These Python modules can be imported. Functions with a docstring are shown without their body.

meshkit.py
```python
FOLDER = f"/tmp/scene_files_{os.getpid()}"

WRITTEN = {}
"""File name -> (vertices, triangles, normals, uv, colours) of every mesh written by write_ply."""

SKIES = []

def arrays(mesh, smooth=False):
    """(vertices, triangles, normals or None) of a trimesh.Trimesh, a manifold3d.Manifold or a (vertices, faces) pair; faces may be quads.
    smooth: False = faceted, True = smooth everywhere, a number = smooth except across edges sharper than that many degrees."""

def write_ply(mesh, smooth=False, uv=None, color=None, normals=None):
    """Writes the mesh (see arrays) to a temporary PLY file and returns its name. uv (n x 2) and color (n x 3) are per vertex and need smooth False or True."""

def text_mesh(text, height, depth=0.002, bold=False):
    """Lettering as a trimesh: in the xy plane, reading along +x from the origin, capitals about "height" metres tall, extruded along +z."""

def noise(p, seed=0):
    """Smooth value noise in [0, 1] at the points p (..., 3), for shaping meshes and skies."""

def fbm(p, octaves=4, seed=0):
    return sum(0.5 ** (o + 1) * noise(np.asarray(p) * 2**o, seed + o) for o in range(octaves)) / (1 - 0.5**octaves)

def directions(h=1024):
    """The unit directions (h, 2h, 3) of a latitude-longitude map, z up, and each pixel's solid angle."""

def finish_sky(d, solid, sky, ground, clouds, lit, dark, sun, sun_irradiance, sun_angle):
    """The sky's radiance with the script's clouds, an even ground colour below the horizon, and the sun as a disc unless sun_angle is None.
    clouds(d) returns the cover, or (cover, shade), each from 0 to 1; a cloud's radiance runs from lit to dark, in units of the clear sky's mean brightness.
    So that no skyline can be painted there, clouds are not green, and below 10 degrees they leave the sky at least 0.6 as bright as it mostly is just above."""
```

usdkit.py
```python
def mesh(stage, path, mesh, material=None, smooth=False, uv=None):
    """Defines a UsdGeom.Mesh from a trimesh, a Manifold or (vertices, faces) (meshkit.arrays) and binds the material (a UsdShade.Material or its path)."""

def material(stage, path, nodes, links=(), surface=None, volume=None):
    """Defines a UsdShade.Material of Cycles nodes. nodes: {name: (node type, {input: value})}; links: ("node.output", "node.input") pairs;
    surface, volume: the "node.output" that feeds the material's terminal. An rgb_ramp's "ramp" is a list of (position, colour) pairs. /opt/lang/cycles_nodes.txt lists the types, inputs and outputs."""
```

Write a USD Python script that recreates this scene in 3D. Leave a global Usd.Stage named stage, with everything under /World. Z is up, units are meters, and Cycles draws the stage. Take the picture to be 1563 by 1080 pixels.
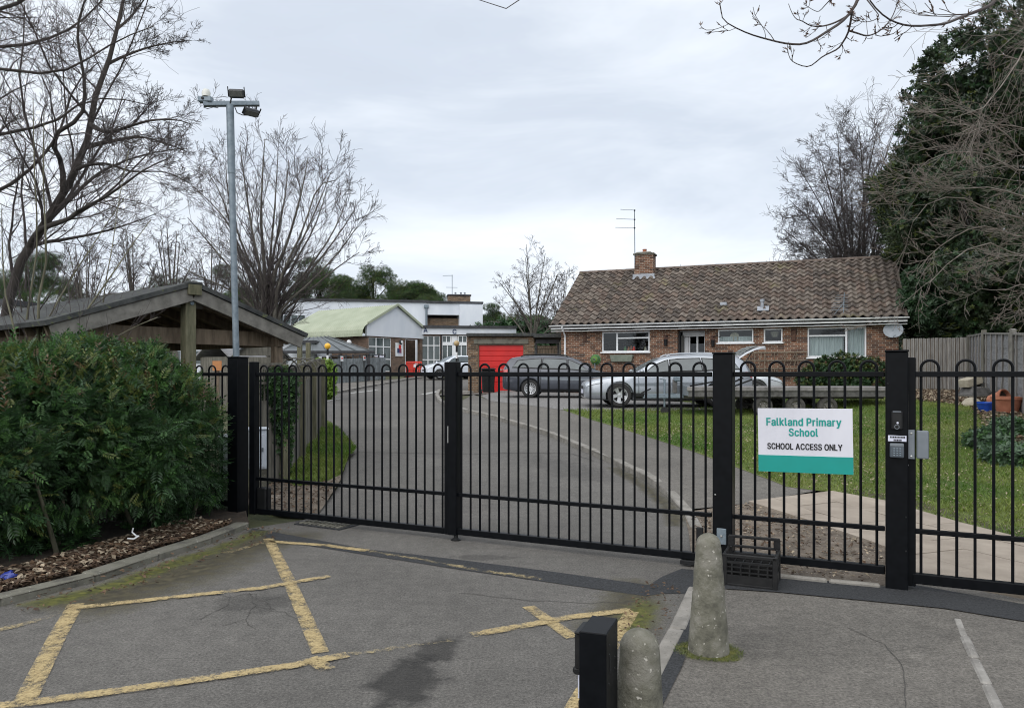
import math, random
import numpy as np, trimesh, shapely, manifold3d
from shapely.geometry import Polygon, LineString, Point, box as sbox
from shapely import affinity
from scipy.interpolate import PchipInterpolator
from pxr import Usd, UsdGeom, UsdLux, UsdShade, Gf, Sdf
import usdkit, meshkit

stage = Usd.Stage.CreateInMemory()
UsdGeom.SetStageUpAxis(stage, 'Z')
UsdGeom.Xform.Define(stage, '/World')
UsdGeom.Scope.Define(stage, '/World/Looks')
# ---------------------------------------------------------------- camera
FPX, PW, PH, HORIZON, EYE = 1150.0, 1563.0, 1080.0, 571.0, 1.6
cam = UsdGeom.Camera.Define(stage, '/World/camera')
cam.CreateHorizontalApertureAttr(36.0)
cam.CreateVerticalApertureAttr(36.0 * PH / PW)
cam.CreateFocalLengthAttr(36.0 * FPX / PW)
cam.CreateVerticalApertureOffsetAttr((HORIZON - PH / 2) / PW * 36.0)
cam.CreateClippingRangeAttr(Gf.Vec2f(0.05, 3000))
cam.CreateExposureAttr(0.79)
xf = UsdGeom.Xformable(cam)
xf.AddTranslateOp().Set(Gf.Vec3d(0, 0, EYE))
xf.AddRotateXYZOp().Set(Gf.Vec3f(90, 0, 0))
# ---------------------------------------------------------------- sky and sun (overcast)
SUN_AZ, SUN_EL = math.radians(-150.0), math.radians(48.0)     # azimuth = atan2(x, y) of the direction towards the sun
usdkit.material(stage, '/World/Looks/sky_overcast', {
    'sky': ('sky_texture', {'sky_type': 'single_scattering', 'sun_disc': False, 'sun_elevation': SUN_EL, 'sun_rotation': SUN_AZ}),
    'tc': ('texture_coordinate', {}),
    'map': ('mapping', {'scale': (1.2, 1.2, 4.2), 'location': (1.7, 0.2, 0.35)}),
    'n1': ('noise_texture', {'scale': 1.15, 'detail': 6.0, 'roughness': 0.52, 'distortion': 0.25}),
    'map2': ('mapping', {'scale': (2.6, 2.6, 9.0), 'location': (4.3, 1.2, 0.0)}),
    'n2': ('noise_texture', {'scale': 1.0, 'detail': 8.0, 'roughness': 0.6, 'distortion': 0.6}),
    'add': ('mix_float', {'fac': 0.36}),
    'ramp': ('rgb_ramp', {'ramp': [(0.0, (4.1, 4.55, 5.25)), (0.37, (5.2, 5.7, 6.45)), (0.48, (6.5, 6.95, 7.55)), (0.58, (7.6, 7.95, 8.45)), (1.0, (8.3, 8.55, 8.9))]}),
    'mix': ('mix_color', {'fac': 0.93, 'use_clamp': True}),
    'bg': ('background_shader', {'strength': 0.082}),
}, [('tc.generated', 'map.vector'), ('map.vector', 'n1.vector'), ('tc.generated', 'map2.vector'), ('map2.vector', 'n2.vector'), ('n1.fac', 'add.a'), ('n2.fac', 'add.b'),
    ('add.result', 'ramp.fac'), ('sky.color', 'mix.a'), ('ramp.color', 'mix.b'), ('mix.result', 'bg.color')], surface='bg.background')
dome = UsdLux.DomeLight.Define(stage, '/World/sky')
UsdShade.MaterialBindingAPI.Apply(dome.GetPrim()).Bind(UsdShade.Material.Get(stage, '/World/Looks/sky_overcast'))
dome.GetPrim().SetCustomDataByKey('kind', 'structure')
dome.GetPrim().SetCustomDataByKey('label', 'pale grey overcast sky with soft bluish cloud bands')
sun = UsdLux.DistantLight.Define(stage, '/World/sun')
sun.CreateIntensityAttr(0.36); sun.CreateAngleAttr(85.0); sun.CreateNormalizeAttr(True); sun.CreateColorAttr(Gf.Vec3f(1.0, 0.97, 0.93))
sx = UsdGeom.Xformable(sun)
sx.AddRotateXYZOp().Set(Gf.Vec3f(math.degrees(math.pi / 2 - SUN_EL), 0, math.degrees(math.pi - SUN_AZ)))
# ---------------------------------------------------------------- helpers: names, things, parts
_used = set()
def numbered(parent, name):
    p, k = f'{parent}/{name}', 0
    while p in _used:
        k += 1; p = f'{parent}/{name}_{k:03d}'
    _used.add(p)
    return p
def tag(prim, label=None, category=None, group=None, kind=None):
    for k, v in (('label', label), ('category', category), ('group', group), ('kind', kind)):
        if v: prim.SetCustomDataByKey(k, v)
    return prim
def thing(name, label, category, loc=(0, 0, 0), rotz=0.0, group=None, kind=None):
    path = numbered('/World', name)
    x = UsdGeom.Xform.Define(stage, path)
    x.AddTranslateOp().Set(Gf.Vec3d(*map(float, loc)))
    if rotz: x.AddRotateZOp().Set(math.degrees(rotz))
    tag(x.GetPrim(), label, category, group, kind)
    return path
ISLAND, _tone = set(), np.random.default_rng(4242)
def tones(m, mat, smooth):
    """one random tone for each loose piece of the mesh, kept per vertex"""
    if mat not in ISLAND or not (smooth is False or smooth is True): return None
    v, f, _ = meshkit.arrays(m)
    if len(v) <= 60: return np.full((len(v), 2), _tone.uniform())
    from scipy.sparse import coo_matrix
    from scipy.sparse.csgraph import connected_components
    i, j = np.concatenate([f[:, 0], f[:, 1]]), np.concatenate([f[:, 1], f[:, 2]])
    n, lab = connected_components(coo_matrix((np.ones(len(i), np.int8), (i, j)), (len(v), len(v))), directed=False)
    t = _tone.uniform(size=n)[lab]
    return np.column_stack([t, t])
def part(parent, name, mesh, mat, smooth=False, label=None, kind=None):
    m = mesh.get() if isinstance(mesh, MB) else mesh
    path = numbered(parent, name)
    p = usdkit.mesh(stage, path, m, mat, smooth=smooth, uv=tones(m, mat, smooth))
    tag(p.GetPrim(), label, None, None, kind)
    return path
def group_part(parent, name, label=None):
    path = numbered(parent, name); tag(UsdGeom.Xform.Define(stage, path).GetPrim(), label); return path
def flat(name, mesh, mat, label, category=None, kind=None, smooth=False, group=None, uv=None):
    m = mesh.get() if isinstance(mesh, MB) else mesh
    path = numbered('/World', name)
    p = usdkit.mesh(stage, path, m, mat, smooth=smooth, uv=tones(m, mat, smooth) if uv is None else uv)
    tag(p.GetPrim(), label, category, group, kind)
    return path
def copy_of(src, name, label, loc, rotz=0.0, group=None, category=None):
    path = numbered('/World', name)
    x = UsdGeom.Xform.Define(stage, path)
    x.GetPrim().GetReferences().AddInternalReference(src); x.GetPrim().SetInstanceable(True)
    x.ClearXformOpOrder()
    x.AddTranslateOp(opSuffix='c').Set(Gf.Vec3d(*map(float, loc)))
    x.AddRotateZOp(opSuffix='c').Set(math.degrees(rotz))
    tag(x.GetPrim(), label, category or stage.GetPrimAtPath(src).GetCustomDataByKey('category'), group)
    return path
# ---------------------------------------------------------------- helpers: mesh builder
def rotm(rx=0, ry=0, rz=0):
    cx, sx_, cy, sy, cz, sz = math.cos(rx), math.sin(rx), math.cos(ry), math.sin(ry), math.cos(rz), math.sin(rz)
    return np.array([[cz, -sz, 0], [sz, cz, 0], [0, 0, 1]]) @ np.array([[cy, 0, sy], [0, 1, 0], [-sy, 0, cy]]) @ np.array([[1, 0, 0], [0, cx, -sx_], [0, sx_, cx]])
_CB = {}
def chamfer_box(sx_, sy, sz, c):
    """box with 45 degree chamfers: convex hull of 24 points"""
    h = np.array([sx_, sy, sz]) / 2
    c = min(c, 0.45 * min(sx_, sy, sz))
    key = tuple(np.round([sx_, sy, sz, c], 5))
    if key not in _CB:
        pts = []
        for a in (-1, 1):
            for b in (-1, 1):
                for d in (-1, 1):
                    for k in range(3):
                        q = h - c; q[k] = h[k]
                        pts.append(q * (a, b, d))
        m = trimesh.convex.convex_hull(np.array(pts))
        _CB[key] = (np.array(m.vertices), np.array(m.faces))
    return _CB[key]
class MB:
    def __init__(s): s.v, s.f, s.n = [], [], 0
    def add(s, v, f):
        v, f = np.asarray(v, float), np.asarray(f, int)
        if f.shape[1] == 4: f = np.vstack([f[:, [0, 1, 2]], f[:, [0, 2, 3]]])
        s.v.append(v); s.f.append(f + s.n); s.n += len(v); return s
    def mesh(s, m): return s.add(m.vertices, m.faces)
    def box(s, c, size, rz=0.0, ch=0.0, R=None):
        if ch: v, f = chamfer_box(*size, ch)
        else:
            h = np.array(size) / 2
            v = np.array([(a, b, d) for a in (-1, 1) for b in (-1, 1) for d in (-1, 1)]) * h
            f = np.array([(0, 1, 3, 2), (4, 6, 7, 5), (0, 4, 5, 1), (2, 3, 7, 6), (0, 2, 6, 4), (1, 5, 7, 3)])
        R = rotm(0, 0, rz) if R is None else R
        return s.add(v @ R.T + np.asarray(c, float), f)
    def bar(s, p0, p1, w, h, ch=0.0, up=(0, 0, 1)):
        p0, p1 = np.asarray(p0, float), np.asarray(p1, float)
        t = p1 - p0; L = np.linalg.norm(t); t /= L
        u = np.asarray(up, float)
        if abs(t @ u) > 0.98: u = np.array([0, 1.0, 0]) if abs(t[1]) < 0.9 else np.array([1.0, 0, 0])
        a = np.cross(u, t); a /= np.linalg.norm(a); b = np.cross(t, a)
        R = np.stack([t, a, b], 1)
        return s.box((p0 + p1) / 2, (L, w, h), ch=ch, R=R)
    def tube(s, pts, r, sides=8, cap=True):
        p = np.asarray(pts, float); r = np.broadcast_to(np.asarray(r, float), (len(p),))
        v, f = tubes(p[None], r[None], sides)
        s.add(v, f)
        if cap:
            n0 = s.n
            k = len(p)
            base = s.n - len(v)
            for e, ring0, flip in ((0, 0, True), (k - 1, (k - 1) * sides, False)):
                fan = [(ring0, ring0 + j, ring0 + j + 1) for j in range(1, sides - 1)]
                fan = np.array(fan)
                if flip: fan = fan[:, ::-1]
                s.f.append(fan + base)
        return s
    def lathe(s, prof, seg=24, c=(0, 0, 0), R=None, close=True):
        prof = np.asarray(prof, float); a = np.arange(seg) * 2 * np.pi / seg
        v = np.stack([prof[:, None, 0] * np.cos(a), prof[:, None, 0] * np.sin(a), np.broadcast_to(prof[:, None, 1], (len(prof), seg))], -1).reshape(-1, 3)
        f = [(i * seg + j, i * seg + (j + 1) % seg, (i + 1) * seg + (j + 1) % seg, (i + 1) * seg + j) for i in range(len(prof) - 1) for j in range(seg)]
        if R is not None: v = v @ np.asarray(R).T
        return s.add(v + np.asarray(c, float), np.array(f))
    def prism(s, poly, z0, z1):
        m = trimesh.creation.extrude_polygon(poly, z1 - z0, engine='earcut'); m.apply_translation((0, 0, z0)); return s.mesh(m)
    def move(s, R=None, t=(0, 0, 0)):
        v = np.vstack(s.v)
        if R is not None: v = v @ np.asarray(R).T
        s.v = [v + np.asarray(t, float)]; s.f = [np.vstack(s.f)]; return s
    def get(s): return np.vstack(s.v), np.vstack(s.f)
def tubes(P, r, sides):
    """many tubes at once: P (N, K, 3), r (N, K)"""
    N, K, _ = P.shape
    t = np.gradient(P, axis=1); t /= np.linalg.norm(t, axis=2, keepdims=True) + 1e-12
    ref = np.eye(3)[np.argmin(np.abs(t).max(1), axis=1)][:, None, :]      # the axis that the tube never runs along
    a = np.cross(t, ref); a /= np.linalg.norm(a, axis=2, keepdims=True) + 1e-12
    b = np.cross(t, a)
    ang = np.arange(sides) * 2 * np.pi / sides
    v = P[:, :, None] + r[:, :, None, None] * (np.cos(ang)[:, None] * a[:, :, None] + np.sin(ang)[:, None] * b[:, :, None])
    i, j = np.meshgrid(np.arange(K - 1), np.arange(sides), indexing='ij')
    q = np.stack([i * sides + j, i * sides + (j + 1) % sides, (i + 1) * sides + (j + 1) % sides, (i + 1) * sides + j], -1).reshape(-1, 4)
    f = (q[None] + (np.arange(N) * K * sides)[:, None, None]).reshape(-1, 4)
    return v.reshape(-1, 3), np.vstack([f[:, [0, 1, 2]], f[:, [0, 2, 3]]])
def scatter(v, f, pos, R, scale):
    """copies of one small mesh: pos (N,3), R (N,3,3), scale (N,) or (N,3)"""
    v = np.asarray(v, float); f = np.asarray(f, int)
    if f.shape[1] == 4: f = np.vstack([f[:, [0, 1, 2]], f[:, [0, 2, 3]]])
    scale = np.asarray(scale, float); scale = scale[:, None] if scale.ndim == 1 else scale
    w = np.einsum('nij,nkj->nki', R, v[None] * scale[:, None, :] if scale.shape[1] > 1 else v[None] * scale[:, :, None]) + pos[:, None]
    g = f[None] + (np.arange(len(pos)) * len(v))[:, None, None]
    return w.reshape(-1, 3), g.reshape(-1, 3)
def rand_rot(rng, n, tilt=None):
    """random rotations; tilt limits how far the local z axis leans from vertical"""
    if tilt is None:
        q = rng.normal(size=(n, 4)); q /= np.linalg.norm(q, axis=1, keepdims=True)
        w, x, y, z = q.T
        return np.stack([np.stack([1 - 2 * (y * y + z * z), 2 * (x * y - z * w), 2 * (x * z + y * w)], -1), np.stack([2 * (x * y + z * w), 1 - 2 * (x * x + z * z), 2 * (y * z - x * w)], -1),
                         np.stack([2 * (x * z - y * w), 2 * (y * z + x * w), 1 - 2 * (x * x + y * y)], -1)], 1)
    az, th, ph = rng.uniform(0, 2 * np.pi, n), np.abs(rng.normal(0, tilt, n)), rng.uniform(0, 2 * np.pi, n)
    out = np.empty((n, 3, 3))
    k = np.stack([np.cos(ph), np.sin(ph), 0 * ph], -1)
    K = np.zeros((n, 3, 3)); K[:, 0, 2], K[:, 1, 2], K[:, 2, 0], K[:, 2, 1] = k[:, 1], -k[:, 0], -k[:, 1], k[:, 0]
    tl = np.eye(3)[None] + np.sin(th)[:, None, None] * K + (1 - np.cos(th))[:, None, None] * (K @ K)
    Z = np.zeros((n, 3, 3)); Z[:, 0, 0] = Z[:, 1, 1] = np.cos(az); Z[:, 0, 1] = -np.sin(az); Z[:, 1, 0] = np.sin(az); Z[:, 2, 2] = 1
    return tl @ Z
def frames(fwd, up=(0, 0, 1), rng=None, roll=0.0):
    """rotation matrices whose x axis is fwd"""
    x = fwd / (np.linalg.norm(fwd, axis=1, keepdims=True) + 1e-12)
    u = np.broadcast_to(np.asarray(up, float), x.shape)
    y = np.cross(u, x); bad = np.linalg.norm(y, axis=1) < 1e-3; y[bad] = (0, 1, 0); y /= np.linalg.norm(y, axis=1, keepdims=True)
    z = np.cross(x, y)
    if rng is not None and roll:
        a = rng.normal(0, roll, len(x))[:, None]; y, z = y * np.cos(a) + z * np.sin(a), -y * np.sin(a) + z * np.cos(a)
    return np.stack([x, y, z], -1)
# ---------------------------------------------------------------- helpers: the land and where a pixel of the photograph meets it
_gp = PchipInterpolator([-60, 5, 8, 10, 14, 18, 22, 27, 33, 40, 48, 56, 70, 140, 400], [0, 0, 0.0, .06, .23, .42, .60, .70, .80, 1.0, 1.32, 1.70, 2.0, 3.0, 5.0])
def sstep(t): t = np.clip(t, 0, 1); return t * t * (3 - 2 * t)
def land(x, y):
    x, y = np.asarray(x, float), np.asarray(y, float)
    return _gp(y) + 0.30 * sstep((x - 5.5) / 5) * sstep((y - 8.5) / 6)
def raised(x, y):          # pavement, lawn and verge stand above the road beyond the gate
    return land(x, y) + 0.075 * sstep((np.asarray(y, float) - 8.2) / 2.2)
def ray(px): return (px - (PW - 1) / 2) / FPX
def P(px, py, Z): return np.array([ray(px) * Z, Z, EYE - (py - HORIZON) / FPX * Z])
def G(px, py, h=land):
    Z = np.concatenate([np.linspace(1.2, 20, 1200), np.linspace(20, 120, 2000)])
    d = EYE - (py - HORIZON) / FPX * Z - h(ray(px) * Z, Z)
    k = np.argmax(d <= 0) if (d <= 0).any() else len(Z) - 1
    if k > 0 and d[k - 1] > d[k]: z = Z[k - 1] + (Z[k] - Z[k - 1]) * d[k - 1] / (d[k - 1] - d[k])
    else: z = Z[k]
    return np.array([ray(px) * z, z])
def GS(pts, h=land): return [tuple(G(a, b, h)) for a, b in pts]
def along(O, d, px):       # where the vertical plane through O with direction d meets the pixel column: distance along d, and depth
    t = ray(px); s = (t * O[1] - O[0]) / (d[0] - t * d[1]); return s, O[1] + s * d[1]
def edge_uv(poly, mesh, reach):
    """how far each vertex lies inside the outline: 0 at the rim, 1 from reach on (frays the rim of paint and moss)"""
    v = mesh.get()[0]; b = poly.boundary
    d = shapely.distance(shapely.points(v[:, :2]), b)
    return np.column_stack([np.clip(d / reach, 0, 1), np.zeros(len(v))])
def sheet(poly, dz, res=0.5, h=land, thick=0.0):
    """a polygon laid on the land as a fine sheet"""
    m = []
    for g in getattr(poly, 'geoms', [poly]):
        if g.area < 1e-6: continue
        g = shapely.segmentize(g.simplify(0.002), res)
        x0, y0, x1, y1 = g.bounds
        gx, gy = np.meshgrid(np.arange(x0 + res / 2, x1, res), np.arange(y0 + res / 2, y1, res))
        pts = np.stack([gx.ravel(), gy.ravel()], 1)
        inner = g.buffer(-0.3 * res)
        pts = pts[shapely.contains_xy(inner, pts[:, 0], pts[:, 1])] if len(pts) and not inner.is_empty else np.zeros((0, 2))
        rim = [np.array(g.exterior.coords)[:-1]] + [np.array(r.coords)[:-1] for r in g.interiors]
        allp = np.vstack(rim + [pts])
        from scipy.spatial import Delaunay
        jit = allp + np.random.default_rng(5).normal(0, 1e-7, allp.shape)
        tri = Delaunay(jit).simplices
        c = allp[tri].mean(1)
        a = allp[tri]; area = 0.5 * ((a[:, 1, 0] - a[:, 0, 0]) * (a[:, 2, 1] - a[:, 0, 1]) - (a[:, 2, 0] - a[:, 0, 0]) * (a[:, 1, 1] - a[:, 0, 1]))
        tri = np.where(area[:, None] < 0, tri[:, ::-1], tri)
        tri = tri[shapely.contains_xy(g.buffer(1e-6), c[:, 0], c[:, 1]) & (np.abs(area) > 1e-7)]
        m.append((np.column_stack([allp, h(allp[:, 0], allp[:, 1]) + dz]), tri))
    b = MB()
    for v, f in m: b.add(v, f)
    return b
# ---------------------------------------------------------------- materials
_M = {}
def L(name): return f'/World/Looks/{name}'
def mat(name, c1, c2=None, scale=6.0, rough=0.7, bump=0.0, bscale=None, metal=0.0, detail=5.0, coords='tc.object', island=0.0, coat=0.0, spec=0.5, stretch=None, c3=None, translucent=0.0, lo=0.35, hi=0.65, speck=None, patch=None):
    """procedural material: noise between colours, fine relief, tone that varies from piece to piece"""
    if name in _M: return _M[name]
    c2 = c2 or tuple(min(1, x * 1.18) for x in c1)
    nodes = {'tc': ('texture_coordinate', {}), 'geo': ('geometry', {}), 'map': ('mapping', {'scale': stretch or (1, 1, 1)}),
             'n': ('noise_texture', {'scale': scale, 'detail': detail, 'roughness': 0.6}),
             'r': ('rgb_ramp', {'ramp': [(lo, c1), (hi, c2)] if c3 is None else [(lo, c1), ((lo + hi) / 2, c3), (hi, c2)]}),
             'p': ('principled_bsdf', {'roughness': rough, 'metallic': metal, 'coat_weight': coat, 'specular_ior_level': spec})}
    src = 'geo.position' if coords == 'world' else coords
    links = [(src, 'map.vector'), ('map.vector', 'n.vector'), ('n.fac', 'r.fac')]
    col = 'r.color'
    if speck:
        nodes['sn'] = ('noise_texture', {'scale': speck[0], 'detail': 2.0}); links.append(('map.vector', 'sn.vector'))
        nodes['sr'] = ('map_range', {'from_min': speck[1], 'from_max': speck[1] + 0.06, 'clamp': True}); links.append(('sn.fac', 'sr.value'))
        nodes['sm'] = ('mix_color', {'b': speck[2]}); links += [(col, 'sm.a'), ('sr.result', 'sm.fac')]; col = 'sm.result'
    if patch:
        nodes['pn'] = ('noise_texture', {'scale': patch[0], 'detail': 7.0, 'roughness': 0.65}); links.append(('map.vector', 'pn.vector'))
        nodes['pr'] = ('map_range', {'from_min': patch[1], 'from_max': patch[1] + 0.10, 'clamp': True}); links.append(('pn.fac', 'pr.value'))
        nodes['pm'] = ('mix_color', {'b': patch[2]}); links += [(col, 'pm.a'), ('pr.result', 'pm.fac')]; col = 'pm.result'
    if island:
        nodes['mr'] = ('map_range', {'from_min': 0.0, 'from_max': 1.0, 'to_min': 1 - island, 'to_max': 1 + island})
        nodes['hs'] = ('hsv', {'hue': 0.5, 'saturation': 1.0})
        nodes['ts'] = ('separate_xyz', {}); ISLAND.add(L(name))
        links += [('tc.UV', 'ts.vector'), ('ts.x', 'mr.value'), ('mr.result', 'hs.value'), (col, 'hs.color')]; col = 'hs.color'
    links.append((col, 'p.base_color'))
    if bump:
        nodes['bn'] = ('noise_texture', {'scale': bscale or scale * 6, 'detail': 4.0, 'roughness': 0.65})
        nodes['b'] = ('bump', {'strength': 1.0, 'distance': bump})
        links += [('map.vector', 'bn.vector'), ('bn.fac', 'b.height'), ('b.normal', 'p.normal')]
    surf = 'p.BSDF'
    if translucent:
        nodes['t'] = ('translucent_bsdf', {}); nodes['mx'] = ('mix_closure', {'fac': translucent})
        links += [(col, 't.color'), ('p.BSDF', 'mx.closure1'), ('t.BSDF', 'mx.closure2')]; surf = 'mx.closure'
    usdkit.material(stage, L(name), nodes, links, surface=surf)
    _M[name] = L(name)
    return _M[name]
def brick(name, c1, c2, mortar, dark, sx_=1.0, bond=0.0):
    """brick coursing in metres on walls along the local x or y axis"""
    nodes = {'tc': ('texture_coordinate', {}), 'sep': ('separate_xyz', {}), 'xy': ('math', {'math_type': 'add'}), 'cmb': ('combine_xyz', {'z': 0.0}),
             'bt': ('brick_texture', {'color1': c1, 'color2': c2, 'mortar': mortar, 'scale': 1.0, 'brick_width': 0.225, 'row_height': 0.075, 'mortar_size': 0.009, 'mortar_smooth': 0.2, 'bias': 0.0}),
             'n': ('noise_texture', {'scale': 1.4, 'detail': 4.0}), 'n2': ('noise_texture', {'scale': 9.0, 'detail': 3.0}),
             'wn': ('vector_math', {'math_type': 'snap', 'vector2': (0.225, 0.075, 1.0)}), 'wh': ('white_noise_texture', {}),
             'm1': ('mix_color', {'blend_type': 'multiply', 'fac': 0.75}), 'r1': ('rgb_ramp', {'ramp': [(0.1, dark), (0.45, (0.9, 0.85, 0.8)), (0.8, (1.15, 1.08, 1.0))]}),
             'm2': ('mix_color', {'blend_type': 'multiply', 'fac': 0.5}), 'r2': ('rgb_ramp', {'ramp': [(0.3, (0.6, 0.6, 0.6)), (0.7, (1.15, 1.1, 1.05))]}),
             'b': ('bump', {'strength': 0.9, 'distance': 0.012, 'invert': True}), 'p': ('principled_bsdf', {'roughness': 0.9})}
    usdkit.material(stage, L(name), nodes, [('tc.object', 'sep.vector'), ('sep.x', 'xy.value1'), ('sep.y', 'xy.value2'), ('xy.value', 'cmb.x'), ('sep.z', 'cmb.y'), ('cmb.vector', 'bt.vector'),
        ('cmb.vector', 'wn.vector1'), ('wn.vector', 'wh.vector'), ('wh.value', 'r1.fac'), ('bt.color', 'm1.a'), ('r1.color', 'm1.b'), ('tc.object', 'n.vector'), ('n.fac', 'r2.fac'), ('m1.result', 'm2.a'), ('r2.color', 'm2.b'),
        ('m2.result', 'p.base_color'), ('bt.fac', 'b.height'), ('b.normal', 'p.normal')], surface='p.BSDF')
    return L(name)
black = mat('black_powder_coat', (0.0015, 0.002, 0.0028), (0.0035, 0.0042, 0.0055), 14, 0.42, 0.0004, 220, spec=0.12)
black_worn = mat('black_paint_worn', (0.005, 0.0055, 0.006), (0.013, 0.0135, 0.014), 9, 0.5, 0.0006, 120, spec=0.25)
black_plastic = mat('black_plastic', (0.005, 0.005, 0.0055), (0.013, 0.013, 0.013), 12, 0.5, 0.0008, 60, spec=0.3)
rubber = mat('rubber', (0.016, 0.016, 0.016), (0.03, 0.029, 0.028), 16, 0.85, 0.001, 60)
galv = mat('galvanised_steel', (0.13, 0.165, 0.195), (0.20, 0.24, 0.27), 18, 0.5, 0.0004, 90, metal=0.35)
grey_metal = mat('grey_box_metal', (0.15, 0.17, 0.19), (0.19, 0.21, 0.23), 10, 0.45, metal=0.4)
steel = mat('bare_steel', (0.4, 0.4, 0.39), (0.55, 0.55, 0.53), 20, 0.35, metal=0.9)
pvc = mat('white_upvc', (0.70, 0.72, 0.74), (0.78, 0.79, 0.80), 3, 0.35)
white_clad = mat('white_cladding', (0.56, 0.60, 0.66), (0.70, 0.73, 0.77), 0.8, 0.5, lo=0.3, hi=0.7, stretch=(1, 1, 0.4), detail=8)
white_dirty = mat('white_fascia', (0.55, 0.56, 0.56), (0.74, 0.75, 0.75), 2.5, 0.55)
dark_trim = mat('dark_roof_trim', (0.02, 0.022, 0.026), (0.05, 0.05, 0.055), 5, 0.7)
concrete = mat('concrete_kerb', (0.17, 0.16, 0.145), (0.30, 0.285, 0.26), 7, 0.95, 0.004, 70, speck=(70, 0.66, (0.38, 0.36, 0.33)), coords='world')
concrete_old = mat('old_concrete', (0.085, 0.08, 0.068), (0.17, 0.16, 0.135), 5, 0.95, 0.005, 60, coords='world', c3=(0.15, 0.145, 0.115), speck=(55, 0.67, (0.36, 0.35, 0.31)))
pale_concrete = mat('pale_concrete', (0.16, 0.15, 0.132), (0.28, 0.262, 0.235), 5, 0.95, 0.003, 70, coords='world', detail=9, speck=(60, 0.63, (0.14, 0.13, 0.11)))
slab_tan = mat('tan_paving', (0.24, 0.20, 0.16), (0.34, 0.29, 0.235), 2.2, 0.92, 0.0025, 60, coords='world', island=0.06, detail=8)
tarmac_new = mat('new_tarmac', (0.010, 0.011, 0.0125), (0.040, 0.042, 0.045), 70, 0.9, 0.006, 130, coords='world', detail=3)
soil = mat('bare_soil', (0.085, 0.067, 0.05), (0.19, 0.155, 0.12), 5, 1.0, 0.02, 26, coords='world', detail=8, speck=(38, 0.64, (0.30, 0.27, 0.23)))
dark_soil = mat('leafy_soil', (0.025, 0.019, 0.013), (0.065, 0.048, 0.034), 9, 1.0, 0.02, 40, coords='world')
gravel_mat = mat('grey_gravel', (0.12, 0.115, 0.11), (0.27, 0.26, 0.25), 22, 0.95, 0.02, 45, coords='world', detail=6)
wood_grey = mat('weathered_wood', (0.075, 0.070, 0.057), (0.15, 0.141, 0.118), 4, 0.9, 0.002, 40, island=0.22, stretch=(6, 6, 0.7))
wood_fence = mat('grey_fence_boards', (0.145, 0.136, 0.125), (0.245, 0.232, 0.215), 4, 0.9, 0.002, 40, island=0.2, stretch=(6, 6, 0.7))
wood_panel = mat('grey_fence_panel', (0.14, 0.14, 0.145), (0.235, 0.235, 0.24), 4, 0.9, 0.002, 40, island=0.15, stretch=(1, 1, 6))
wood_green = mat('green_stained_timber', (0.075, 0.075, 0.042), (0.15, 0.14, 0.088), 5, 0.85, 0.002, 40, stretch=(5, 5, 0.8))
wood_brown = mat('brown_timber', (0.10, 0.075, 0.052), (0.20, 0.155, 0.11), 4, 0.85, 0.002, 40, stretch=(5, 5, 0.8))
wood_beam = mat('aged_bargeboard', (0.105, 0.10, 0.088), (0.20, 0.19, 0.17), 7, 0.85, 0.002, 50, detail=9)
felt = mat('roofing_felt', (0.025, 0.027, 0.028), (0.065, 0.068, 0.066), 9, 0.9, 0.006, 90, speck=(14, 0.62, (0.09, 0.10, 0.05)))
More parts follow.
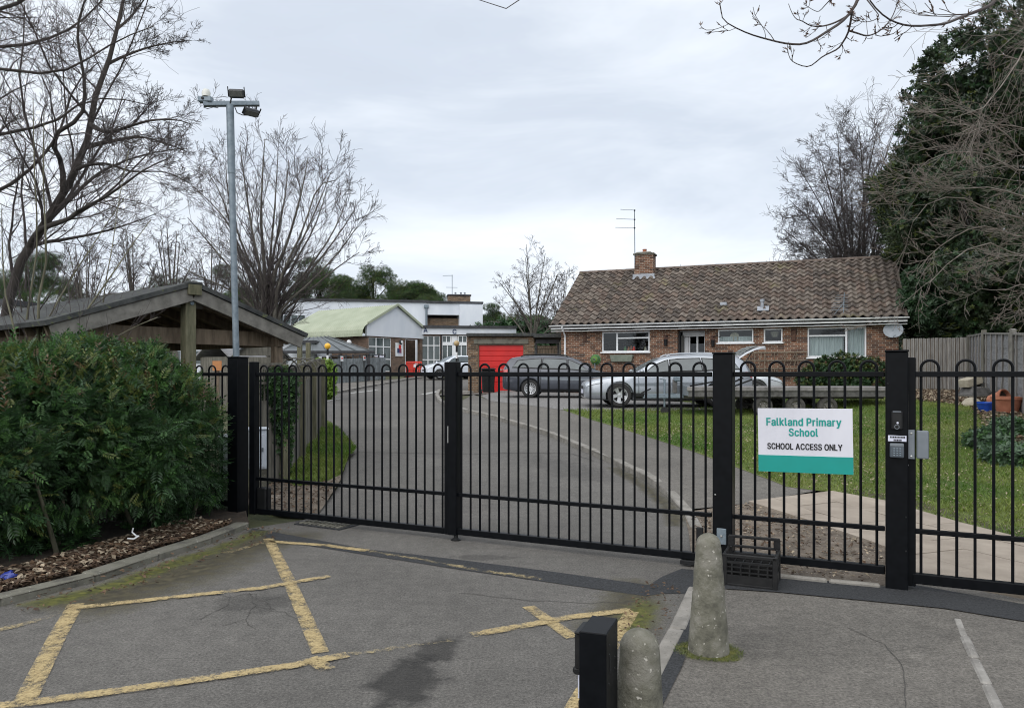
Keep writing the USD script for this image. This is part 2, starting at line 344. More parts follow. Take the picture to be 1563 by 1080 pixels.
tile_mat = mat('concrete_roof_tile', (0.058, 0.044, 0.036), (0.135, 0.108, 0.09), 3.2, 0.92, 0.004, 60, island=0.30, detail=8, speck=(26, 0.60, (0.24, 0.21, 0.165)), patch=(1.0, 0.585, (0.135, 0.120, 0.062)), c3=(0.10, 0.078, 0.064))
ridge_mat = mat('ridge_tile', (0.08, 0.06, 0.05), (0.15, 0.115, 0.095), 6, 0.92, 0.004, 60, island=0.2, speck=(26, 0.62, (0.2, 0.18, 0.14)))
red_paint = mat('red_garage_paint', (0.50, 0.010, 0.009), (0.62, 0.016, 0.013), 1.2, 0.42, detail=8)
red_plastic = mat('red_plastic', (0.62, 0.035, 0.02), (0.72, 0.05, 0.03), 3, 0.45)
terracotta = mat('terracotta', (0.28, 0.10, 0.055), (0.42, 0.17, 0.10), 6, 0.85, 0.002, 40)
blue_glaze = mat('blue_glaze', (0.01, 0.05, 0.30), (0.02, 0.08, 0.42), 5, 0.15, coat=0.5)
lead = mat('lead_flashing', (0.22, 0.24, 0.27), (0.33, 0.35, 0.38), 6, 0.5)
green_roof = mat('pale_green_sheet', (0.28, 0.315, 0.22), (0.37, 0.40, 0.295), 0.9, 0.45, lo=0.3, hi=0.7)
glaze_roof = mat('grey_canopy_sheet', (0.045, 0.052, 0.053), (0.095, 0.105, 0.105), 1.2, 0.4)
bark_grey = mat('grey_bark', (0.060, 0.052, 0.043), (0.15, 0.14, 0.118), 6, 0.95, 0.01, 40, coords='world', stretch=(1, 1, 0.35))
bark_dark = mat('dark_bark', (0.028, 0.024, 0.021), (0.065, 0.056, 0.049), 6, 0.95, 0.01, 40, coords='world', stretch=(1, 1, 0.35))
bark_green = mat('green_bark', (0.075, 0.072, 0.045), (0.17, 0.16, 0.11), 6, 0.95, 0.006, 40, coords='world', stretch=(1, 1, 0.35))
twig_pale = mat('pale_twig', (0.11, 0.092, 0.078), (0.205, 0.178, 0.155), 8, 0.9, coords='world')
twig_dark = mat('dark_twig', (0.040, 0.033, 0.033), (0.085, 0.07, 0.066), 8, 0.9, coords='world')
bud_mat = mat('brown_bud', (0.10, 0.06, 0.045), (0.16, 0.10, 0.075), 20, 0.6)
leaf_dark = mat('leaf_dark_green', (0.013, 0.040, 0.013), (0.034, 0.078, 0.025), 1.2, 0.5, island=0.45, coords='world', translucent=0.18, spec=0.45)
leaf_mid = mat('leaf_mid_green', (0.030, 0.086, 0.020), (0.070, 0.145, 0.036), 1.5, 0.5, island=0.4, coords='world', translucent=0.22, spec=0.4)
leaf_olive = mat('leaf_olive', (0.055, 0.080, 0.016), (0.115, 0.135, 0.034), 1.5, 0.42, island=0.4, coords='world', translucent=0.22)
leaf_bronze = mat('leaf_bronze', (0.075, 0.042, 0.020), (0.12, 0.078, 0.035), 1.5, 0.5, island=0.4, coords='world', translucent=0.2)
leaf_yellow = mat('leaf_yellow', (0.55, 0.42, 0.05), (0.62, 0.5, 0.08), 4, 0.5, coords='world')
leaf_lime = mat('leaf_lime', (0.13, 0.24, 0.025), (0.24, 0.36, 0.05), 2, 0.45, island=0.35, coords='world', translucent=0.25)
leaf_blue = mat('leaf_blue_green', (0.038, 0.075, 0.040), (0.075, 0.125, 0.068), 2, 0.45, island=0.35, coords='world', translucent=0.2)
needle = mat('pine_needle', (0.030, 0.055, 0.022), (0.065, 0.095, 0.038), 0.7, 0.6, island=0.45, coords='world')
yew = mat('yew_leaf', (0.010, 0.022, 0.008), (0.030, 0.048, 0.016), 0.6, 0.5, island=0.5, coords='world')
litter = mat('dead_leaf', (0.055, 0.034, 0.021), (0.135, 0.083, 0.048), 3, 0.8, island=0.5, coords='world')
litter_pale = mat('pale_dead_leaf', (0.24, 0.19, 0.13), (0.36, 0.30, 0.22), 3, 0.8, island=0.4, coords='world')
blade = mat('grass_blade', (0.055, 0.120, 0.011), (0.170, 0.205, 0.044), 0.55, 0.6, island=0.35, coords='world', translucent=0.25)
sign_white = mat('sign_white', (0.53, 0.53, 0.58), (0.62, 0.62, 0.67), 2.5, 0.4, detail=9, stretch=(1, 1, 0.5))
sign_teal = mat('sign_teal', (0.0, 0.235, 0.20), (0.0, 0.26, 0.225), 3, 0.4)
ink = mat('black_ink', (0.008, 0.008, 0.010), (0.012, 0.012, 0.014), 5, 0.5)
label_white = mat('label_white', (0.55, 0.56, 0.66), (0.6, 0.61, 0.7), 5, 0.4)
silver_paint = mat('silver_paint', (0.33, 0.355, 0.385), (0.40, 0.425, 0.455), 2, 0.27, metal=0.6, coat=0.7)
pale_silver = mat('pale_silver_paint', (0.55, 0.57, 0.60), (0.62, 0.64, 0.67), 2, 0.28, metal=0.35, coat=0.7)
graphite_paint = mat('graphite_paint', (0.040, 0.045, 0.058), (0.060, 0.066, 0.082), 2, 0.3, metal=0.45, coat=0.8)
white_paint = mat('white_car_paint', (0.60, 0.64, 0.70), (0.66, 0.70, 0.76), 2, 0.25, coat=0.7)
alloy = mat('alloy_wheel', (0.42, 0.43, 0.44), (0.55, 0.56, 0.57), 9, 0.35, metal=0.7)
seam = mat('panel_gap', (0.006, 0.006, 0.007), (0.01, 0.01, 0.01), 5, 0.7)
tail_red = mat('tail_lamp_red', (0.35, 0.012, 0.015), (0.45, 0.02, 0.02), 8, 0.15, coat=1.0)
lamp_clear = mat('headlamp', (0.42, 0.46, 0.50), (0.6, 0.64, 0.68), 30, 0.12, coat=1.0)
amber = mat('amber_globe', (0.80, 0.42, 0.03), (0.86, 0.48, 0.05), 4, 0.35)
amber_dull = mat('weathered_globe', (0.34, 0.24, 0.11), (0.45, 0.33, 0.17), 8, 0.5)
blue_ink = mat('dark_blue_letter', (0.01, 0.03, 0.09), (0.015, 0.04, 0.12), 4, 0.5)
curtain = mat('net_curtain', (0.30, 0.34, 0.34), (0.52, 0.55, 0.54), 5, 0.9, stretch=(7, 7, 0.4))
dish_grey = mat('dish_grey', (0.22, 0.25, 0.28), (0.30, 0.33, 0.36), 4, 0.5)
deck_mat = mat('trailer_deck', (0.13, 0.122, 0.12), (0.25, 0.237, 0.23), 5, 0.6, 0.001, 50, metal=0.2)
trailer_frame = mat('trailer_frame', (0.05, 0.048, 0.045), (0.13, 0.125, 0.12), 6, 0.7)
trailer_wheel = mat('trailer_wheel', (0.10, 0.095, 0.085), (0.19, 0.18, 0.16), 9, 0.8)
cabinet = mat('cabinet_white', (0.50, 0.54, 0.60), (0.58, 0.62, 0.67), 3, 0.45)
cabinet_green = mat('cabinet_green', (0.16, 0.20, 0.18), (0.22, 0.26, 0.24), 3, 0.5)
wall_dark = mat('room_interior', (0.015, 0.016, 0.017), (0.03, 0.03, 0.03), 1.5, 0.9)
stone_ornament = mat('pale_stone', (0.28, 0.25, 0.19), (0.42, 0.38, 0.30), 8, 0.9, 0.004, 50)
orange_box = mat('orange_board', (0.42, 0.17, 0.06), (0.5, 0.22, 0.08), 4, 0.6)
hose_green = mat('hose_green', (0.03, 0.15, 0.07), (0.10, 0.22, 0.05), 10, 0.5)
brick_red = brick('house_brick', (0.115, 0.056, 0.036), (0.22, 0.10, 0.055), (0.42, 0.38, 0.32), (0.26, 0.26, 0.28))
brick_brown = brick('brown_brick', (0.12, 0.075, 0.045), (0.21, 0.135, 0.08), (0.30, 0.275, 0.23), (0.42, 0.42, 0.42))
brick_school = brick('school_brick', (0.135, 0.09, 0.066), (0.20, 0.13, 0.095), (0.21, 0.185, 0.165), (0.55, 0.55, 0.55))
# glass: panes that reflect the sky and let light through
usdkit.material(stage, L('window_glass'), {'t': ('transparent_bsdf', {'color': (0.80, 0.86, 0.86)}), 'g': ('glossy_bsdf', {'roughness': 0.02, 'color': (0.9, 0.95, 1.0)}), 'fr': ('layer_weight', {'blend': 0.5}), 'p4': ('math', {'math_type': 'power', 'value2': 3.0}),
    'pw': ('math', {'math_type': 'multiply_add', 'value2': 0.55, 'value3': 0.05}), 'm': ('mix_closure', {})}, [('fr.facing', 'p4.value1'), ('p4.value', 'pw.value1'), ('pw.value', 'm.fac'), ('t.BSDF', 'm.closure1'), ('g.BSDF', 'm.closure2')], surface='m.closure')
window_glass = L('window_glass')
car_glass = mat('tinted_car_glass', (0.030, 0.042, 0.046), (0.085, 0.105, 0.110), 1.3, 0.05, spec=0.8)
# asphalt: aggregate, patches, tyre-worn tone, cracks and oil stains with shapes of their own
def asphalt(name, c1, c2, stains=(), crack=0.5, tint=(1, 1, 1)):
    nodes = {'geo': ('geometry', {}), 'a': ('noise_texture', {'scale': 62.0, 'detail': 4.0, 'roughness': 0.8}), 'ar': ('rgb_ramp', {'ramp': [(0.36, c1), (0.5, tuple(0.5 * (x + y) for x, y in zip(c1, c2))), (0.66, c2)]}),
             'v': ('voronoi_texture', {'scale': 160.0}), 'vr': ('map_range', {'from_min': 0.0, 'from_max': 0.5, 'to_min': 1.25, 'to_max': 0.75, 'clamp': True}),
             'l': ('noise_texture', {'scale': 0.55, 'detail': 7.0, 'roughness': 0.62}), 'lr': ('map_range', {'from_min': 0.3, 'from_max': 0.7, 'to_min': 0.76, 'to_max': 1.2, 'clamp': True}),
             'mid': ('noise_texture', {'scale': 9.0, 'detail': 6.0, 'roughness': 0.7}), 'midr': ('map_range', {'from_min': 0.3, 'from_max': 0.7, 'to_min': 0.78, 'to_max': 1.2, 'clamp': True}), 'mm': ('math', {'math_type': 'multiply'}),
             'cn': ('noise_texture', {'scale': 1.3, 'detail': 5.0}), 'cmix': ('vector_math', {'math_type': 'multiply_add', 'vector2': (0.5, 0.5, 0.5)}),
             'cv': ('voronoi_texture', {'scale': 0.62, 'feature': 'distance_to_edge'}), 'cr': ('map_range', {'from_min': 0.0, 'from_max': 0.006, 'to_min': 0.0, 'to_max': 1.0, 'clamp': True}), 'ck': ('map_range', {'from_min': 0.54, 'from_max': 0.66, 'to_min': 1.0, 'to_max': 1.0 - crack, 'clamp': True}), 'cmx': ('math', {'math_type': 'maximum'}),
             'k': ('math', {'math_type': 'multiply'}), 'k2': ('math', {'math_type': 'multiply'}), 'hs': ('hsv', {}), 'b': ('bump', {'strength': 1.0, 'distance': 0.006}), 'p': ('principled_bsdf', {'roughness': 0.92})}
    links = [('geo.position', 'a.vector'), ('geo.position', 'v.vector'), ('geo.position', 'l.vector'), ('geo.position', 'mid.vector'), ('geo.position', 'cn.vector'), ('cn.color', 'cmix.vector1'), ('geo.position', 'cmix.vector3'), ('cmix.vector', 'cv.vector'), ('a.fac', 'ar.fac'), ('v.distance', 'vr.value'),
             ('l.fac', 'lr.value'), ('mid.fac', 'midr.value'), ('lr.result', 'mm.value1'), ('midr.result', 'mm.value2'), ('cv.distance', 'cr.value'), ('vr.result', 'k.value1'), ('mm.value', 'k.value2'), ('k.value', 'k2.value1'), ('l.fac', 'ck.value'), ('cr.result', 'cmx.value1'), ('ck.result', 'cmx.value2'), ('cmx.value', 'k2.value2'), ('ar.color', 'hs.color'), ('a.fac', 'b.height'), ('b.normal', 'p.normal')]
    last = 'k2.value'
    for i, (x, y, rx, ry, rot, amt) in enumerate(stains):
        nodes |= {f's{i}m': ('mapping', {'mapping_type': 'texture', 'location': (x, y, 0.0), 'rotation': (0, 0, rot), 'scale': (rx, ry, 1000.0)}), f's{i}l': ('vector_math', {'math_type': 'length'}), f's{i}n': ('noise_texture', {'scale': 6.0, 'detail': 5.0, 'roughness': 0.65}),
                  f's{i}a': ('math', {'math_type': 'multiply_add', 'value2': 1.7, 'value3': -0.85}), f's{i}b': ('math', {'math_type': 'add'}), f's{i}r': ('map_range', {'from_min': 0.62, 'from_max': 1.0, 'to_min': 1 - amt, 'to_max': 1.0, 'clamp': True}), f's{i}k': ('math', {'math_type': 'multiply'})}
        links += [('geo.position', f's{i}m.vector'), (f's{i}m.vector', f's{i}l.vector1'), ('geo.position', f's{i}n.vector'), (f's{i}n.fac', f's{i}a.value1'), (f's{i}l.value', f's{i}b.value1'), (f's{i}a.value', f's{i}b.value2'), (f's{i}b.value', f's{i}r.value'), (last, f's{i}k.value1'), (f's{i}r.result', f's{i}k.value2')]
        last = f's{i}k.value'
    links += [(last, 'hs.value'), ('hs.color', 'p.base_color')]
    usdkit.material(stage, L(name), nodes, links, surface='p.BSDF')
    return L(name)
def cutout(name, c1, c2, threshold, scale, soft=0.04, rough=0.9, bump=0.0, scale2=None, fray=0.12):
    """worn paint, moss: a thin coat with holes"""
    usdkit.material(stage, L(name), {'geo': ('geometry', {}), 'n': ('noise_texture', {'scale': scale, 'detail': 8.0, 'roughness': 0.72}), 'n2': ('noise_texture', {'scale': scale2 or scale * 0.22, 'detail': 3.0}),
        'av0': ('mix_float', {'fac': 0.42}), 'n3': ('noise_texture', {'scale': 150.0, 'detail': 3.0, 'roughness': 0.8}), 'av': ('mix_float', {'fac': 0.38}), 'mr': ('map_range', {'from_min': threshold - soft, 'from_max': threshold + soft, 'clamp': True}), 'uv': ('texture_coordinate', {}), 'ux': ('separate_xyz', {}), 'fd': ('math', {'math_type': 'multiply_add', 'value2': fray, 'value3': -fray}), 'ad': ('math', {'math_type': 'add'}),
        'c': ('noise_texture', {'scale': scale * 2.0, 'detail': 4.0}), 'r': ('rgb_ramp', {'ramp': [(0.35, c1), (0.65, c2)]}), 'p': ('principled_bsdf', {'roughness': rough}), 't': ('transparent_bsdf', {}), 'm': ('mix_closure', {})},
        [('geo.position', 'n.vector'), ('geo.position', 'n2.vector'), ('geo.position', 'c.vector'), ('n.fac', 'av0.a'), ('n2.fac', 'av0.b'), ('geo.position', 'n3.vector'), ('av0.result', 'av.a'), ('n3.fac', 'av.b'), ('uv.UV', 'ux.vector'), ('ux.x', 'fd.value1'), ('av.result', 'ad.value1'), ('fd.value', 'ad.value2'), ('ad.value', 'mr.value'), ('mr.result', 'm.fac'), ('t.BSDF', 'm.closure1'), ('p.BSDF', 'm.closure2'), ('c.fac', 'r.fac'), ('r.color', 'p.base_color')], surface='m.closure')
    return L(name)
yellow_paint = cutout('worn_yellow_paint', (0.32, 0.24, 0.115), (0.43, 0.335, 0.17), 0.462, 38, 0.045, fray=0.055)
yellow_faint = cutout('very_worn_yellow_paint', (0.28, 0.22, 0.115), (0.37, 0.30, 0.165), 0.520, 26, 0.04, fray=0.10)
white_road_paint = cutout('worn_white_paint', (0.42, 0.42, 0.41), (0.55, 0.55, 0.53), 0.44, 14, 0.05, fray=0.1)
moss_mat = cutout('moss', (0.050, 0.056, 0.010), (0.115, 0.115, 0.020), 0.40, 9, 0.10, scale2=1.8, fray=0.32)
moss_brown = cutout('mossy_dirt', (0.036, 0.031, 0.018), (0.075, 0.064, 0.034), 0.36, 6, 0.16, scale2=1.2, fray=0.30)
lawn_mat = mat('lawn', (0.060, 0.110, 0.014), (0.165, 0.185, 0.045), 0.7, 0.95, 0.03, 60, coords='world', detail=9, speck=(30, 0.63, (0.16, 0.145, 0.07)))
land_mat = mat('rough_ground', (0.045, 0.055, 0.022), (0.09, 0.085, 0.045), 0.6, 1.0, 0.03, 14, coords='world', detail=8)
# ================================================================ the ground
xs = np.unique(np.concatenate([np.arange(-400, -30, 18.5), np.arange(-30, 34, 0.5), np.arange(34, 400, 18.3)]))
ys = np.unique(np.concatenate([np.arange(-60, 0, 6.0), np.arange(0, 64, 0.5), np.arange(64, 400, 12.0)]))
X, Y = np.meshgrid(xs, ys); nx = len(xs)
q = np.array([(j * nx + i, j * nx + i + 1, (j + 1) * nx + i + 1, (j + 1) * nx + i) for j in range(len(ys) - 1) for i in range(nx - 1)])
flat('ground', (np.column_stack([X.ravel(), Y.ravel(), land(X.ravel(), Y.ravel()) - 0.03]), q), land_mat, 'rough earth and grass beyond the drive and buildings', kind='structure', smooth=True)

# outlines, as the photograph shows them on the land
left_kerb = GS([(0, 925), (80, 905), (160, 884), (250, 852), (320, 830), (380, 806)])
dx = np.array(left_kerb[0]) - np.array(left_kerb[2]); dx /= np.linalg.norm(dx)
left_kerb = [tuple(np.array(left_kerb[0]) + dx * 6)] + left_kerb
verge_edge = GS([(478, 790), (497, 764), (517, 733), (524, 712), (529, 697), (541, 686)], raised)
left_far = GS([(530, 667), (514, 651), (491, 636), (476, 626)])
far_kerb = GS([(470, 610), (505, 602), (547, 594), (578, 588), (622, 580), (658, 575)])
right_kerb = GS([(708, 629), (745, 637), (783, 648), (837, 665), (887, 687), (945, 712), (990, 737), (1017, 757), (1037, 772), (1046, 786), (1053, 806)])
front_kerb = GS([(1056, 850), (1052, 897), (1003, 988), (975, 1040)])
fk = np.array(front_kerb[-1]) - np.array(front_kerb[-2]); fk /= np.linalg.norm(fk)
front_kerb.append(tuple(np.array(front_kerb[-1]) + fk * 5))
side_road = GS([(700, 578), (735, 580)]) + GS([(722, 600), (668, 596), (664, 604), (668, 613), (684, 622)])
road_pts = left_kerb + verge_edge + left_far + far_kerb + side_road + right_kerb + front_kerb
road_pts = road_pts + [(road_pts[-1][0] - 1, -6.0), (left_kerb[0][0], -6.0)]
road = Polygon(road_pts).buffer(0)
stain = lambda px, py, rx, ry, rot, amt: (*G(px, py), rx, ry, rot, amt)
def stain_line(a, b, w, amt):
    p, q_ = np.array(G(*a)), np.array(G(*b)); d = q_ - p; c = (p + q_) / 2
    return (*c, np.linalg.norm(d) * .62, w * 1.5, math.atan2(d[1], d[0]), amt)
asphalt_drive = asphalt('drive_asphalt', (0.072, 0.067, 0.060), (0.205, 0.193, 0.175), [stain_line((598, 1078), (640, 1008), .15, .66), stain_line((640, 1012), (690, 972), .10, .6), stain(388, 920, 0.30, 0.28, 0.0, 0.36), stain(865, 715, 0.5, 1.5, 0.35, 0.22), stain(735, 850, 0.3, 0.12, 0.0, 0.35)], 0.42)
asphalt_walk = asphalt('pavement_asphalt', (0.088, 0.080, 0.069), (0.230, 0.212, 0.186), [stain(1290, 975, 0.9, 0.5, 0.3, 0.14)], 0.30)
flat('road', sheet(road, 0.0, 0.4), asphalt_drive, 'grey asphalt school drive with worn yellow box markings, curving away beyond the gates', kind='structure', smooth=True)

# pavement in front of the fence, and beyond the gate
gate_line = lambda px, y_off=0.0: None
front_walk = Polygon(front_kerb + [(front_kerb[-1][0] + 1, -6.0), (14, -6.0)] + [(14, 1.2)] + GS([(1563, 915), (1388, 880), (1352, 893), (1190, 880), (1090, 868), (1056, 850)])).buffer(0)
flat('front_pavement', sheet(front_walk, 0.004, 0.4), asphalt_walk, 'worn brown-grey asphalt pavement in front of the railings', kind='structure', smooth=True)
lawn_edge = GS([(750, 612), (803, 618), (857, 625), (900, 640), (950, 655), (1007, 673), (1060, 690), (1125, 714), (1200, 743), (1245, 749)], raised)
kerb_in = [tuple(p) for p in right_kerb]
walk_poly = Polygon(kerb_in[:-2] + GS([(1046, 778), (1140, 768)], raised) + lawn_edge[::-1] + GS([(722, 602), (690, 620)], raised)).buffer(0)
flat('drive_pavement', sheet(walk_poly, 0.004, 0.4, raised), asphalt_walk, 'narrow asphalt pavement beside the drive, between its kerb and the lawn', kind='structure', smooth=True)
bed = Polygon(GS([(1047, 782), (1140, 769), (1225, 794), (1333, 832), (1352, 838), (1352, 893), (1190, 880), (1060, 862), (1054, 815)], raised)).buffer(0.02)
flat('soil_bed', sheet(bed, 0.006, 0.25, raised), soil, 'bare stony soil bed behind the fixed railing panel', kind='structure', smooth=True)
gravel = Polygon(GS([(735, 604), (750, 612), (803, 618), (857, 625), (905, 628), (1120, 624), (1200, 612), (1100, 596), (780, 592)], raised)).buffer(0.05)
flat('gravel_parking', sheet(gravel, 0.010, 0.5, raised), gravel_mat, 'grey gravel parking strip under the parked cars', kind='structure', smooth=True)
lawn = Polygon(lawn_edge[2:] + GS([(1272, 751), (1352, 767), (1402, 781), (1538, 818), (1600, 838)], raised) + [(6.3, 6.4), (8.6, 8.2), (11.5, 14.5), (11.4, 22.0), (13.2, 25.2), (5, 27.3), (5.6, 21.3)] + GS([(905, 626)], raised)).buffer(0)
flat('lawn', sheet(lawn, 0.008, 0.4, raised), lawn_mat, 'patchy green front lawn between the pavement and the bungalow', kind='structure', smooth=True)
verge = Polygon(GS([(414, 728), (445, 706), (487, 668), (488, 640), (493, 640), (514, 653), (530, 670), (541, 686), (529, 697), (524, 712), (519, 724), (490, 738), (450, 742)], raised)).buffer(0.02)
bare = Polygon(GS([(405, 745), (420, 735), (450, 740), (490, 738), (519, 724), (517, 733), (497, 764), (478, 790), (430, 786), (404, 775)], raised)).buffer(0.02)
flat('bare_verge', sheet(bare, 0.006, 0.3, raised), soil, 'bare trodden soil between the grass verge and the left gate leaf', kind='structure', smooth=True)
flat('grass_verge', sheet(verge, 0.008, 0.3, raised), lawn_mat, 'small grass verge between the drive and the left timber fence', kind='structure', smooth=True)
left_bed = Polygon(left_kerb + [(-3.0, 8.5), (-3.3, 9.6), (-9, 12), (-12, 3), (-9, -3)]).buffer(0)
flat('planting_bed', sheet(left_bed, 0.05, 0.3), dark_soil, 'dark leafy soil bed under the evergreen bush, behind a concrete kerb', kind='structure', smooth=True)
far_walk = Polygon(far_kerb + [tuple(G(700, 573)), (1.5, 58.0), (-8, 51.5)] + GS([(660, 572), (610, 580), (505, 588), (470, 596)]) ).buffer(0.02)
flat('far_pavement', sheet(far_walk, 0.09, 0.8), asphalt_walk, 'far pavement in front of the nursery fence', kind='structure', smooth=True)
yard = Polygon(GS([(664, 604), (722, 602), (800, 606), (860, 604)]) + [(1.8, 34.0), (-3.0, 36.0)]).buffer(0)
flat('garage_forecourt', sheet(yard, 0.012, 0.5), asphalt_walk, 'asphalt apron in front of the red garage door', kind='structure', smooth=True)

# new tarmac strips where the gate was set
strip = Polygon(GS([(372, 803), (395, 797), (520, 817), (690, 840), (850, 862), (1000, 882), (1040, 868), (1058, 870), (1058, 906), (1010, 906), (985, 904), (840, 884), (700, 861), (560, 840), (430, 821), (385, 813)])).buffer(0)
strip_in = Polygon(GS([(430, 803), (690, 842), (985, 878), (1002, 883), (985, 901), (690, 862), (520, 838)]))
flat('tarmac_strip', sheet(Polygon(GS([(385, 806), (560, 838), (690, 853), (840, 872), (990, 893), (1010, 880), (1040, 868), (1058, 870), (1058, 906), (1010, 906), (985, 910), (840, 889), (700, 869), (560, 847), (430, 826), (378, 813)])).buffer(0), 0.0042, 0.3), tarmac_new, 'dark tarmac trench strip across the drive in front of the double gates', kind='structure', smooth=True)
flat('tarmac_strip', sheet(Polygon(GS([(1106, 872), (1190, 882), (1352, 897), (1390, 893), (1563, 924), (1640, 938), (1640, 966), (1563, 950), (1440, 930), (1320, 918), (1185, 905), (1106, 900)])).buffer(0), 0.012, 0.3), tarmac_new, 'dark tarmac trench strip along the foot of the fixed railing and wicket gate', kind='structure', smooth=True)
flat('tarmac_strip', sheet(Polygon(GS([(1056, 897), (1052, 930), (1022, 1000), (985, 1085), (1000, 1100), (1040, 1020), (1062, 960), (1070, 905)])).buffer(0), 0.010, 0.3), tarmac_new, 'dark tarmac band between the kerb and the bollards', kind='structure', smooth=True)

# kerb stones: each its own piece
def kerb_run(parent, pts, width, height, length, mat_, seed, h=land, side=1, gap=0.008, base=0.0, smooth_in=None):
    rng = np.random.default_rng(seed)
    ls = LineString(pts); n = max(1, round(ls.length / length))
    for i in range(n):
        a, b = ls.interpolate(i / n * ls.length + gap / 2), ls.interpolate((i + 1) / n * ls.length - gap / 2)
        a, b = np.array([a.x, a.y]), np.array([b.x, b.y]); t = b - a; L_ = np.linalg.norm(t); t /= L_
        nrm = np.array([-t[1], t[0]]) * side
        m = (a + b) / 2 + nrm * width / 2
        za, zb = float(h(*a)), float(h(*b))
        R = rotm(0, -math.atan2(zb - za, L_), math.atan2(t[1], t[0])) @ rotm(rng.normal(0, 0.02), rng.normal(0, 0.006), rng.normal(0, 0.012))
        b_ = MB().box((m[0], m[1], (za + zb) / 2 + base + height - 0.1 + rng.normal(0, 0.005)), (L_, width, 0.2), ch=0.012, R=R)
        part(parent, 'kerb_stone', b_, mat_)
k1 = thing('kerb', 'mossy concrete kerb along the planting bed at the left', None, kind='structure')
kerb_run(k1, left_kerb[1:], 0.15, 0.062, 0.75, concrete_old, 1)
kerb_run(k1, [left_kerb[0], left_kerb[1]], 0.15, 0.062, 0.95, concrete_old, 2)
k2 = thing('kerb', 'concrete kerb curving along the right side of the drive beyond the gates', None, kind='structure')
kerb_run(k2, right_kerb, 0.125, 0.0, 0.9, pale_concrete, 3, h=lambda x, y: raised(x, y) + 0.012, side=1)
k3 = thing('kerb', 'flush pale kerb stones beside the nearer bollards', None, kind='structure')
kerb_run(k3, front_kerb[1:], 0.105, 0.014, 0.92, pale_concrete, 4, side=1)
k4 = thing('kerb', 'kerb round the grass verge on the left side of the drive', None, kind='structure')
kerb_run(k4, GS([(541, 686), (530, 669), (514, 652), (491, 637), (476, 627)], raised), 0.10, 0.0, 0.9, concrete, 5, h=lambda x, y: raised(x, y) + 0.02, side=1)
k5 = thing('kerb', 'far kerb in front of the nursery fence', None, kind='structure')
kerb_run(k5, far_kerb, 0.125, 0.10, 1.0, concrete, 6, side=1)
k7 = thing('kerb', 'kerb nib at the turning towards the red garage', None, kind='structure')
kerb_run(k7, [tuple(p) for p in side_road[2:]] + [tuple(right_kerb[0])], 0.125, 0.09, 0.9, concrete, 8, side=1)
k6 = thing('edging', 'narrow concrete edging let into the front pavement at the lower right', None, kind='structure')
kerb_run(k6, GS([(1453, 943), (1471, 990), (1490, 1030), (1514, 1085), (1545, 1150)]), 0.055, 0.012, 0.42, concrete, 7, side=1, gap=0.02)
e1 = thing('edging', 'broken white concrete edging under the fixed railing panel', None, kind='structure')
kerb_run(e1, GS([(1186, 884), (1240, 889), (1345, 899)]), 0.05, 0.035, 0.34, pale_concrete, 9, side=1, gap=0.015)

# tan flagged path to the wicket gate: every slab a piece
path = thing('flagged_path', 'tan paving slab path from the wicket gate to the pavement', None, kind='structure')
path_poly = Polygon(GS([(1142, 767), (1270, 751), (1352, 766), (1402, 781), (1538, 818), (1640, 846), (1640, 925), (1563, 911), (1387, 881), (1352, 893), (1352, 838), (1333, 830), (1225, 793)], lambda x, y: raised(x, y))).buffer(0)
A0, A1 = np.array(G(1272, 751, raised)), np.array(G(1538, 818, raised))
ang = math.atan2(*(A1 - A0)[::-1])
rot_poly = affinity.rotate(path_poly, -math.degrees(ang), origin=tuple(A0))
x0, y0, x1, y1 = rot_poly.bounds
rng = np.random.default_rng(12)
row = 0; yy = y1
while yy > y0:
    xx = x0 - (0.45 if row % 2 else 0.1)
    while xx < x1:
        cell = sbox(xx + 0.005, yy - 0.6 + 0.005, xx + 0.9 - 0.005, yy - 0.005).intersection(rot_poly)
        for g in getattr(cell, 'geoms', [cell]):
            if g.geom_type == 'Polygon' and g.area > 0.01:
                g = affinity.rotate(g, math.degrees(ang), origin=tuple(A0)).simplify(0.002)
                c = g.centroid
                mb = MB().prism(g, -0.04, 0.022 + rng.normal(0, 0.0015))
                v, f = mb.get(); v[:, 2] += raised(v[:, 0], v[:, 1])
                part(path, 'slab', (v, f), slab_tan)
        xx += 0.9
    yy -= 0.6; row += 1
flat('concrete_slab', MB().prism(Polygon(GS([(385, 752), (444, 750), (420, 768), (386, 783)])), 0.0, 0.03).move(t=(0, 0, 0.06)), slab_tan, 'small pinkish concrete slab behind the left gate hinge', kind='structure')
dr = thing('drain_grate', 'slotted drain grating set in the asphalt under the left gate leaf', 'drain')
ga, gb = np.array(G(470, 796)), np.array(G(532, 804)); tt = (gb - ga) / np.linalg.norm(gb - ga); nn = np.array([-tt[1], tt[0]])
gl = np.linalg.norm(gb - ga)
part(dr, 'frame', MB().box((*((ga + gb) / 2), 0.006), (gl + 0.06, 0.36, 0.012), rz=math.atan2(tt[1], tt[0])), tarmac_new)
for i in range(9):
    for j in range(3):
        c = ga + tt * gl * (i + 0.5) / 9 + nn * (j - 1) * 0.11
        part(dr, 'bar', MB().box((c[0], c[1], 0.016), (gl / 9 * 0.6, 0.08, 0.012), rz=math.atan2(tt[1], tt[0])), concrete_old)

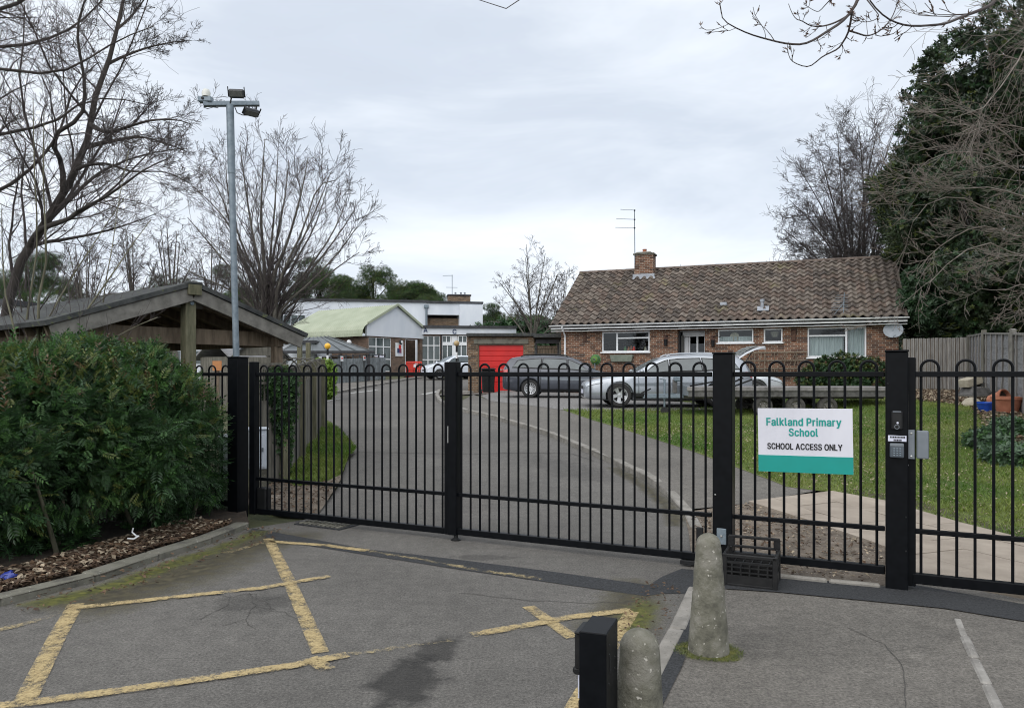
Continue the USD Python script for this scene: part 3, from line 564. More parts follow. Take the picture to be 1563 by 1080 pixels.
# painted markings, worn
def mark(pts, w, mat_, label, z=0.007):
    p = np.array(GS(pts)); ls = LineString(p)
    pl = ls.buffer(w / 2 + 0.008, cap_style=2); m = sheet(pl, z, 0.045)
    flat('painted_line', m, mat_, label, kind='structure', smooth=True, uv=edge_uv(pl, m, 0.014))
mark([(409, 822), (443, 892), (489, 997)], 0.082, yellow_paint, 'yellow painted line running from the left gate corner towards the camera')
mark([(405, 826), (445, 829), (500, 833), (560, 841)], 0.078, yellow_paint, 'yellow painted line along the dark tarmac strip at the left')
mark([(560, 841), (640, 854), (740, 872), (830, 884)], 0.085, yellow_faint, 'nearly worn away yellow line along the dark tarmac strip')
mark([(112, 929), (250, 914), (400, 898), (503, 880)], 0.074, yellow_paint, 'yellow painted line crossing the box in front of the planting bed', z=0.0095)
mark([(116, 922), (88, 970), (36, 1074)], 0.090, yellow_paint, 'yellow painted line at the lower left edge of the box')
mark([(-60, 1084), (60, 1072), (220, 1050), (440, 1018), (530, 1000)], 0.074, yellow_paint, 'long yellow painted line across the near side of the box', z=0.0095)
mark([(530, 1000), (600, 990), (696, 977)], 0.07, yellow_faint, 'faded yellow line by the dark oil stain')
mark([(720, 970), (800, 956), (870, 943), (962, 932)], 0.078, yellow_paint, 'yellow painted line behind the black reader post', z=0.0095)
mark([(472, 1006), (500, 1024)], 0.078, yellow_paint, 'short yellow cross tick on the near line', z=0.012)
mark([(806, 926), (840, 950), (874, 974)], 0.078, yellow_paint, 'short yellow line crossing behind the black reader post')
mark([(964, 934), (940, 975), (880, 1075), (850, 1130)], 0.080, yellow_paint, 'yellow painted line beside the kerb, behind the black reader post')
mark([(402, 828), (368, 838), (340, 845)], 0.10, yellow_faint, 'faint yellow line at the mossy kerb')
mark([(95, 935), (40, 952), (-40, 972)], 0.10, yellow_faint, 'faint yellow line on moss at the left edge')
mark([(498, 612), (520, 608)], 0.12, white_road_paint, 'white give way line at the far bend, left half')
mark([(533, 600), (575, 595)], 0.22, white_road_paint, 'white give way line at the far bend, middle')
mark([(645, 602), (672, 596)], 0.22, white_road_paint, 'white give way line at the garage turning')
# joints and cracks in the asphalt
def crack(pts, w, label, h=land, z=0.0035, jit=0.02, seed=1):
    rg = np.random.default_rng(seed); p = resample_line(GS(pts, h), 0.10); p[1:-1] += rg.normal(0, jit, p[1:-1].shape)
    flat('asphalt_crack', sheet(LineString(p).buffer(w / 2), z, 0.3, h), crack_mat, label, kind='structure', smooth=True)
def resample_line(pts, step):
    l = LineString(pts); n = max(2, int(l.length / step)); return np.array([(q.x, q.y) for q in (l.interpolate(i / n, normalized=True) for i in range(n + 1))])
crack_mat = mat('asphalt_crack', (0.040, 0.037, 0.033), (0.08, 0.075, 0.068), 30, 0.95, coords='world')
crack([(548, 690), (620, 691), (700, 693), (790, 691), (872, 692), (905, 703)], 0.035, 'dark joint running across the drive beyond the gates', jit=.008)
crack([(1292, 958), (1350, 985), (1380, 1020), (1382, 1085)], 0.005, 'curved seam in the front pavement at the right', z=0.0075, jit=.006)
for i, pts in enumerate(([(322, 905), (352, 912), (380, 905), (405, 918), (440, 908)], [(380, 905), (388, 925), (372, 945), (390, 960)], [(405, 918), (425, 935), (455, 945)], [(350, 912), (335, 930), (305, 945)], [(388, 925), (420, 930)], [(372, 945), (340, 955)])): crack(pts, 0.0045, f'thin crack in the crazed asphalt patch inside the yellow box, {["along its top", "down its middle", "at its right", "at its left", "short link right of the middle", "at its lower left"][i]}', jit=.018, seed=i)
crack([(700, 905), (800, 915), (900, 921), (985, 915)], 0.006, 'thin crack behind the black reader post, below the tarmac strip', jit=.015, seed=11)
# moss and dirt along the kerbs
def band(pts, w0, w1, mat_, label, h=land, z=0.0056, name='moss'):
    ls = LineString(pts); a = ls.buffer(w1, single_sided=True, cap_style=2) if w1 else ls
    m = sheet(a, z, 0.09, h)
    flat(name, m, mat_, label, kind='stuff', smooth=True, category='moss', uv=edge_uv(a, m, 0.5 * abs(w1)))
band(left_kerb[1:], 0, -0.42, moss_mat, 'green moss on the asphalt along the left kerb')
band(left_kerb[1:], 0, -0.95, moss_brown, 'brown mossy dirt spreading from the left kerb', z=0.0030)
band(GS([(1003, 985), (1040, 905), (1050, 890)]), 0, 0.60, moss_brown, 'brown mossy dirt on the asphalt by the pale kerb', z=0.0030)
band(GS([(1000, 985), (1036, 915)]), 0, 0.40, moss_mat, 'green moss by the pale kerb in front of the near bollard')
band(verge_edge[::-1], 0, -0.60, moss_mat, 'moss on the asphalt beside the grass verge')
band([tuple(p) for p in right_kerb[5:]], 0, -0.28, moss_brown, 'mossy dirt along the right kerb of the drive')

# grass blades, stones and fallen leaves
def in_poly(poly, n, rng, w=None):
    x0, y0, x1, y1 = poly.bounds; out = []
    while sum(map(len, out)) < n:
        p = rng.uniform((x0, y0), (x1, y1), (n * 2, 2))
        if w is not None: p = p[rng.uniform(size=len(p)) < w(p)]
        out.append(p[shapely.contains_xy(poly, p[:, 0], p[:, 1])])
    return np.vstack(out)[:n]
def grass(name, poly, n, seed, label, h, hgt=0.05, wid=0.010, w=None):
    rng = np.random.default_rng(seed); p = in_poly(poly, n, rng, w)
    k = meshkit.fbm(np.column_stack([p * 0.9, np.zeros(n)]), 3, 4)
    H = hgt * rng.uniform(0.5, 1.3, n) * (0.55 + 0.9 * k)
    bl = np.array([(-0.5, 0, 0), (0.5, 0, 0), (0.25, 0.28, 0.62), (-0.2, 0.75, 1.0)])
    v, f = scatter(bl, [(0, 1, 2), (0, 2, 3)], np.column_stack([p, h(p[:, 0], p[:, 1]) + 0.004]), rand_rot(rng, n, 0.35), np.column_stack([np.full(n, wid) * rng.uniform(.7, 1.4, n), H, H]))
    flat(name, (v, f), blade, label, category='grass', kind='stuff')
grass('grass', lawn.buffer(-0.03), 110000, 21, 'short grass of the front lawn', raised, 0.05, 0.011, w=lambda p: np.clip(1.15 - (p[:, 1] - 8) / 22, 0.12, 1))
grass('grass', verge.buffer(-0.02), 16000, 22, 'short grass of the verge by the left timber fence', raised, 0.07, 0.010)
leaf_card = np.array([(-0.5, 0, 0.02), (-0.12, 0.26, 0.12), (0.5, 0.03, 0.0), (-0.08, -0.27, 0.14), (0.1, 0, -0.05)])
leaf_faces = [(0, 4, 1), (1, 4, 2), (2, 4, 3), (3, 4, 0)]
def leaves_on(name, poly, n, seed, label, mat_, size, h, lift=0.02, tilt=0.45):
    rng = np.random.default_rng(seed); p = in_poly(poly, n, rng)
    v, f = scatter(leaf_card, leaf_faces, np.column_stack([p, h(p[:, 0], p[:, 1]) + lift + rng.uniform(0, 0.03, n)]), rand_rot(rng, n, tilt), size * rng.uniform(0.6, 1.35, n))
    flat(name, (v, f), mat_, label, category='leaf litter', kind='stuff')
litter_zone = LineString(left_kerb[1:]).buffer(0.75, single_sided=True, cap_style=2).difference(LineString(left_kerb[1:]).buffer(0.17))
leaves_on('leaf_litter', litter_zone, 5200, 31, 'brown fallen leaves on the soil behind the left kerb', litter, 0.062, land, 0.055)
leaves_on('leaf_litter', litter_zone, 500, 32, 'pale fallen leaves among the brown ones behind the left kerb', litter_pale, 0.055, land, 0.07)
leaves_on('leaf_litter', bare.buffer(-0.03), 260, 38, 'dead leaves on the bare soil by the left gate leaf', litter, 0.05, raised, 0.012)
edge_soil = LineString(GS([(1272, 751), (1352, 767), (1402, 781), (1538, 818), (1600, 838)], raised)).buffer(0.42, single_sided=True, cap_style=2)
ms_ = sheet(edge_soil, 0.016, 0.09, raised)
flat('worn_edge', ms_, moss_brown, 'worn muddy edge of the lawn along the flagged path', category='mud', kind='stuff', smooth=True, uv=edge_uv(edge_soil, ms_, 0.25))
leaves_on('leaf_litter', bed.buffer(-0.05), 420, 33, 'small fallen leaves and chips on the bare soil bed', litter_pale, 0.035, raised, 0.012)
leaves_on('leaf_litter', bed.buffer(-0.05), 520, 34, 'dark leaf scraps on the bare soil bed', litter, 0.042, raised, 0.012)
leaves_on('leaf_litter', lawn.buffer(-0.05).intersection(sbox(0, 0, 12, 17)), 5200, 35, 'pale fallen leaves scattered over the lawn', litter_pale, 0.036, raised, 0.03)
leaves_on('leaf_litter', LineString(left_kerb[1:]).buffer(-0.5, single_sided=True, cap_style=2), 240, 36, 'leaf crumbs in the gutter of the left kerb', litter, 0.035, land, 0.012)
leaves_on('leaf_litter', LineString(GS([(1003, 985), (1045, 900)])).buffer(0.3, single_sided=True, cap_style=2), 110, 37, 'leaf crumbs by the pale kerb', litter, 0.03, land, 0.012)
# ================================================================ gates, railings, posts, sign
G0 = np.array([ray(1368) * 5.64, 5.64]); gd = np.array([0.900, -0.4356]); gd /= np.linalg.norm(gd); gn = np.array([-gd[1], gd[0]]) # gn points away from the camera
GROT = math.atan2(gd[1], gd[0])
gs = lambda px: along(G0, gd, px)[0]
gp = lambda s, off=0.0: G0 + gd * s + gn * off
RAIL_Z = 1.60
def rail_panel(t, s0, s1, z_bot, z_mid, bars, lean=(0, 0), bottom_h=0.06, bow_first=True, top_d=0.045):
    """local frame: x along the gate from s0; bars: pairs joined by a bow on top"""
    Lg = s1 - s0
    part(t, 'top_rail', MB().box((Lg / 2, 0, RAIL_Z), (Lg, 0.04, 0.04), ch=0.004), black)
    part(t, 'middle_rail', MB().box((Lg / 2, 0, z_mid), (Lg, 0.035, 0.035), ch=0.004), black)
    part(t, 'bottom_rail', MB().box((Lg / 2, 0, z_bot + bottom_h / 2), (Lg, 0.06, bottom_h), ch=0.005), black)
    n = bars // 2; pitch = Lg / (2 * n)
    for i in range(n):
        xa = pitch * (2 * i + 0.5); xb = xa + pitch; r = pitch / 2
        pts = [(xa, 0, z_bot + bottom_h), (xa, 0, 0.9), (xa, 0, RAIL_Z + 0.045)] + [((xa + xb) / 2 - r * math.cos(a), 0, RAIL_Z + 0.045 + r * math.sin(a)) for a in np.linspace(0.18, math.pi - 0.18, 11)] + [(xb, 0, RAIL_Z + 0.045), (xb, 0, 0.9), (xb, 0, z_bot + bottom_h)]
        part(t, 'hoop_bar', MB().tube(pts, 0.0102, 8, cap=False), black, smooth=True)
def gate_leaf(label, s0, s1, z_bot, stile_at, latch_at, tilt0=0.0):
    o = gp(s0)
    t = thing('gate_leaf', label, 'gate', (o[0], o[1], 0), GROT, None)
    Lg = s1 - s0
    rail_panel(t, s0, s1, z_bot, 0.438, 24)
    return t, Lg
s_l, s_m, s_r = gs(392), gs(689.5), gs(1086)
tl, Ll = gate_leaf('left leaf of the black bow-top double gate, hinged by the bush', s_l, s_m - 0.055, 0.05, 0, 1)
part(tl, 'hinge_stile', MB().box((-0.045, 0, 0.89), (0.09, 0.07, 1.70), ch=0.006), black)
part(tl, 'meeting_stile', MB().box((Ll + 0.025, 0.0, 0.885), (0.075, 0.08, 1.67), ch=0.006), black)
part(tl, 'motor_box', MB().box((0.075, 0.03, 0.19), (0.13, 0.10, 0.30), ch=0.012), black_worn)
tr, Lr = gate_leaf('right leaf of the black bow-top double gate, beside the big post', s_m + 0.055, s_r + 0.0, 0.055, 1, 0)
part(tr, 'meeting_stile', MB().box((-0.03, 0.0, 0.885), (0.095, 0.10, 1.67), ch=0.006), black)
part(tr, 'keep_plate', MB().box((-0.07, -0.051, 1.02), (0.008, 0.01, 0.16)), steel)
part(tr, 'drop_bolt', MB().lathe([(0.0, 0.0), (0.045, 0.0), (0.05, 0.015), (0.022, 0.03), (0.018, 0.09), (0, 0.09)], 14, (-0.0, -0.02, -0.005)), black_worn, smooth=30)
part(tr, 'latch_bracket', MB().box((Lr - 0.09, -0.04, 0.27), (0.055, 0.03, 0.13), ch=0.004), black_worn)
part(tr, 'guide_foot', MB().box((Lr - 0.12, -0.02, 0.035), (0.26, 0.08, 0.035), ch=0.004), black_worn)
def gate_post(name, label, px, top, w=0.16, off=0.0, z0=-0.1):
    o = gp(gs(px), off)
    t = thing(name, label, 'post', (o[0], o[1], 0), GROT)
    part(t, 'shaft', MB().box((0, 0, (z0 + top - 0.012) / 2), (w, w, top - 0.012 - z0), ch=0.006), black)
    part(t, 'cap', MB().box((0, 0, top - 0.004), (w + 0.010, w + 0.010, 0.016), ch=0.004), black)
    return t
gate_post('gate_post', 'black square gate post beside the evergreen bush', 362.5, 1.795)
p2 = gate_post('gate_post', 'black square gate post with a steel plate, behind the crate', 1104.5, 1.776, 0.155)
part(p2, 'plate', MB().box((-0.005, -0.0835, 0.285), (0.075, 0.012, 0.13), ch=0.003), galv)
part(p2, 'plate_bolt', MB().lathe([(0, 0), (0.011, 0), (0.009, 0.008), (0, 0.009)], 10, (-0.005, -0.09, 0.29), rotm(math.pi / 2)), steel)
part(p2, 'bolt', MB().lathe([(0, 0), (0.008, 0), (0.006, 0.006), (0, 0.007)], 8, (-0.055, -0.078, 0.62), rotm(math.pi / 2)), steel)
p3 = gate_post('gate_post', 'black square gate post carrying the intercom and keypad', 1368, 1.777, 0.150)
for z in (1.53, 0.55, 0.30): part(p3, 'bolt', MB().lathe([(0, 0), (0.007, 0), (0.005, 0.006), (0, 0.007)], 8, (0.06 if z < 1 else -0.06, -0.0755, z), rotm(math.pi / 2)), black_worn)
# intercom, notice and keypad on that post
o = gp(gs(1368)); fx = lambda px: (px - 1368) / 213.0
zz = lambda py: EYE - (py - HORIZON) / FPX * 5.56
ic = thing('intercom', 'black door intercom on the right gate post', 'intercom', (o[0], o[1], 0), GROT)
part(ic, 'housing', MB().box((fx(1368), -0.088, zz(641)), (0.075, 0.026, 0.135), ch=0.008), black_plastic)
part(ic, 'hood', MB().box((fx(1368), -0.103, zz(628)), (0.055, 0.006, 0.008), ch=0.002), grey_metal)
part(ic, 'button', MB().lathe([(0, 0), (0.008, 0), (0.007, 0.004), (0, 0.005)], 12, (fx(1369), -0.101, zz(645)), rotm(math.pi / 2)), label_white, smooth=30)
part(ic, 'speaker', MB().lathe([(0.013, 0.0), (0.017, 0.0), (0.017, 0.003), (0.013, 0.003)], 16, (fx(1368), -0.1012, zz(651)), rotm(math.pi / 2)), grey_metal)
nt = thing('notice', 'small white notice with two blurred lines of print, between intercom and keypad', 'notice', (o[0], o[1], 0), GROT)
part(nt, 'plate', MB().box((fx(1368.5), -0.0785, zz(669)), (0.122, 0.005, 0.044), ch=0.001), label_white)
rng = np.random.default_rng(3)
for r_, (a, b, zc) in enumerate(((1358.5, 1379, 667), (1363.5, 1374, 671.5))):
    x = a
    while x < b:
        w = rng.uniform(1.2, 2.4); part(nt, 'print', MB().box((fx(x + w / 2), -0.0815, zz(zc)), (w / 213, 0.0015, 0.0135)), ink); x += w + 0.5
kp = thing('keypad', 'grey keypad with three columns of keys below the white notice', 'keypad', (o[0], o[1], 0), GROT)
part(kp, 'housing', MB().box((fx(1368), -0.089, zz(687)), (0.094, 0.028, 0.106), ch=0.006), mat('keypad_body', (0.055, 0.07, 0.085), (0.075, 0.09, 0.105), 12, 0.45))
part(kp, 'top_strip', MB().box((fx(1368), -0.104, zz(678.5)), (0.09, 0.004, 0.018), ch=0.001), grey_metal)
for i in range(4):
    for j in range(3): part(kp, 'key', MB().box((fx(1364.2 + 4.2 * j), -0.105, zz(684.2 + 3.4 * i)), (0.013, 0.006, 0.010), ch=0.002), galv)
# fixed railing between the two right posts, and the short one behind the bush
sa, sb_ = gs(1104.5) + 0.08, gs(1368) - 0.078
o = gp(sa)
fr = thing('railing_panel', 'fixed black bow-top railing panel carrying the school sign', 'railing', (o[0], o[1], 0), GROT)
rail_panel(fr, sa, sb_, 0.10, 0.44, 10)
sa2, sb2 = gs(362.5) - 1.55, gs(362.5) - 0.085
o = gp(sa2)
fl = thing('railing_panel', 'short black bow-top railing half hidden by the evergreen bush', 'railing', (o[0], o[1], 0), GROT)
rail_panel(fl, sa2, sb2, 0.10, 0.45, 14)
# wicket gate at the right
sw = gs(1392); o = gp(sw)
wk = thing('wicket_gate', 'black bow-top pedestrian gate with a grey lock box, at the right edge', 'gate', (o[0], o[1], 0), GROT)
rail_panel(wk, 0.0, 1.14, 0.055, 0.44, 10, bottom_h=0.075)
part(wk, 'lock_stile', MB().box((-0.005, 0, 0.88), (0.055, 0.055, 1.69), ch=0.005), black)
part(wk, 'end_stile', MB().box((1.165, 0, 0.88), (0.055, 0.055, 1.69), ch=0.005), black)
part(wk, 'lock_plate', MB().box((-0.008, -0.036, zz(678)), (0.045, 0.014, 0.215), ch=0.003), grey_metal)
part(wk, 'lock_box', MB().box((0.066, -0.012, zz(678)), (0.080, 0.075, 0.205), ch=0.006), grey_metal)
for z in (zz(661), zz(696)): part(wk, 'lock_bolt', MB().lathe([(0, 0), (0.008, 0), (0.007, 0.004), (0, 0.006)], 10, (-0.008, -0.043, z), rotm(math.pi / 2)), steel, smooth=30)
o = gp(sw + 1.30)
pw_ = thing('gate_post', 'black square post at the far side of the wicket gate, outside the picture edge', 'post', (o[0], o[1], 0), GROT)
part(pw_, 'shaft', MB().box((0, 0, 0.85), (0.15, 0.15, 1.85), ch=0.006), black)
gr_ = thing('cable_rod', 'thin steel cable rod running down beside the intercom post', 'rod', (*gp(gs(1384.5), -0.05), 0), GROT)
part(gr_, 'rod', MB().tube([(0, 0, 0.93), (0.001, 0, 1.3), (0, 0, 1.62)], 0.0035, 6), mat('dull_rod', (0.25, 0.24, 0.21), (0.33, 0.31, 0.28), 9, 0.6), smooth=True)
part(gr_, 'end_knob', MB().lathe([(0, -0.008), (0.007, -0.004), (0.007, 0.004), (0, 0.008)], 8, (0, 0, 0.93)), steel, smooth=True)
# the school sign
sg0, Zs0 = along(G0 - gn * 0.045, gd, 1156.5); sg1, Zs1 = along(G0 - gn * 0.045, gd, 1301.5)
SWd = sg1 - sg0
zt0, zb0 = P(0, 623, Zs0)[2], P(0, 720.5, Zs0)[2]
zt1, zb1 = P(0, 625.5, Zs1)[2], P(0, 724.5, Zs1)[2]
SHt = ((zt0 - zb0) + (zt1 - zb1)) / 2; zc = (zt0 + zb0 + zt1 + zb1) / 4
o = gp(sg0, -0.032)
sg = thing('school_sign', 'white and teal school name sign fixed to the railing panel', 'sign', (o[0], o[1], zc), GROT)
tiltx = rotm(0, -math.atan2((zt1 + zb1 - zt0 - zb0) / 2, SWd), 0)
def sbx(c, size, ch=0.0): return MB().box(c, size, ch=ch).move(R=tiltx)
bandh = SHt * 0.262
part(sg, 'board', sbx((SWd / 2, 0, 0), (SWd, 0.010, SHt), 0.001), sign_white)
part(sg, 'teal_band', sbx((SWd / 2, -0.0062, -SHt / 2 + bandh / 2), (SWd, 0.0025, bandh)), sign_teal)
def lettering(t, text, name, height, width, cx, cz, mat_, bold=True, y=-0.0055, depth=0.0018):
    x, ms = 0.0, []
    for ch in text:                                     # spaced letters
        if ch == ' ': x += height * 0.42; continue
        q = meshkit.text_mesh(ch, height, depth, bold); b = q.bounds; q.apply_translation((x - b[0, 0], 0, 0)); ms.append(q); x += b[1, 0] - b[0, 0] + height * 0.16
    m = trimesh.util.concatenate(ms); b = m.bounds
    m.apply_translation((-(b[0, 0] + b[1, 0]) / 2, -height / 2, 0)); m.apply_scale((width / (b[1, 0] - b[0, 0]), 1, 1))
    ms = []
    for k, dx_ in enumerate((0.0, -0.0013, 0.0013)):       # drawn bolder: three strokes side by side at slightly different depths
        q = m.copy(); q.apply_translation((dx_, 0, 0.0003 * k)); ms.append(q)
    m = trimesh.util.concatenate(ms)
    v = np.column_stack([m.vertices[:, 0] + cx, y - m.vertices[:, 2], m.vertices[:, 1] + cz]) @ tiltx.T
    part(t, name, (v, m.faces), mat_)
sgz = lambda py: (0.5 - (py - 624) / 98.5) * SHt
sgx = lambda px: (px - 1156.5) / 145.0 * SWd
lettering(sg, 'Falkland Primary', 'name_lettering', 0.058, SWd * 0.79, sgx(1227.5), sgz(644.5), sign_teal)
lettering(sg, 'School', 'name_lettering', 0.058, SWd * 0.305, sgx(1227.5), sgz(660.5), sign_teal)
lettering(sg, 'SCHOOL ACCESS ONLY', 'notice_lettering', 0.046, SWd * 0.79, sgx(1228.5), sgz(682.5), ink)
for px_ in (1180, 1278):
    part(sg, 'clip', MB().box((sgx(px_), 0.012, 0.30 * SHt), (0.03, 0.014, 0.02)), galv)

# ---------------------------------------------------------------- foreground street furniture
def bollard(label, x, y, hgt=0.68, r0=0.115, seed=1, leanx=0.0):
    t = thing('bollard', label, 'bollard', (x, y, 0.0))
    rt = 0.070
    prof = [(r0 * 1.00, -0.05), (r0, 0.0)] + [(r0 + (rt - r0) * s, s * (hgt - rt)) for s in np.linspace(0.03, 1, 26)] + [(rt * math.cos(a), hgt - rt + rt * 0.98 * math.sin(a)) for a in np.linspace(0.12, math.pi / 2 - 0.02, 12)] + [(0.0005, hgt - 0.001)]
    b = MB().lathe(prof, 48); v, f = b.get()
    n = meshkit.fbm(v * 22 + seed * 7.3, 4, seed) - 0.5; d = v.copy(); d[:, 2] = 0
    v = v + d / (np.linalg.norm(d, axis=1, keepdims=True) + 1e-6) * (n * 0.007)[:, None]
    part(t, 'shaft', (v, f), concrete_bollard, smooth=True)
    return t
concrete_bollard = mat('lichen_concrete', (0.075, 0.072, 0.056), (0.205, 0.195, 0.165), 9, 0.95, 0.007, 60, c3=(0.135, 0.13, 0.10), detail=10, speck=(48, 0.665, (0.42, 0.40, 0.35)))
bp = G(1081, 996)
bollard('tapered concrete bollard standing beside the black crate', bp[0], bp[1], 0.69, 0.118, 1)
bollard('tapered concrete bollard nearest the camera, behind the black reader post', 0.461, 2.72, 0.685, 0.112, 2)
rng = np.random.default_rng(77)
for (bx, by, lab) in ((bp[0], bp[1], 'moss and grass tufts round the foot of the bollard by the crate'),):
    n = 900; a = rng.uniform(0, 2 * np.pi, n); r = rng.uniform(0.105, 0.165, n) + 0.03 * np.cos(2 * a + 0.5)
    bl = np.array([(-0.5, 0, 0), (0.5, 0, 0), (0.2, 0.3, 0.6), (-0.1, 0.8, 1.0)])
    v, f = scatter(bl, [(0, 1, 2), (0, 2, 3)], np.column_stack([bx + r * np.cos(a), by + r * np.sin(a), np.zeros(n)]), rand_rot(rng, n, 0.7), np.column_stack([np.full(n, .006), rng.uniform(.012, .03, n), rng.uniform(.012, .03, n)]))
    flat('moss_ring', (v, f), leaf_olive, lab, category='moss', kind='stuff')
    flat('moss_ring', (mm_ := sheet(Point(bx, by).buffer(0.24), 0.016, 0.04)), moss_mat, uv=edge_uv(Point(bx, by).buffer(0.24), mm_, 0.12), label='moss patch on the pavement round the bollard by the crate', category='moss', kind='stuff')
# black reader post, lower edge of the picture
FL, FR, BR = np.array([0.2255, 2.532]), np.array([0.3137, 2.500]), np.array([0.374, 2.67])
pc = (FL + BR) / 2; pr = math.atan2((FR - FL)[1], (FR - FL)[0])
rp = thing('reader_post', 'short black access reader post at the bottom edge', 'post', (pc[0], pc[1], 0), pr)
wF, dF = np.linalg.norm(FR - FL), np.linalg.norm(BR - FR)
part(rp, 'shaft', MB().box((0, 0, 0.36), (wF, dF, 0.755), ch=0.003), black)
part(rp, 'reader_hood', MB().box((-wF / 2 - 0.014, 0.01, 0.650), (0.028, 0.11, 0.125), ch=0.006).box((-wF / 2 - 0.018, 0.01, 0.583), (0.036, 0.11, 0.028), ch=0.008), black_plastic)
part(rp, 'reader_cap', MB().box((-wF / 2 - 0.013, 0.01, 0.7155), (0.030, 0.12, 0.008), ch=0.003), black_worn)
part(rp, 'white_label', MB().box((-wF / 2 - 0.010, 0.0, 0.53), (0.016, 0.075, 0.085), ch=0.002), label_white)
part(rp, 'lower_reader', MB().box((-wF / 2 - 0.008, 0.0, 0.45), (0.014, 0.09, 0.07), ch=0.003), black_plastic)
for (yy_, z_) in ((-0.05, 0.69), (0.05, 0.70), (-0.055, 0.56), (0.035, 0.62), (0.035, 0.58), (-0.045, 0.655)):
    part(rp, 'screw', MB().lathe([(0, 0), (0.004, 0), (0.003, 0.002), (0, 0.003)], 8, (wF / 2, yy_, z_), rotm(0, math.pi / 2)), seam)
part(rp, 'slot', MB().box((wF / 2 + 0.0005, -0.035, 0.62), (0.002, 0.004, 0.05)), seam)
# black bottle crate
ca = np.array(G(1103, 894)); cb = np.array(G(1185, 903))
cdir = (cb - ca) / np.linalg.norm(cb - ca); cw = np.linalg.norm(cb - ca); cdp, chh = 0.31, 0.235
cr = thing('crate', 'black plastic bottle crate on the pavement against the gate post', 'crate', (ca[0], ca[1], 0.012), math.atan2(cdir[1], cdir[0]))
part(cr, 'base', MB().box((cw / 2, cdp / 2, 0.008), (cw, cdp, 0.016), ch=0.003), black_plastic)
for (x, y) in ((0.012, 0.012), (cw - 0.012, 0.012), (0.012, cdp - 0.012), (cw - 0.012, cdp - 0.012)):
    part(cr, 'corner_post', MB().box((x, y, chh / 2), (0.036, 0.03, chh), ch=0.004), black_plastic)
for y, nm in ((0.006, 'front_side'), (cdp - 0.006, 'rear_side')):
    b = MB().box((cw / 2, y, 0.045), (cw, 0.008, 0.075)).box((cw / 2, y, 0.175), (cw, 0.010, 0.016)).box((cw / 2, y, 0.105), (cw, 0.012, 0.010)).box((cw / 2, y, 0.14), (cw, 0.007, 0.008))
    for k in range(1, 6): b.box((cw * k / 6, y, 0.125), (0.012, 0.008, 0.09))
    part(cr, nm, b, black_plastic)
for x, nm in ((0.006, 'left_side'), (cw - 0.006, 'right_side')):
    part(cr, nm, MB().box((x, cdp / 2, 0.045), (0.008, cdp, 0.075)).box((x, cdp / 2, 0.16), (0.010, cdp, 0.05)), black_plastic)
hz = 0.075
part(cr, 'rim', MB().box((cw / 2, 0.006, chh - 0.012), (cw + 0.01, 0.018, 0.026), ch=0.004).box((0.006, cdp / 2, chh - 0.012), (0.018, cdp - 0.02, 0.026), ch=0.004).box((cw - 0.006, cdp / 2, chh - 0.012), (0.018, cdp - 0.02, 0.026), ch=0.004), black_plastic)
part(cr, 'handle', MB().box((cw / 2, cdp - 0.006, chh + hz), (cw, 0.02, 0.022), ch=0.004).box((0.02, cdp - 0.006, chh + hz / 2), (0.05, 0.018, hz), ch=0.004).box((cw - 0.02, cdp - 0.006, chh + hz / 2), (0.05, 0.018, hz), ch=0.004).box((cw / 2, cdp - 0.006, chh), (cw, 0.018, 0.02), ch=0.004), black_plastic)
b = MB()
for k in range(1, 6): b.box((cw * k / 6, cdp / 2, 0.09), (0.006, cdp - 0.03, 0.12))
for k in range(1, 4): b.box((cw / 2, cdp * k / 4, 0.09), (cw - 0.04, 0.006, 0.12))
part(cr, 'bottle_divider', b, black_plastic)
# ---------------------------------------------------------------- lamp post with camera and floodlights
lz = 9.2
lx = ray(361) * lz; lean = (P(351.5, 165, lz)[0] - P(361, 545, lz)[0]) / (P(0, 165, lz)[2] - P(0, 545, lz)[2])
lp = thing('lamp_post', 'tall galvanised lighting column with two floodlights on a crossarm', 'lamp post', (lx - lean * 0.2, lz, float(land(lx, lz))))
ztop = P(0, 160, lz)[2] - float(land(lx, lz))
LX = lambda z: lean * (z - 1.3)
part(lp, 'shaft', MB().tube([(LX(0), 0, -0.1), (LX(1.2), 0, 1.2)], 0.062, 20).tube([(LX(1.2), 0, 1.2), (LX(4.1), 0, 4.1)], 0.038, 20), galv, smooth=40)
part(lp, 'spigot', MB().tube([(LX(4.02), 0, 4.02), (LX(ztop), 0, ztop)], 0.045, 20), galv, smooth=40)
ax = LX(ztop)
mpp = lz / FPX
part(lp, 'crossarm', MB().bar((ax - 38 * mpp, -0.05, ztop - 0.01), (ax + 40 * mpp, 0.12, ztop + 0.055), 0.07, 0.055, ch=0.005), galv)
part(lp, 'cable', MB().tube([(ax + 0.07, -0.05, ztop - 0.03), (ax + 0.11, -0.06, ztop - 0.12), (ax + 0.17, -0.04, ztop - 0.14), (ax + 0.24, 0, ztop - 0.13)], 0.006, 6), black_plastic, smooth=True)
part(lp, 'cable', MB().tube([(ax - 0.30, -0.06, ztop - 0.05), (ax - 0.25, -0.06, ztop - 0.07), (ax - 0.18, -0.06, ztop - 0.05), (ax - 0.12, -0.06, ztop - 0.06)], 0.005, 6), black_plastic, smooth=True)
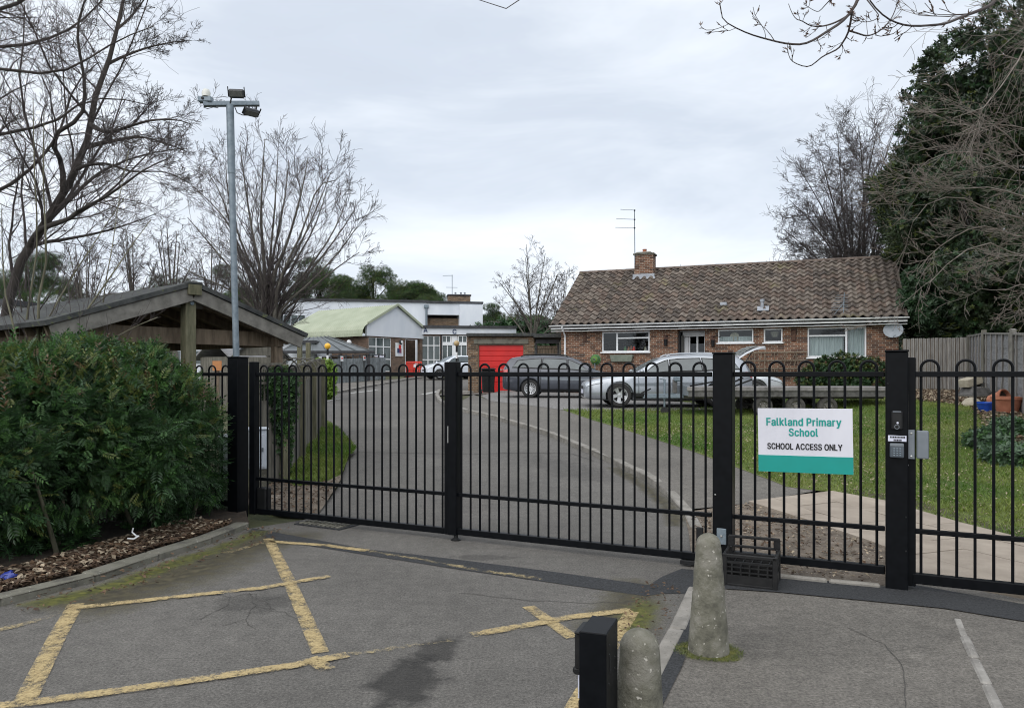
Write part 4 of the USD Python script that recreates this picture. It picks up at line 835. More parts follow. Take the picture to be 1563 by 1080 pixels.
def floodlight(parent, c, R):
    f_ = group_part(parent, 'floodlight')
    b = MB().box((0, 0, 0), (0.185, 0.05, 0.105), ch=0.016).move(R, c); part(f_, 'housing', b, mat('lamp_housing', (0.02, 0.022, 0.026), (0.04, 0.042, 0.046), 9, 0.5))
    part(f_, 'lens', MB().box((0, -0.026, 0.003), (0.15, 0.004, 0.07), ch=0.001).move(R, c), mat('floodlight_lens', (0.05, 0.053, 0.048), (0.09, 0.094, 0.086), 40, 0.15, coat=1.0))
    for x in (0.097, -0.097): part(f_, 'bracket', MB().box((x, 0.0, 0.02), (0.008, 0.02, 0.12)).move(R, c), black_worn)
floodlight(lp, (ax + 10 * mpp, 0.0, ztop + 0.135), rotm(0.45, 0, 0.10))
floodlight(lp, (ax + 33 * mpp, -0.02, ztop - 0.10), rotm(0.95, -0.0, 0.75))
for a_, b_ in (((ax, 0, ztop), (ax + 0.02, 0, ztop + 0.10)), ((ax + 27 * mpp, 0.05, ztop), (ax + 27 * mpp, 0.03, ztop - 0.09)), ((ax + 37 * mpp, 0.08, ztop), (ax + 38 * mpp, 0.03, ztop - 0.09))):
    part(lp, 'lamp_stem', MB().tube([a_, b_], 0.010, 6), black_worn)
cm_ = thing('security_camera', 'small white security camera on the left end of the lamp post crossarm', 'camera', (lx - lean * 0.2 + ax - 35 * mpp, lz - 0.04, float(land(lx, lz)) + ztop + 0.03))
part(cm_, 'base', MB().box((0, 0, 0.015), (0.17, 0.09, 0.07), ch=0.012), galv)
part(cm_, 'body', MB().lathe([(0, 0), (0.048, 0), (0.052, 0.05), (0.036, 0.085), (0, 0.095)], 16, (0.01, -0.01, 0.05)), mat('camera_cream', (0.6, 0.6, 0.55), (0.68, 0.68, 0.63), 5, 0.4), smooth=30)
part(cm_, 'lens', MB().lathe([(0, 0), (0.017, 0), (0.015, 0.012), (0, 0.013)], 12, (-0.02, -0.046, 0.02), rotm(math.pi / 2)), seam, smooth=30)
# ================================================================ the bungalow
HO = np.array([1.71, 31.2]); hd = np.array([0.930, -0.368]); hd /= np.linalg.norm(hd); hn = np.array([-hd[1], hd[0]])
HROT = math.atan2(hd[1], hd[0]); HZ = 0.72
hx = lambda px: along(HO, hd, px)[0]
def hz_(px, py): return P(px, py, along(HO, hd, px)[1])[2] - HZ
house = thing('bungalow', 'brick bungalow with a brown tiled roof and white windows', 'house', (HO[0], HO[1], HZ), HROT)
WX0, WX1, WH, WD = hx(856), hx(1371), 2.62, 7.6
EAVE = hz_(1100, 495.5)
openings = []   # x0, x1, z0, z1
def opening(px0, px1, py0, py1):
    pm = (px0 + px1) / 2
    return hx(px0), hx(px1), hz_(pm, py1), hz_(pm, py0)
w1 = opening(918, 991, 500.0, 537); dr_ = opening(1033.5, 1075.5, 497.5, 566); w2 = opening(1095, 1149.5, 497, 523); w3 = opening(1165, 1194, 496, 522.5); w4 = opening(1232, 1322, 493.5, 545)
openings = [w1, dr_, w2, w3, w4]
openings = [(a, b, c if i != 1 else -0.2, min(d, WH - 0.03)) for i, (a, b, c, d) in enumerate(openings)]
def wall_with_holes(x0, x1, z0, z1, holes, thick=0.28):
    poly = sbox(x0, z0, x1, z1)
    for a, b, c, d in holes: poly = poly.difference(sbox(a, c, b, d))
    m = MB()
    for g in getattr(poly, 'geoms', [poly]):
        q = trimesh.creation.extrude_polygon(g, thick, engine='earcut')
        v = q.vertices
        m.add(np.column_stack([v[:, 0], thick - v[:, 2], v[:, 1]]), q.faces)
    return m
front = part(house, 'front_wall', wall_with_holes(WX0, WX1, -0.6, WH, openings), brick_red)
part(house, 'left_wall', MB().box((WX0 + 0.14, 0.28 + (WD - 0.28) / 2, (WH - 0.6) / 2), (0.28, WD - 0.28, WH + 0.6)), brick_red)
part(house, 'right_wall', MB().box((WX1 - 0.14, 0.28 + (WD - 0.28) / 2, (WH - 0.6) / 2), (0.28, WD - 0.28, WH + 0.6)), brick_red)
part(house, 'back_wall', MB().box(((WX0 + WX1) / 2, WD - 0.14, (WH - 0.6) / 2), (WX1 - WX0 - 0.57, 0.28, WH + 0.6)), brick_red)
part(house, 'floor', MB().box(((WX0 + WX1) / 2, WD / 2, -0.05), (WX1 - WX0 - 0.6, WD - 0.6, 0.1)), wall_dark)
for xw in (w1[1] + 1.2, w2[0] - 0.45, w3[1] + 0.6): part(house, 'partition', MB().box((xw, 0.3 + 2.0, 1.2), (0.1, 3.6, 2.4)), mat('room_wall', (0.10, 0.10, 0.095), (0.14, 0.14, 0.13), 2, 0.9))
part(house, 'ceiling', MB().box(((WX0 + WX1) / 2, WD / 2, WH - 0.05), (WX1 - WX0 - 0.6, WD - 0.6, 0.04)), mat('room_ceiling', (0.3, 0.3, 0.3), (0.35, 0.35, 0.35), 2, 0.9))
def window(t, o, mull=(), trans=(), fw=0.055, sill=True, y=0.05, name='window'):
    """frame of bars with panes between: mull = x positions (fractions), trans = (cell index, height fraction)"""
    x0, x1, z0, z1 = o
    w = group_part(t, name)
    fr_ = MB()
    for a in (x0 + fw / 2, x1 - fw / 2): fr_.box((a, y + 0.03, (z0 + z1) / 2), (fw, 0.07, z1 - z0), ch=0.006)
    for c in (z0 + fw / 2, z1 - fw / 2): fr_.box(((x0 + x1) / 2, y + 0.031, c), (x1 - x0 - 2 * fw, 0.066, fw), ch=0.006)
    xs_ = [x0 + fw] + [x0 + m * (x1 - x0) for m in mull] + [x1 - fw]
    for m in xs_[1:-1]: fr_.box((m, y + 0.028, (z0 + z1) / 2), (fw * 1.25, 0.074, z1 - z0 - 2 * fw), ch=0.006)
    part(w, 'frame', fr_, pvc)
    for i in range(len(xs_) - 1):
        a, b = xs_[i] + (fw * 0.62 if i else 0), xs_[i + 1] - (fw * 0.62 if i < len(xs_) - 2 else 0)
        hs = [z0 + fw, z1 - fw]; tr_ = sorted(tf for ci, tf in trans if ci == i)
        for tf in tr_:
            zt = z0 + tf * (z1 - z0); hs.insert(-1, zt)
            part(w, 'transom', MB().box(((a + b) / 2, y + 0.028, zt), (b - a - 0.002, 0.07, fw), ch=0.006), pvc)
        for k in range(len(hs) - 1):
            c, d = hs[k] + (fw / 2 if k else 0), hs[k + 1] - (fw / 2 if k < len(hs) - 2 else 0)
            part(w, 'pane', MB().add([(a, y + 0.035, c), (b, y + 0.035, c), (b, y + 0.035, d), (a, y + 0.035, d)], [(0, 1, 2, 3)]), window_glass)
    if sill: part(w, 'sill', MB().box(((x0 + x1) / 2, -0.02, z0 - 0.025), (x1 - x0 + 0.08, 0.16, 0.05), ch=0.008), pvc)
    return w
ww1 = window(house, openings[0], mull=(0.32,), trans=((1, 0.68),))
ww2 = window(house, openings[2])
ww3 = window(house, openings[3])
ww4 = window(house, openings[4], mull=(0.665,), trans=((0, 0.72),))
x0, x1, z0, z1 = openings[4]
def folds(x0, x1, z0, z1, y, pitch=0.09, amp=0.025):
    xs_ = np.linspace(x0, x1, int((x1 - x0) / pitch * 8)); yv = y + amp * np.sin(xs_ / pitch * 2 * np.pi) + 0.012 * np.sin(xs_ * 31)
    v = np.vstack([np.column_stack([xs_, yv, np.full_like(xs_, z)]) for z in (z0, z1)]); n = len(xs_)
    return v, np.array([(i, i + 1, n + i + 1, n + i) for i in range(n - 1)])
part(house, 'net_curtain', folds(x0 + 0.05, x0 + 0.62 * (x1 - x0), z0, z0 + 0.72 * (z1 - z0), 0.20), curtain, smooth=True)
part(house, 'net_curtain', folds(x0 + 0.70 * (x1 - x0), x1 - 0.05, z0, z1, 0.20), curtain, smooth=True)
part(house, 'net_curtain', folds(openings[2][0] + 0.05, openings[2][1] - 0.05, openings[2][2], openings[2][2] + 0.25, 0.20, 0.14), curtain, smooth=True)
ck = MB().lathe([(0, 0), (0.17, 0.0), (0.17, 0.02), (0, 0.03)], 24, ((openings[2][0] + openings[2][1]) / 2 - 0.05, 0.24, openings[2][2] + 0.24), rotm(math.pi / 2)); part(house, 'round_dish', ck, stone_ornament)
part(house, 'window_blind', MB().lathe([(0, 0), (0.18, 0.0), (0.10, 0.2), (0, 0.2)], 20, ((openings[3][0] + openings[3][1]) / 2 + 0.05, 0.45, openings[3][2] + 0.42), rotm(math.pi)), stone_ornament, smooth=30)
rng = np.random.default_rng(8)
for k in range(6):
    x = openings[0][0] + (0.4 + 0.55 * rng.uniform()) * (openings[0][1] - openings[0][0])
    part(house, 'ornament', MB().lathe([(0, 0), (0.05, 0), (0.065, 0.06), (0.03, 0.12), (0.04, 0.15 + 0.06 * rng.uniform()), (0, 0.17)], 12, (x, 0.32, openings[0][2] + 0.05)), (terracotta, leaf_mid, stone_ornament, red_plastic, hose_green, terracotta)[k], smooth=30)
# porch and front door
dx0, dx1, dz0, dz1 = openings[1]
part(house, 'porch_reveal', MB().box((dx0 + 0.02, 0.55, dz1 / 2), (0.04, 0.55, dz1)), dark_trim)
door = group_part(house, 'front_door')
fx0 = dx0 + 0.10
part(door, 'door_frame', MB().box((fx0 + 0.04, 0.72, dz1 / 2), (0.08, 0.08, dz1)).box((dx1 - 0.03, 0.72, dz1 / 2), (0.06, 0.08, dz1)).box(((fx0 + dx1) / 2, 0.72, dz1 - 0.11), (dx1 - fx0 - 0.14, 0.079, 0.22)), pvc)
part(door, 'side_light', MB().box((fx0 + 0.15, 0.73, dz1 / 2 - 0.12), (0.14, 0.05, dz1 - 0.24)), pvc)
gx0 = fx0 + 0.24; gw = (dx1 - 0.06 - gx0)
part(door, 'door_leaf', MB().box((gx0 + 0.02, 0.715, (dz1 - 0.22) / 2), (0.05, 0.05, dz1 - 0.23)).box((gx0 + gw / 2, 0.715, (dz1 - 0.22) / 2), (0.07, 0.05, dz1 - 0.23)).box((dx1 - 0.09, 0.715, (dz1 - 0.22) / 2), (0.05, 0.05, dz1 - 0.23)).box((gx0 + gw / 2, 0.7155, 0.2), (gw, 0.045, 0.5)), pvc)
for c in (0.27, 0.75): part(door, 'pane', MB().add([(gx0 + gw * (c - .23), 0.722, 0.8 - (dz1 - 0.7) / 2 + .35), (gx0 + gw * (c + .23), 0.722, 0.8 - (dz1 - 0.7) / 2 + .35), (gx0 + gw * (c + .23), 0.722, 1.15 + (dz1 - 0.7) / 2), (gx0 + gw * (c - .23), 0.722, 1.15 + (dz1 - 0.7) / 2)], [(0, 1, 2, 3)]), window_glass)
part(door, 'door_handle', MB().box((gx0 + 0.03, 0.66, 1.0), (0.02, 0.05, 0.16), ch=0.005), steel)
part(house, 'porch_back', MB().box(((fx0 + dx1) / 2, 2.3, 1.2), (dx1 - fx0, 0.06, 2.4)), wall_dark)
# roof: pantile courses, each tile a piece
TX0, TX1 = 0.02, 13.02
RIDGE_Y, EAVE_Y = 3.80, -0.40
RIDGE = 4.65 + EYE - HZ
EV = 2.02 + EYE - HZ
slope = np.array([0, RIDGE_Y - EAVE_Y, RIDGE - EV]); SL = np.linalg.norm(slope); su = slope / SL; sn = np.array([0, -su[2], su[1]])
part(house, 'roof_deck', MB().add(*(lambda a: (a, [(0, 1, 2, 3), (7, 6, 5, 4), (0, 4, 5, 1), (3, 2, 6, 7), (1, 5, 6, 2), (0, 3, 7, 4)]))(np.array([(TX0, EAVE_Y, EV - .03), (TX1, EAVE_Y, EV - .03), (TX1, RIDGE_Y, RIDGE - .03), (TX0, RIDGE_Y, RIDGE - .03)] + [(TX0, EAVE_Y, EV - .13), (TX1, EAVE_Y, EV - .13), (TX1, RIDGE_Y, RIDGE - .13), (TX0, RIDGE_Y, RIDGE - .13)]))), dark_trim)
BY = 2 * RIDGE_Y - EAVE_Y
part(house, 'rear_roof', MB().add(np.array([(TX0, BY, EV), (TX1, BY, EV), (TX1, RIDGE_Y, RIDGE - .01), (TX0, RIDGE_Y, RIDGE - .01), (TX0, BY, EV - .1), (TX1, BY, EV - .1), (TX1, RIDGE_Y, RIDGE - .12), (TX0, RIDGE_Y, RIDGE - .12)]), [(1, 0, 3, 2), (4, 5, 6, 7), (0, 1, 5, 4), (2, 3, 7, 6)]), tile_mat)
tile_mats = [tile_mat] + [mat(f'concrete_roof_tile_{n_}', a_, b_, 3.2, 0.92, 0.004, 60, detail=8, island=0.25, speck=(26, 0.60, (0.24, 0.21, 0.165)), patch=(1.0, 0.585, (0.135, 0.120, 0.062))) for n_, a_, b_ in (('dark', (0.042, 0.033, 0.028), (0.10, 0.08, 0.068)), ('warm', (0.068, 0.046, 0.036), (0.148, 0.108, 0.086)), ('pale', (0.080, 0.064, 0.053), (0.165, 0.137, 0.114)))]
NC, NR = 43, 14
tw, th = (TX1 - TX0) / NC, (SL + 0.04) / NR
u = np.linspace(0, 1, 9)
prof = 0.034 * np.sin(2 * np.pi * (u - 0.08)) + 0.022 * np.clip(np.sin(2 * np.pi * (u - 0.08)), 0, 1)
def tile_verts():
    top0 = np.column_stack([u * tw * 1.06, np.zeros(9), prof + 0.060]); top1 = np.column_stack([u * tw * 1.06, np.full(9, th * 1.12), prof + 0.002])
    bot0 = top0 - (0, 0, 0.040)
    v = np.vstack([top0, top1, bot0, top0])
    f = [(i, i + 1, 10 + i, 9 + i) for i in range(8)] + [(18 + i, 19 + i, 28 + i, 27 + i) for i in range(8)]
    return v, f
tv, tf = tile_verts()
rngt = np.random.default_rng(14)
cells = [(c, r) for c in range(NC) for r in range(NR)]
big = sorted(cells, key=lambda cr_: -cr_[0])[:300]
bigset = set(big)
chim_x0, chim_x1 = hx(969), hx(1000)
Rt = np.stack([np.array([1.0, 0, 0]), su, sn], 1)
rest = [MB() for _ in range(4)]
for c, r in cells:
    v = tv * (1, 1, 1) + (c * tw, r * th - 0.02, 0) + (rngt.normal(0, .003), rngt.normal(0, .006), rngt.normal(0, .003))
    v = v @ rotm(rngt.normal(0, .004), rngt.normal(0, .004), 0).T if False else v
    w = v @ Rt.T + (TX0, EAVE_Y, EV)
    if (c, r) in bigset: part(house, 'roof_tile', (w, np.array(tf)), tile_mats[rngt.integers(0, 4)], smooth=True)
    else: rest[rngt.integers(0, 4)].add(w, np.array(tf))
for k in range(4): part(house, 'roof_tiles', rest[k], tile_mats[k], smooth=True, kind='stuff', label='further roof tiles, on the left half of the roof')
nrg = 30
for k in range(nrg):
    a = np.linspace(-0.2, math.pi + 0.2, 9); L_ = (TX1 - TX0) / nrg
    ring = np.column_stack([np.zeros(9), 0.115 * np.cos(a), 0.095 * np.sin(a)])
    v = np.vstack([ring + (TX0 + k * L_ + .004, RIDGE_Y, RIDGE + 0.0 + rngt.normal(0, .003)), ring * (1, .96, .96) + (TX0 + (k + 1) * L_ - .004, RIDGE_Y, RIDGE + 0.0)])
    part(house, 'ridge_tile', (v, np.array([(i, i + 1, 10 + i, 9 + i) for i in range(8)])), ridge_mat, smooth=True)
for xg in (TX0 + 0.02, TX1 - 0.02):
    b = MB().add(np.array([(xg - .03, EAVE_Y, EV - .12), (xg - .03, RIDGE_Y, RIDGE - .12), (xg - .03, RIDGE_Y, RIDGE + .03), (xg - .03, EAVE_Y, EV + .03), (xg + .03, EAVE_Y, EV - .12), (xg + .03, RIDGE_Y, RIDGE - .12), (xg + .03, RIDGE_Y, RIDGE + .03), (xg + .03, EAVE_Y, EV + .03)]), [(0, 3, 2, 1), (4, 5, 6, 7), (0, 1, 5, 4), (3, 7, 6, 2), (0, 4, 7, 3), (1, 2, 6, 5)])
    part(house, 'verge', b, ridge_mat)
for xg in (WX0 + 0.14, WX1 - 0.14):
    part(house, 'gable', MB().add(np.array([(xg - .14, 0.02, WH), (xg - .14, WD, WH), (xg - .14, RIDGE_Y, RIDGE - .2), (xg + .14, 0.02, WH), (xg + .14, WD, WH), (xg + .14, RIDGE_Y, RIDGE - .2)]), [(0, 2, 1, 1), (3, 4, 5, 5), (0, 1, 4, 3), (1, 2, 5, 4), (2, 0, 3, 5)]), brick_red)
# fascia, soffit, gutter, downpipe
part(house, 'fascia', MB().box(((TX0 + TX1) / 2, EAVE_Y + 0.03, EV - 0.115), (TX1 - TX0, 0.03, 0.16)), white_dirty)
part(house, 'soffit', MB().box(((TX0 + TX1) / 2, EAVE_Y / 2 + 0.02, WH + 0.012), (TX1 - TX0, abs(EAVE_Y) - 0.03, 0.02)), white_dirty)
ga_ = np.linspace(math.pi, 2 * math.pi, 8); ring = np.column_stack([np.zeros(8), 0.058 * np.cos(ga_), 0.06 * np.sin(ga_)]); ring = np.vstack([ring, ring[::-1] * (1, .9, .9)])
gv = np.vstack([ring + (TX0 - .05, EAVE_Y - 0.055, EV - 0.03), ring + (TX1 + .05, EAVE_Y - 0.055, EV - 0.03)])
part(house, 'gutter', (gv, np.array([(i, 16 + i, 16 + (i + 1) % 16, (i + 1) % 16) for i in range(16)])), white_dirty)
xd = hx(862.5)
part(house, 'drainpipe', MB().tube([(xd, EAVE_Y - 0.05, EV - 0.09), (xd, EAVE_Y - 0.04, EV - 0.16), (xd, -0.06, EV - 0.42), (xd, -0.05, EV - 0.55), (xd, -0.05, 0.0)], 0.036, 10), pvc, smooth=True)
# chimney
RYf = lambda py_: 0
cy = RIDGE_Y - 0.35
cx0 = along(HO + hn * cy, hd, 970)[0]; cx1 = along(HO + hn * cy, hd, 998.5)[0]
Zc = along(HO + hn * (cy - 0.3), hd, 985)[1]
ct = P(985, 388, Zc)[2] - HZ; cwid = cx1 - cx0
ch_ = group_part(house, 'chimney')
part(ch_, 'stack', MB().box(((cx0 + cx1) / 2, cy, (ct + RIDGE - 0.9) / 2), (cwid, 0.62, ct - RIDGE + 0.9)), brick_red)
part(ch_, 'oversail', MB().box(((cx0 + cx1) / 2, cy, ct + 0.02), (cwid + 0.10, 0.72, 0.07), ch=0.01), concrete_old)
part(ch_, 'flaunching', MB().add(*(lambda c: (c.v[0], c.f[0]))(MB().lathe([(cwid * .66, 0.05), (cwid * .5, 0.12), (0.0, 0.14)], 4, ((cx0 + cx1) / 2, cy, ct), rotm(0, 0, math.pi / 4)))), concrete_old)
part(ch_, 'chimney_pot', MB().lathe([(0.10, 0.1), (0.085, 0.24), (0.10, 0.245), (0.10, 0.27), (0.07, 0.27), (0.07, 0.12)], 16, ((cx0 + cx1) / 2 - 0.02, cy, ct)), terracotta, smooth=30)
part(ch_, 'flashing', MB().box(((cx0 + cx1) / 2, cy - 0.335, RIDGE - 0.36), (cwid + 0.12, 0.05, 0.20)).box(((cx0 + cx1) / 2, cy - 0.42, RIDGE - 0.47), (cwid + 0.20, 0.16, 0.03), R=rotm(math.radians(32))), lead)
ae = thing('aerial', 'three-armed television aerial on a mast strapped to the bungalow chimney', 'aerial', (*(HO + hd * (cx0 + 0.03) + hn * (cy - 0.33)), HZ), HROT)
ma = P(970, 318.5, Zc)[2] - HZ
part(ae, 'mast', MB().tube([(0, 0, ct - 0.4), (-0.02, 0, ma)], 0.019, 8), galv, smooth=True)
mp = Zc / FPX
for (py_, l) in ((320, 20.5), (334, 27), (347, 28.5)):
    z = P(0, py_, Zc)[2] - HZ
    part(ae, 'arm', MB().tube([(0.03, -0.02, z), (-l * mp, -0.25, z + 0.04)], 0.011, 6), galv, smooth=True)
    part(ae, 'clamp', MB().box((-0.01, -0.02, z), (0.07, 0.05, 0.05), ch=0.008), black_worn)
# roof bits
def on_roof(px, py):
    for s in np.linspace(0, 1, 400):
        o = HO + hn * (EAVE_Y + s * (RIDGE_Y - EAVE_Y)); xl, Z = along(o, hd, px)
        if P(px, py, Z)[2] - HZ <= EV + s * (RIDGE - EV): return np.array([xl, EAVE_Y + s * (RIDGE_Y - EAVE_Y), EV + s * (RIDGE - EV)])
p = on_roof(1104, 468); part(house, 'roof_vent', MB().box(p + (0, 0, 0.10), (0.26, 0.22, 0.13), ch=0.02), lead)
p = on_roof(1163, 473); part(house, 'vent_pipe', MB().lathe([(0.06, -0.1), (0.06, 0.30), (0.085, 0.31), (0.085, 0.40), (0, 0.42)], 14, p), lead, smooth=30); part(house, 'vent_flashing', MB().box(p + (0.03, -0.05, 0.05), (0.42, 0.34, 0.03), R=rotm(math.radians(32))), lead)
ra = thing('fallen_aerial', 'old wire aerial lying on the lower roof tiles above the large window', 'aerial', (0, 0, 0))
pa, pb = on_roof(1272, 483), on_roof(1288, 458)
W3 = lambda q: (*(HO + hd * q[0] + hn * q[1]), HZ + q[2])
up_ = np.array([0, -0.1, 0.16])
base_, tip_ = np.array(W3(on_roof(1287, 487) + up_)), np.array(W3(pb + up_ + (0, 0, 0.1)))
part(ra, 'boom', MB().tube([base_, tip_], 0.012, 6), galv)
dirx = np.array([hd[0], hd[1], 0])
for k in range(7):
    c = base_ + (tip_ - base_) * (0.15 + 0.12 * k) + (0, 0, 0.0)
    part(ra, 'rod', MB().tube([c - dirx * (0.45 - 0.03 * k), c + dirx * 0.14], 0.008, 5), galv)
part(ra, 'strut', MB().tube([np.array(W3(on_roof(1273, 484) + up_ * 0.6)), (base_ + tip_) / 2], 0.010, 5), galv)
# dish on the wall
dc = np.array([hx(1361.5), -0.30, hz_(1361, 504)])
ds = thing('satellite_dish', 'grey oval satellite dish on the right end of the bungalow wall', 'satellite dish', (*(HO + hd * dc[0] + hn * dc[1]), HZ + dc[2]), HROT)
Rd = rotm(math.radians(78), 0, math.radians(-8))
prof_d = [(0.0, 0.05), (0.12, 0.043), (0.22, 0.025), (0.30, 0.0), (0.305, 0.012), (0.22, 0.040), (0.1, 0.06), (0, 0.065)]
b = MB().lathe(prof_d, 28); v, f = b.get(); v = v * (1.05, 0.92, -1.0); part(ds, 'reflector', (v @ Rd.T, f[:, ::-1]), dish_grey, smooth=40)
part(ds, 'arm', MB().tube([(0, 0.02, -0.25), (0.02, -0.30, -0.22)], 0.012, 6), galv); part(ds, 'receiver', MB().box((0.02, -0.32, -0.2), (0.06, 0.09, 0.07), ch=0.01), dish_grey)
part(ds, 'bracket', MB().tube([(0, 0.04, -0.02), (-0.02, 0.16, -0.08), (-0.02, 0.28, -0.10)], 0.02, 6), galv)
# things on the front wall
for i, (px_, py_) in enumerate(((892, 514), (1016, 519), (1088, 520), (1211, 512))):
    x, z = hx(px_), hz_(px_, py_)
    t = thing('wall_lantern', ['dark wall ornament left of the first bungalow window', 'dark wall bracket between the first window and the porch', 'dark wall bracket right of the porch', 'dark wall ornament between the small and the large window'][i], 'wall ornament', (*(HO + hd * x - hn * 0.03), HZ + z), HROT)
    part(t, 'back_plate', MB().box((0, 0, 0), (0.16, 0.03, 0.42), ch=0.01), mat('rusty_iron', (0.05, 0.025, 0.018), (0.10, 0.05, 0.035), 14, 0.8))
    if i in (1, 2): part(t, 'hook', MB().tube([(0, -0.01, 0.15), (0.16, -0.2, 0.18), (0.30, -0.3, 0.12)], 0.014, 6), black_worn); part(t, 'pot', MB().lathe([(0, -0.2), (0.05, -0.2), (0.07, 0.05), (0, 0.05)], 10, (0, -0.06, -0.02)), black_worn, smooth=30)
    else: part(t, 'panel', MB().box((0, -0.02, 0.0), (0.10, 0.02, 0.34), ch=0.004), mat('rusty_panel', (0.06, 0.03, 0.02), (0.12, 0.06, 0.035), 14, 0.8))
x0, x1 = hx(932), hx(967); z0, z1 = hz_(950, 552), hz_(950, 541.5)
wb = thing('window_box', 'long grey-green planter fixed to the wall under the first window', 'planter', (*(HO + hd * (x0 + x1) / 2 - hn * 0.12), HZ + (z0 + z1) / 2), HROT)
part(wb, 'trough', MB().add(*(lambda b: (b[0] * np.where(b[0][:, 2:] < 0, (0.88, 0.8, 1), (1, 1, 1)), b[1]))(MB().box((0, 0, 0), (x1 - x0, 0.22, z1 - z0), ch=0.015).get())), mat('planter_green', (0.12, 0.14, 0.11), (0.18, 0.20, 0.16), 6, 0.7))
gx, gz = hx(913), hz_(913, 549)
hr = thing('hose_reel', 'green and yellow coiled hose on a slim stand under the first window', 'hose reel', (*(HO + hd * gx - hn * 0.55), HZ), HROT)
for k in range(5): part(hr, 'hose_coil', MB().tube([((0.06 + 0.033 * k) * math.cos(a), -0.10 + 0.05 * k, gz + (0.06 + 0.033 * k) * math.sin(a)) for a in np.linspace(0, 2 * math.pi, 21)], 0.024, 6, cap=False), (hose_green, leaf_lime, hose_green, leaf_mid, hose_green)[k], smooth=True)
part(hr, 'stand', MB().tube([(0, 0, 0), (0, 0, gz)], 0.02, 8), galv)
# timber trellis
tz0, tz1 = hz_(1180, 576), hz_(1180, 537.5)
tx0, tx1 = hx(1118), hx(1232)
tre = thing('trellis', 'brown timber trellis lattice fixed to the bungalow wall beside the shrub', 'trellis', (*(HO - hn * 0.05), HZ), HROT)
for k in range(4):
    z = tz1 - k * 0.30; part(tre, 'rail', MB().box(((tx0 + tx1) / 2, -0.01, z), (tx1 - tx0, 0.02, 0.035)), wood_brown)
rr = np.random.default_rng(2)
for k in range(15):
    x = tx0 + (tx1 - tx0) * (k + 0.5) / 15; lean_ = rr.choice([-0.42, 0.0, 0.42, 0.15]); a, c = x - lean_ * 0.5, x + lean_ * 0.5
    part(tre, 'lath', MB().bar((np.clip(a, tx0, tx1), -0.032, tz0), (np.clip(c, tx0, tx1), -0.032, tz1), 0.03, 0.018), wood_brown)

# ================================================================ garage and side gate
GZ = float(land(-0.5, 33)); GY = 33.0
ggx = lambda px: ray(px) * GY
ggz = lambda py: EYE - (py - HORIZON) / FPX * GY - GZ
gar = thing('garage', 'flat-roofed brick garage with a bright red door', 'garage', (0, GY, GZ), 0.0)
X0, X1, DX0, DX1 = ggx(714), ggx(815), ggx(729), ggx(800)
part(gar, 'front_wall', wall_with_holes(X0, X1, -0.3, ggz(514), [(DX0, DX1, -0.5, ggz(526))]), brick_brown)
part(gar, 'side_wall', MB().box((X0 + 0.11, 3.0, ggz(514) / 2 - 0.15), (0.22, 5.4, ggz(514) + 0.3)), brick_brown)
part(gar, 'side_wall', MB().box((X1 - 0.11, 3.0, ggz(514) / 2 - 0.15), (0.22, 5.4, ggz(514) + 0.3)), brick_brown)
part(gar, 'lintel', MB().box(((DX0 + DX1) / 2, -0.02, ggz(521)), (DX1 - DX0 + 0.35, 0.06, 0.22), ch=0.01), concrete_old)
part(gar, 'roof', MB().box(((X0 + X1) / 2, 2.8, ggz(511)), (X1 - X0 + 0.14, 6.0, 0.14), ch=0.02), felt)
gd_ = group_part(gar, 'door')
n = 9
for k in range(n):
    a, b = -0.02 + (ggz(527) + 0.02) * k / n, -0.02 + (ggz(527) + 0.02) * (k + 1) / n
    part(gd_, 'panel', MB().box(((DX0 + DX1) / 2, 0.10, (a + b) / 2), (DX1 - DX0 - 0.08, 0.04, b - a - 0.008), ch=0.012), red_paint)
part(gd_, 'door_frame', MB().box((DX0 + 0.025, 0.08, ggz(526) / 2), (0.05, 0.09, ggz(526)), ch=0.005).box((DX1 - 0.025, 0.08, ggz(526) / 2), (0.05, 0.09, ggz(526)), ch=0.005), wood_brown)
part(gd_, 'door_back', MB().box(((DX0 + DX1) / 2, 0.14, ggz(526) / 2), (DX1 - DX0, 0.02, ggz(526))), red_paint)
part(gd_, 'handle', MB().box(((DX0 + DX1) / 2, 0.06, 1.0), (0.12, 0.05, 0.04), ch=0.01), steel)
sg_ = thing('side_gate', 'dark timber side gate and lean-to roof between the garage and the bungalow', 'gate', (0, GY - 0.2, GZ))
SX0, SX1 = ggx(817), ggx(853)
for k in range(7):
    w = (SX1 - SX0 - 0.1) / 7; part(sg_, 'board', MB().box((SX0 + 0.05 + w * (k + 0.5), 0.35, ggz(527) / 2), (w - 0.012, 0.03, ggz(527))), wood_brown)
part(sg_, 'lean_to_roof', MB().box(((SX0 + SX1) / 2, 0.8, ggz(515)), (SX1 - SX0 + 0.2, 1.9, 0.16), R=rotm(-0.08)), felt)
part(sg_, 'header', MB().box(((SX0 + SX1) / 2, 0.2, ggz(521)), (SX1 - SX0, 0.10, 0.18)), dark_trim)
for x in (SX0 + 0.03, SX1 - 0.03): part(sg_, 'post', MB().box((x, 0.28, ggz(522) / 2), (0.08, 0.08, ggz(522))), dark_trim)
part(sg_, 'rail', MB().box(((SX0 + SX1) / 2, 0.32, ggz(530)), (SX1 - SX0 - 0.1, 0.04, 0.10)), wood_brown)
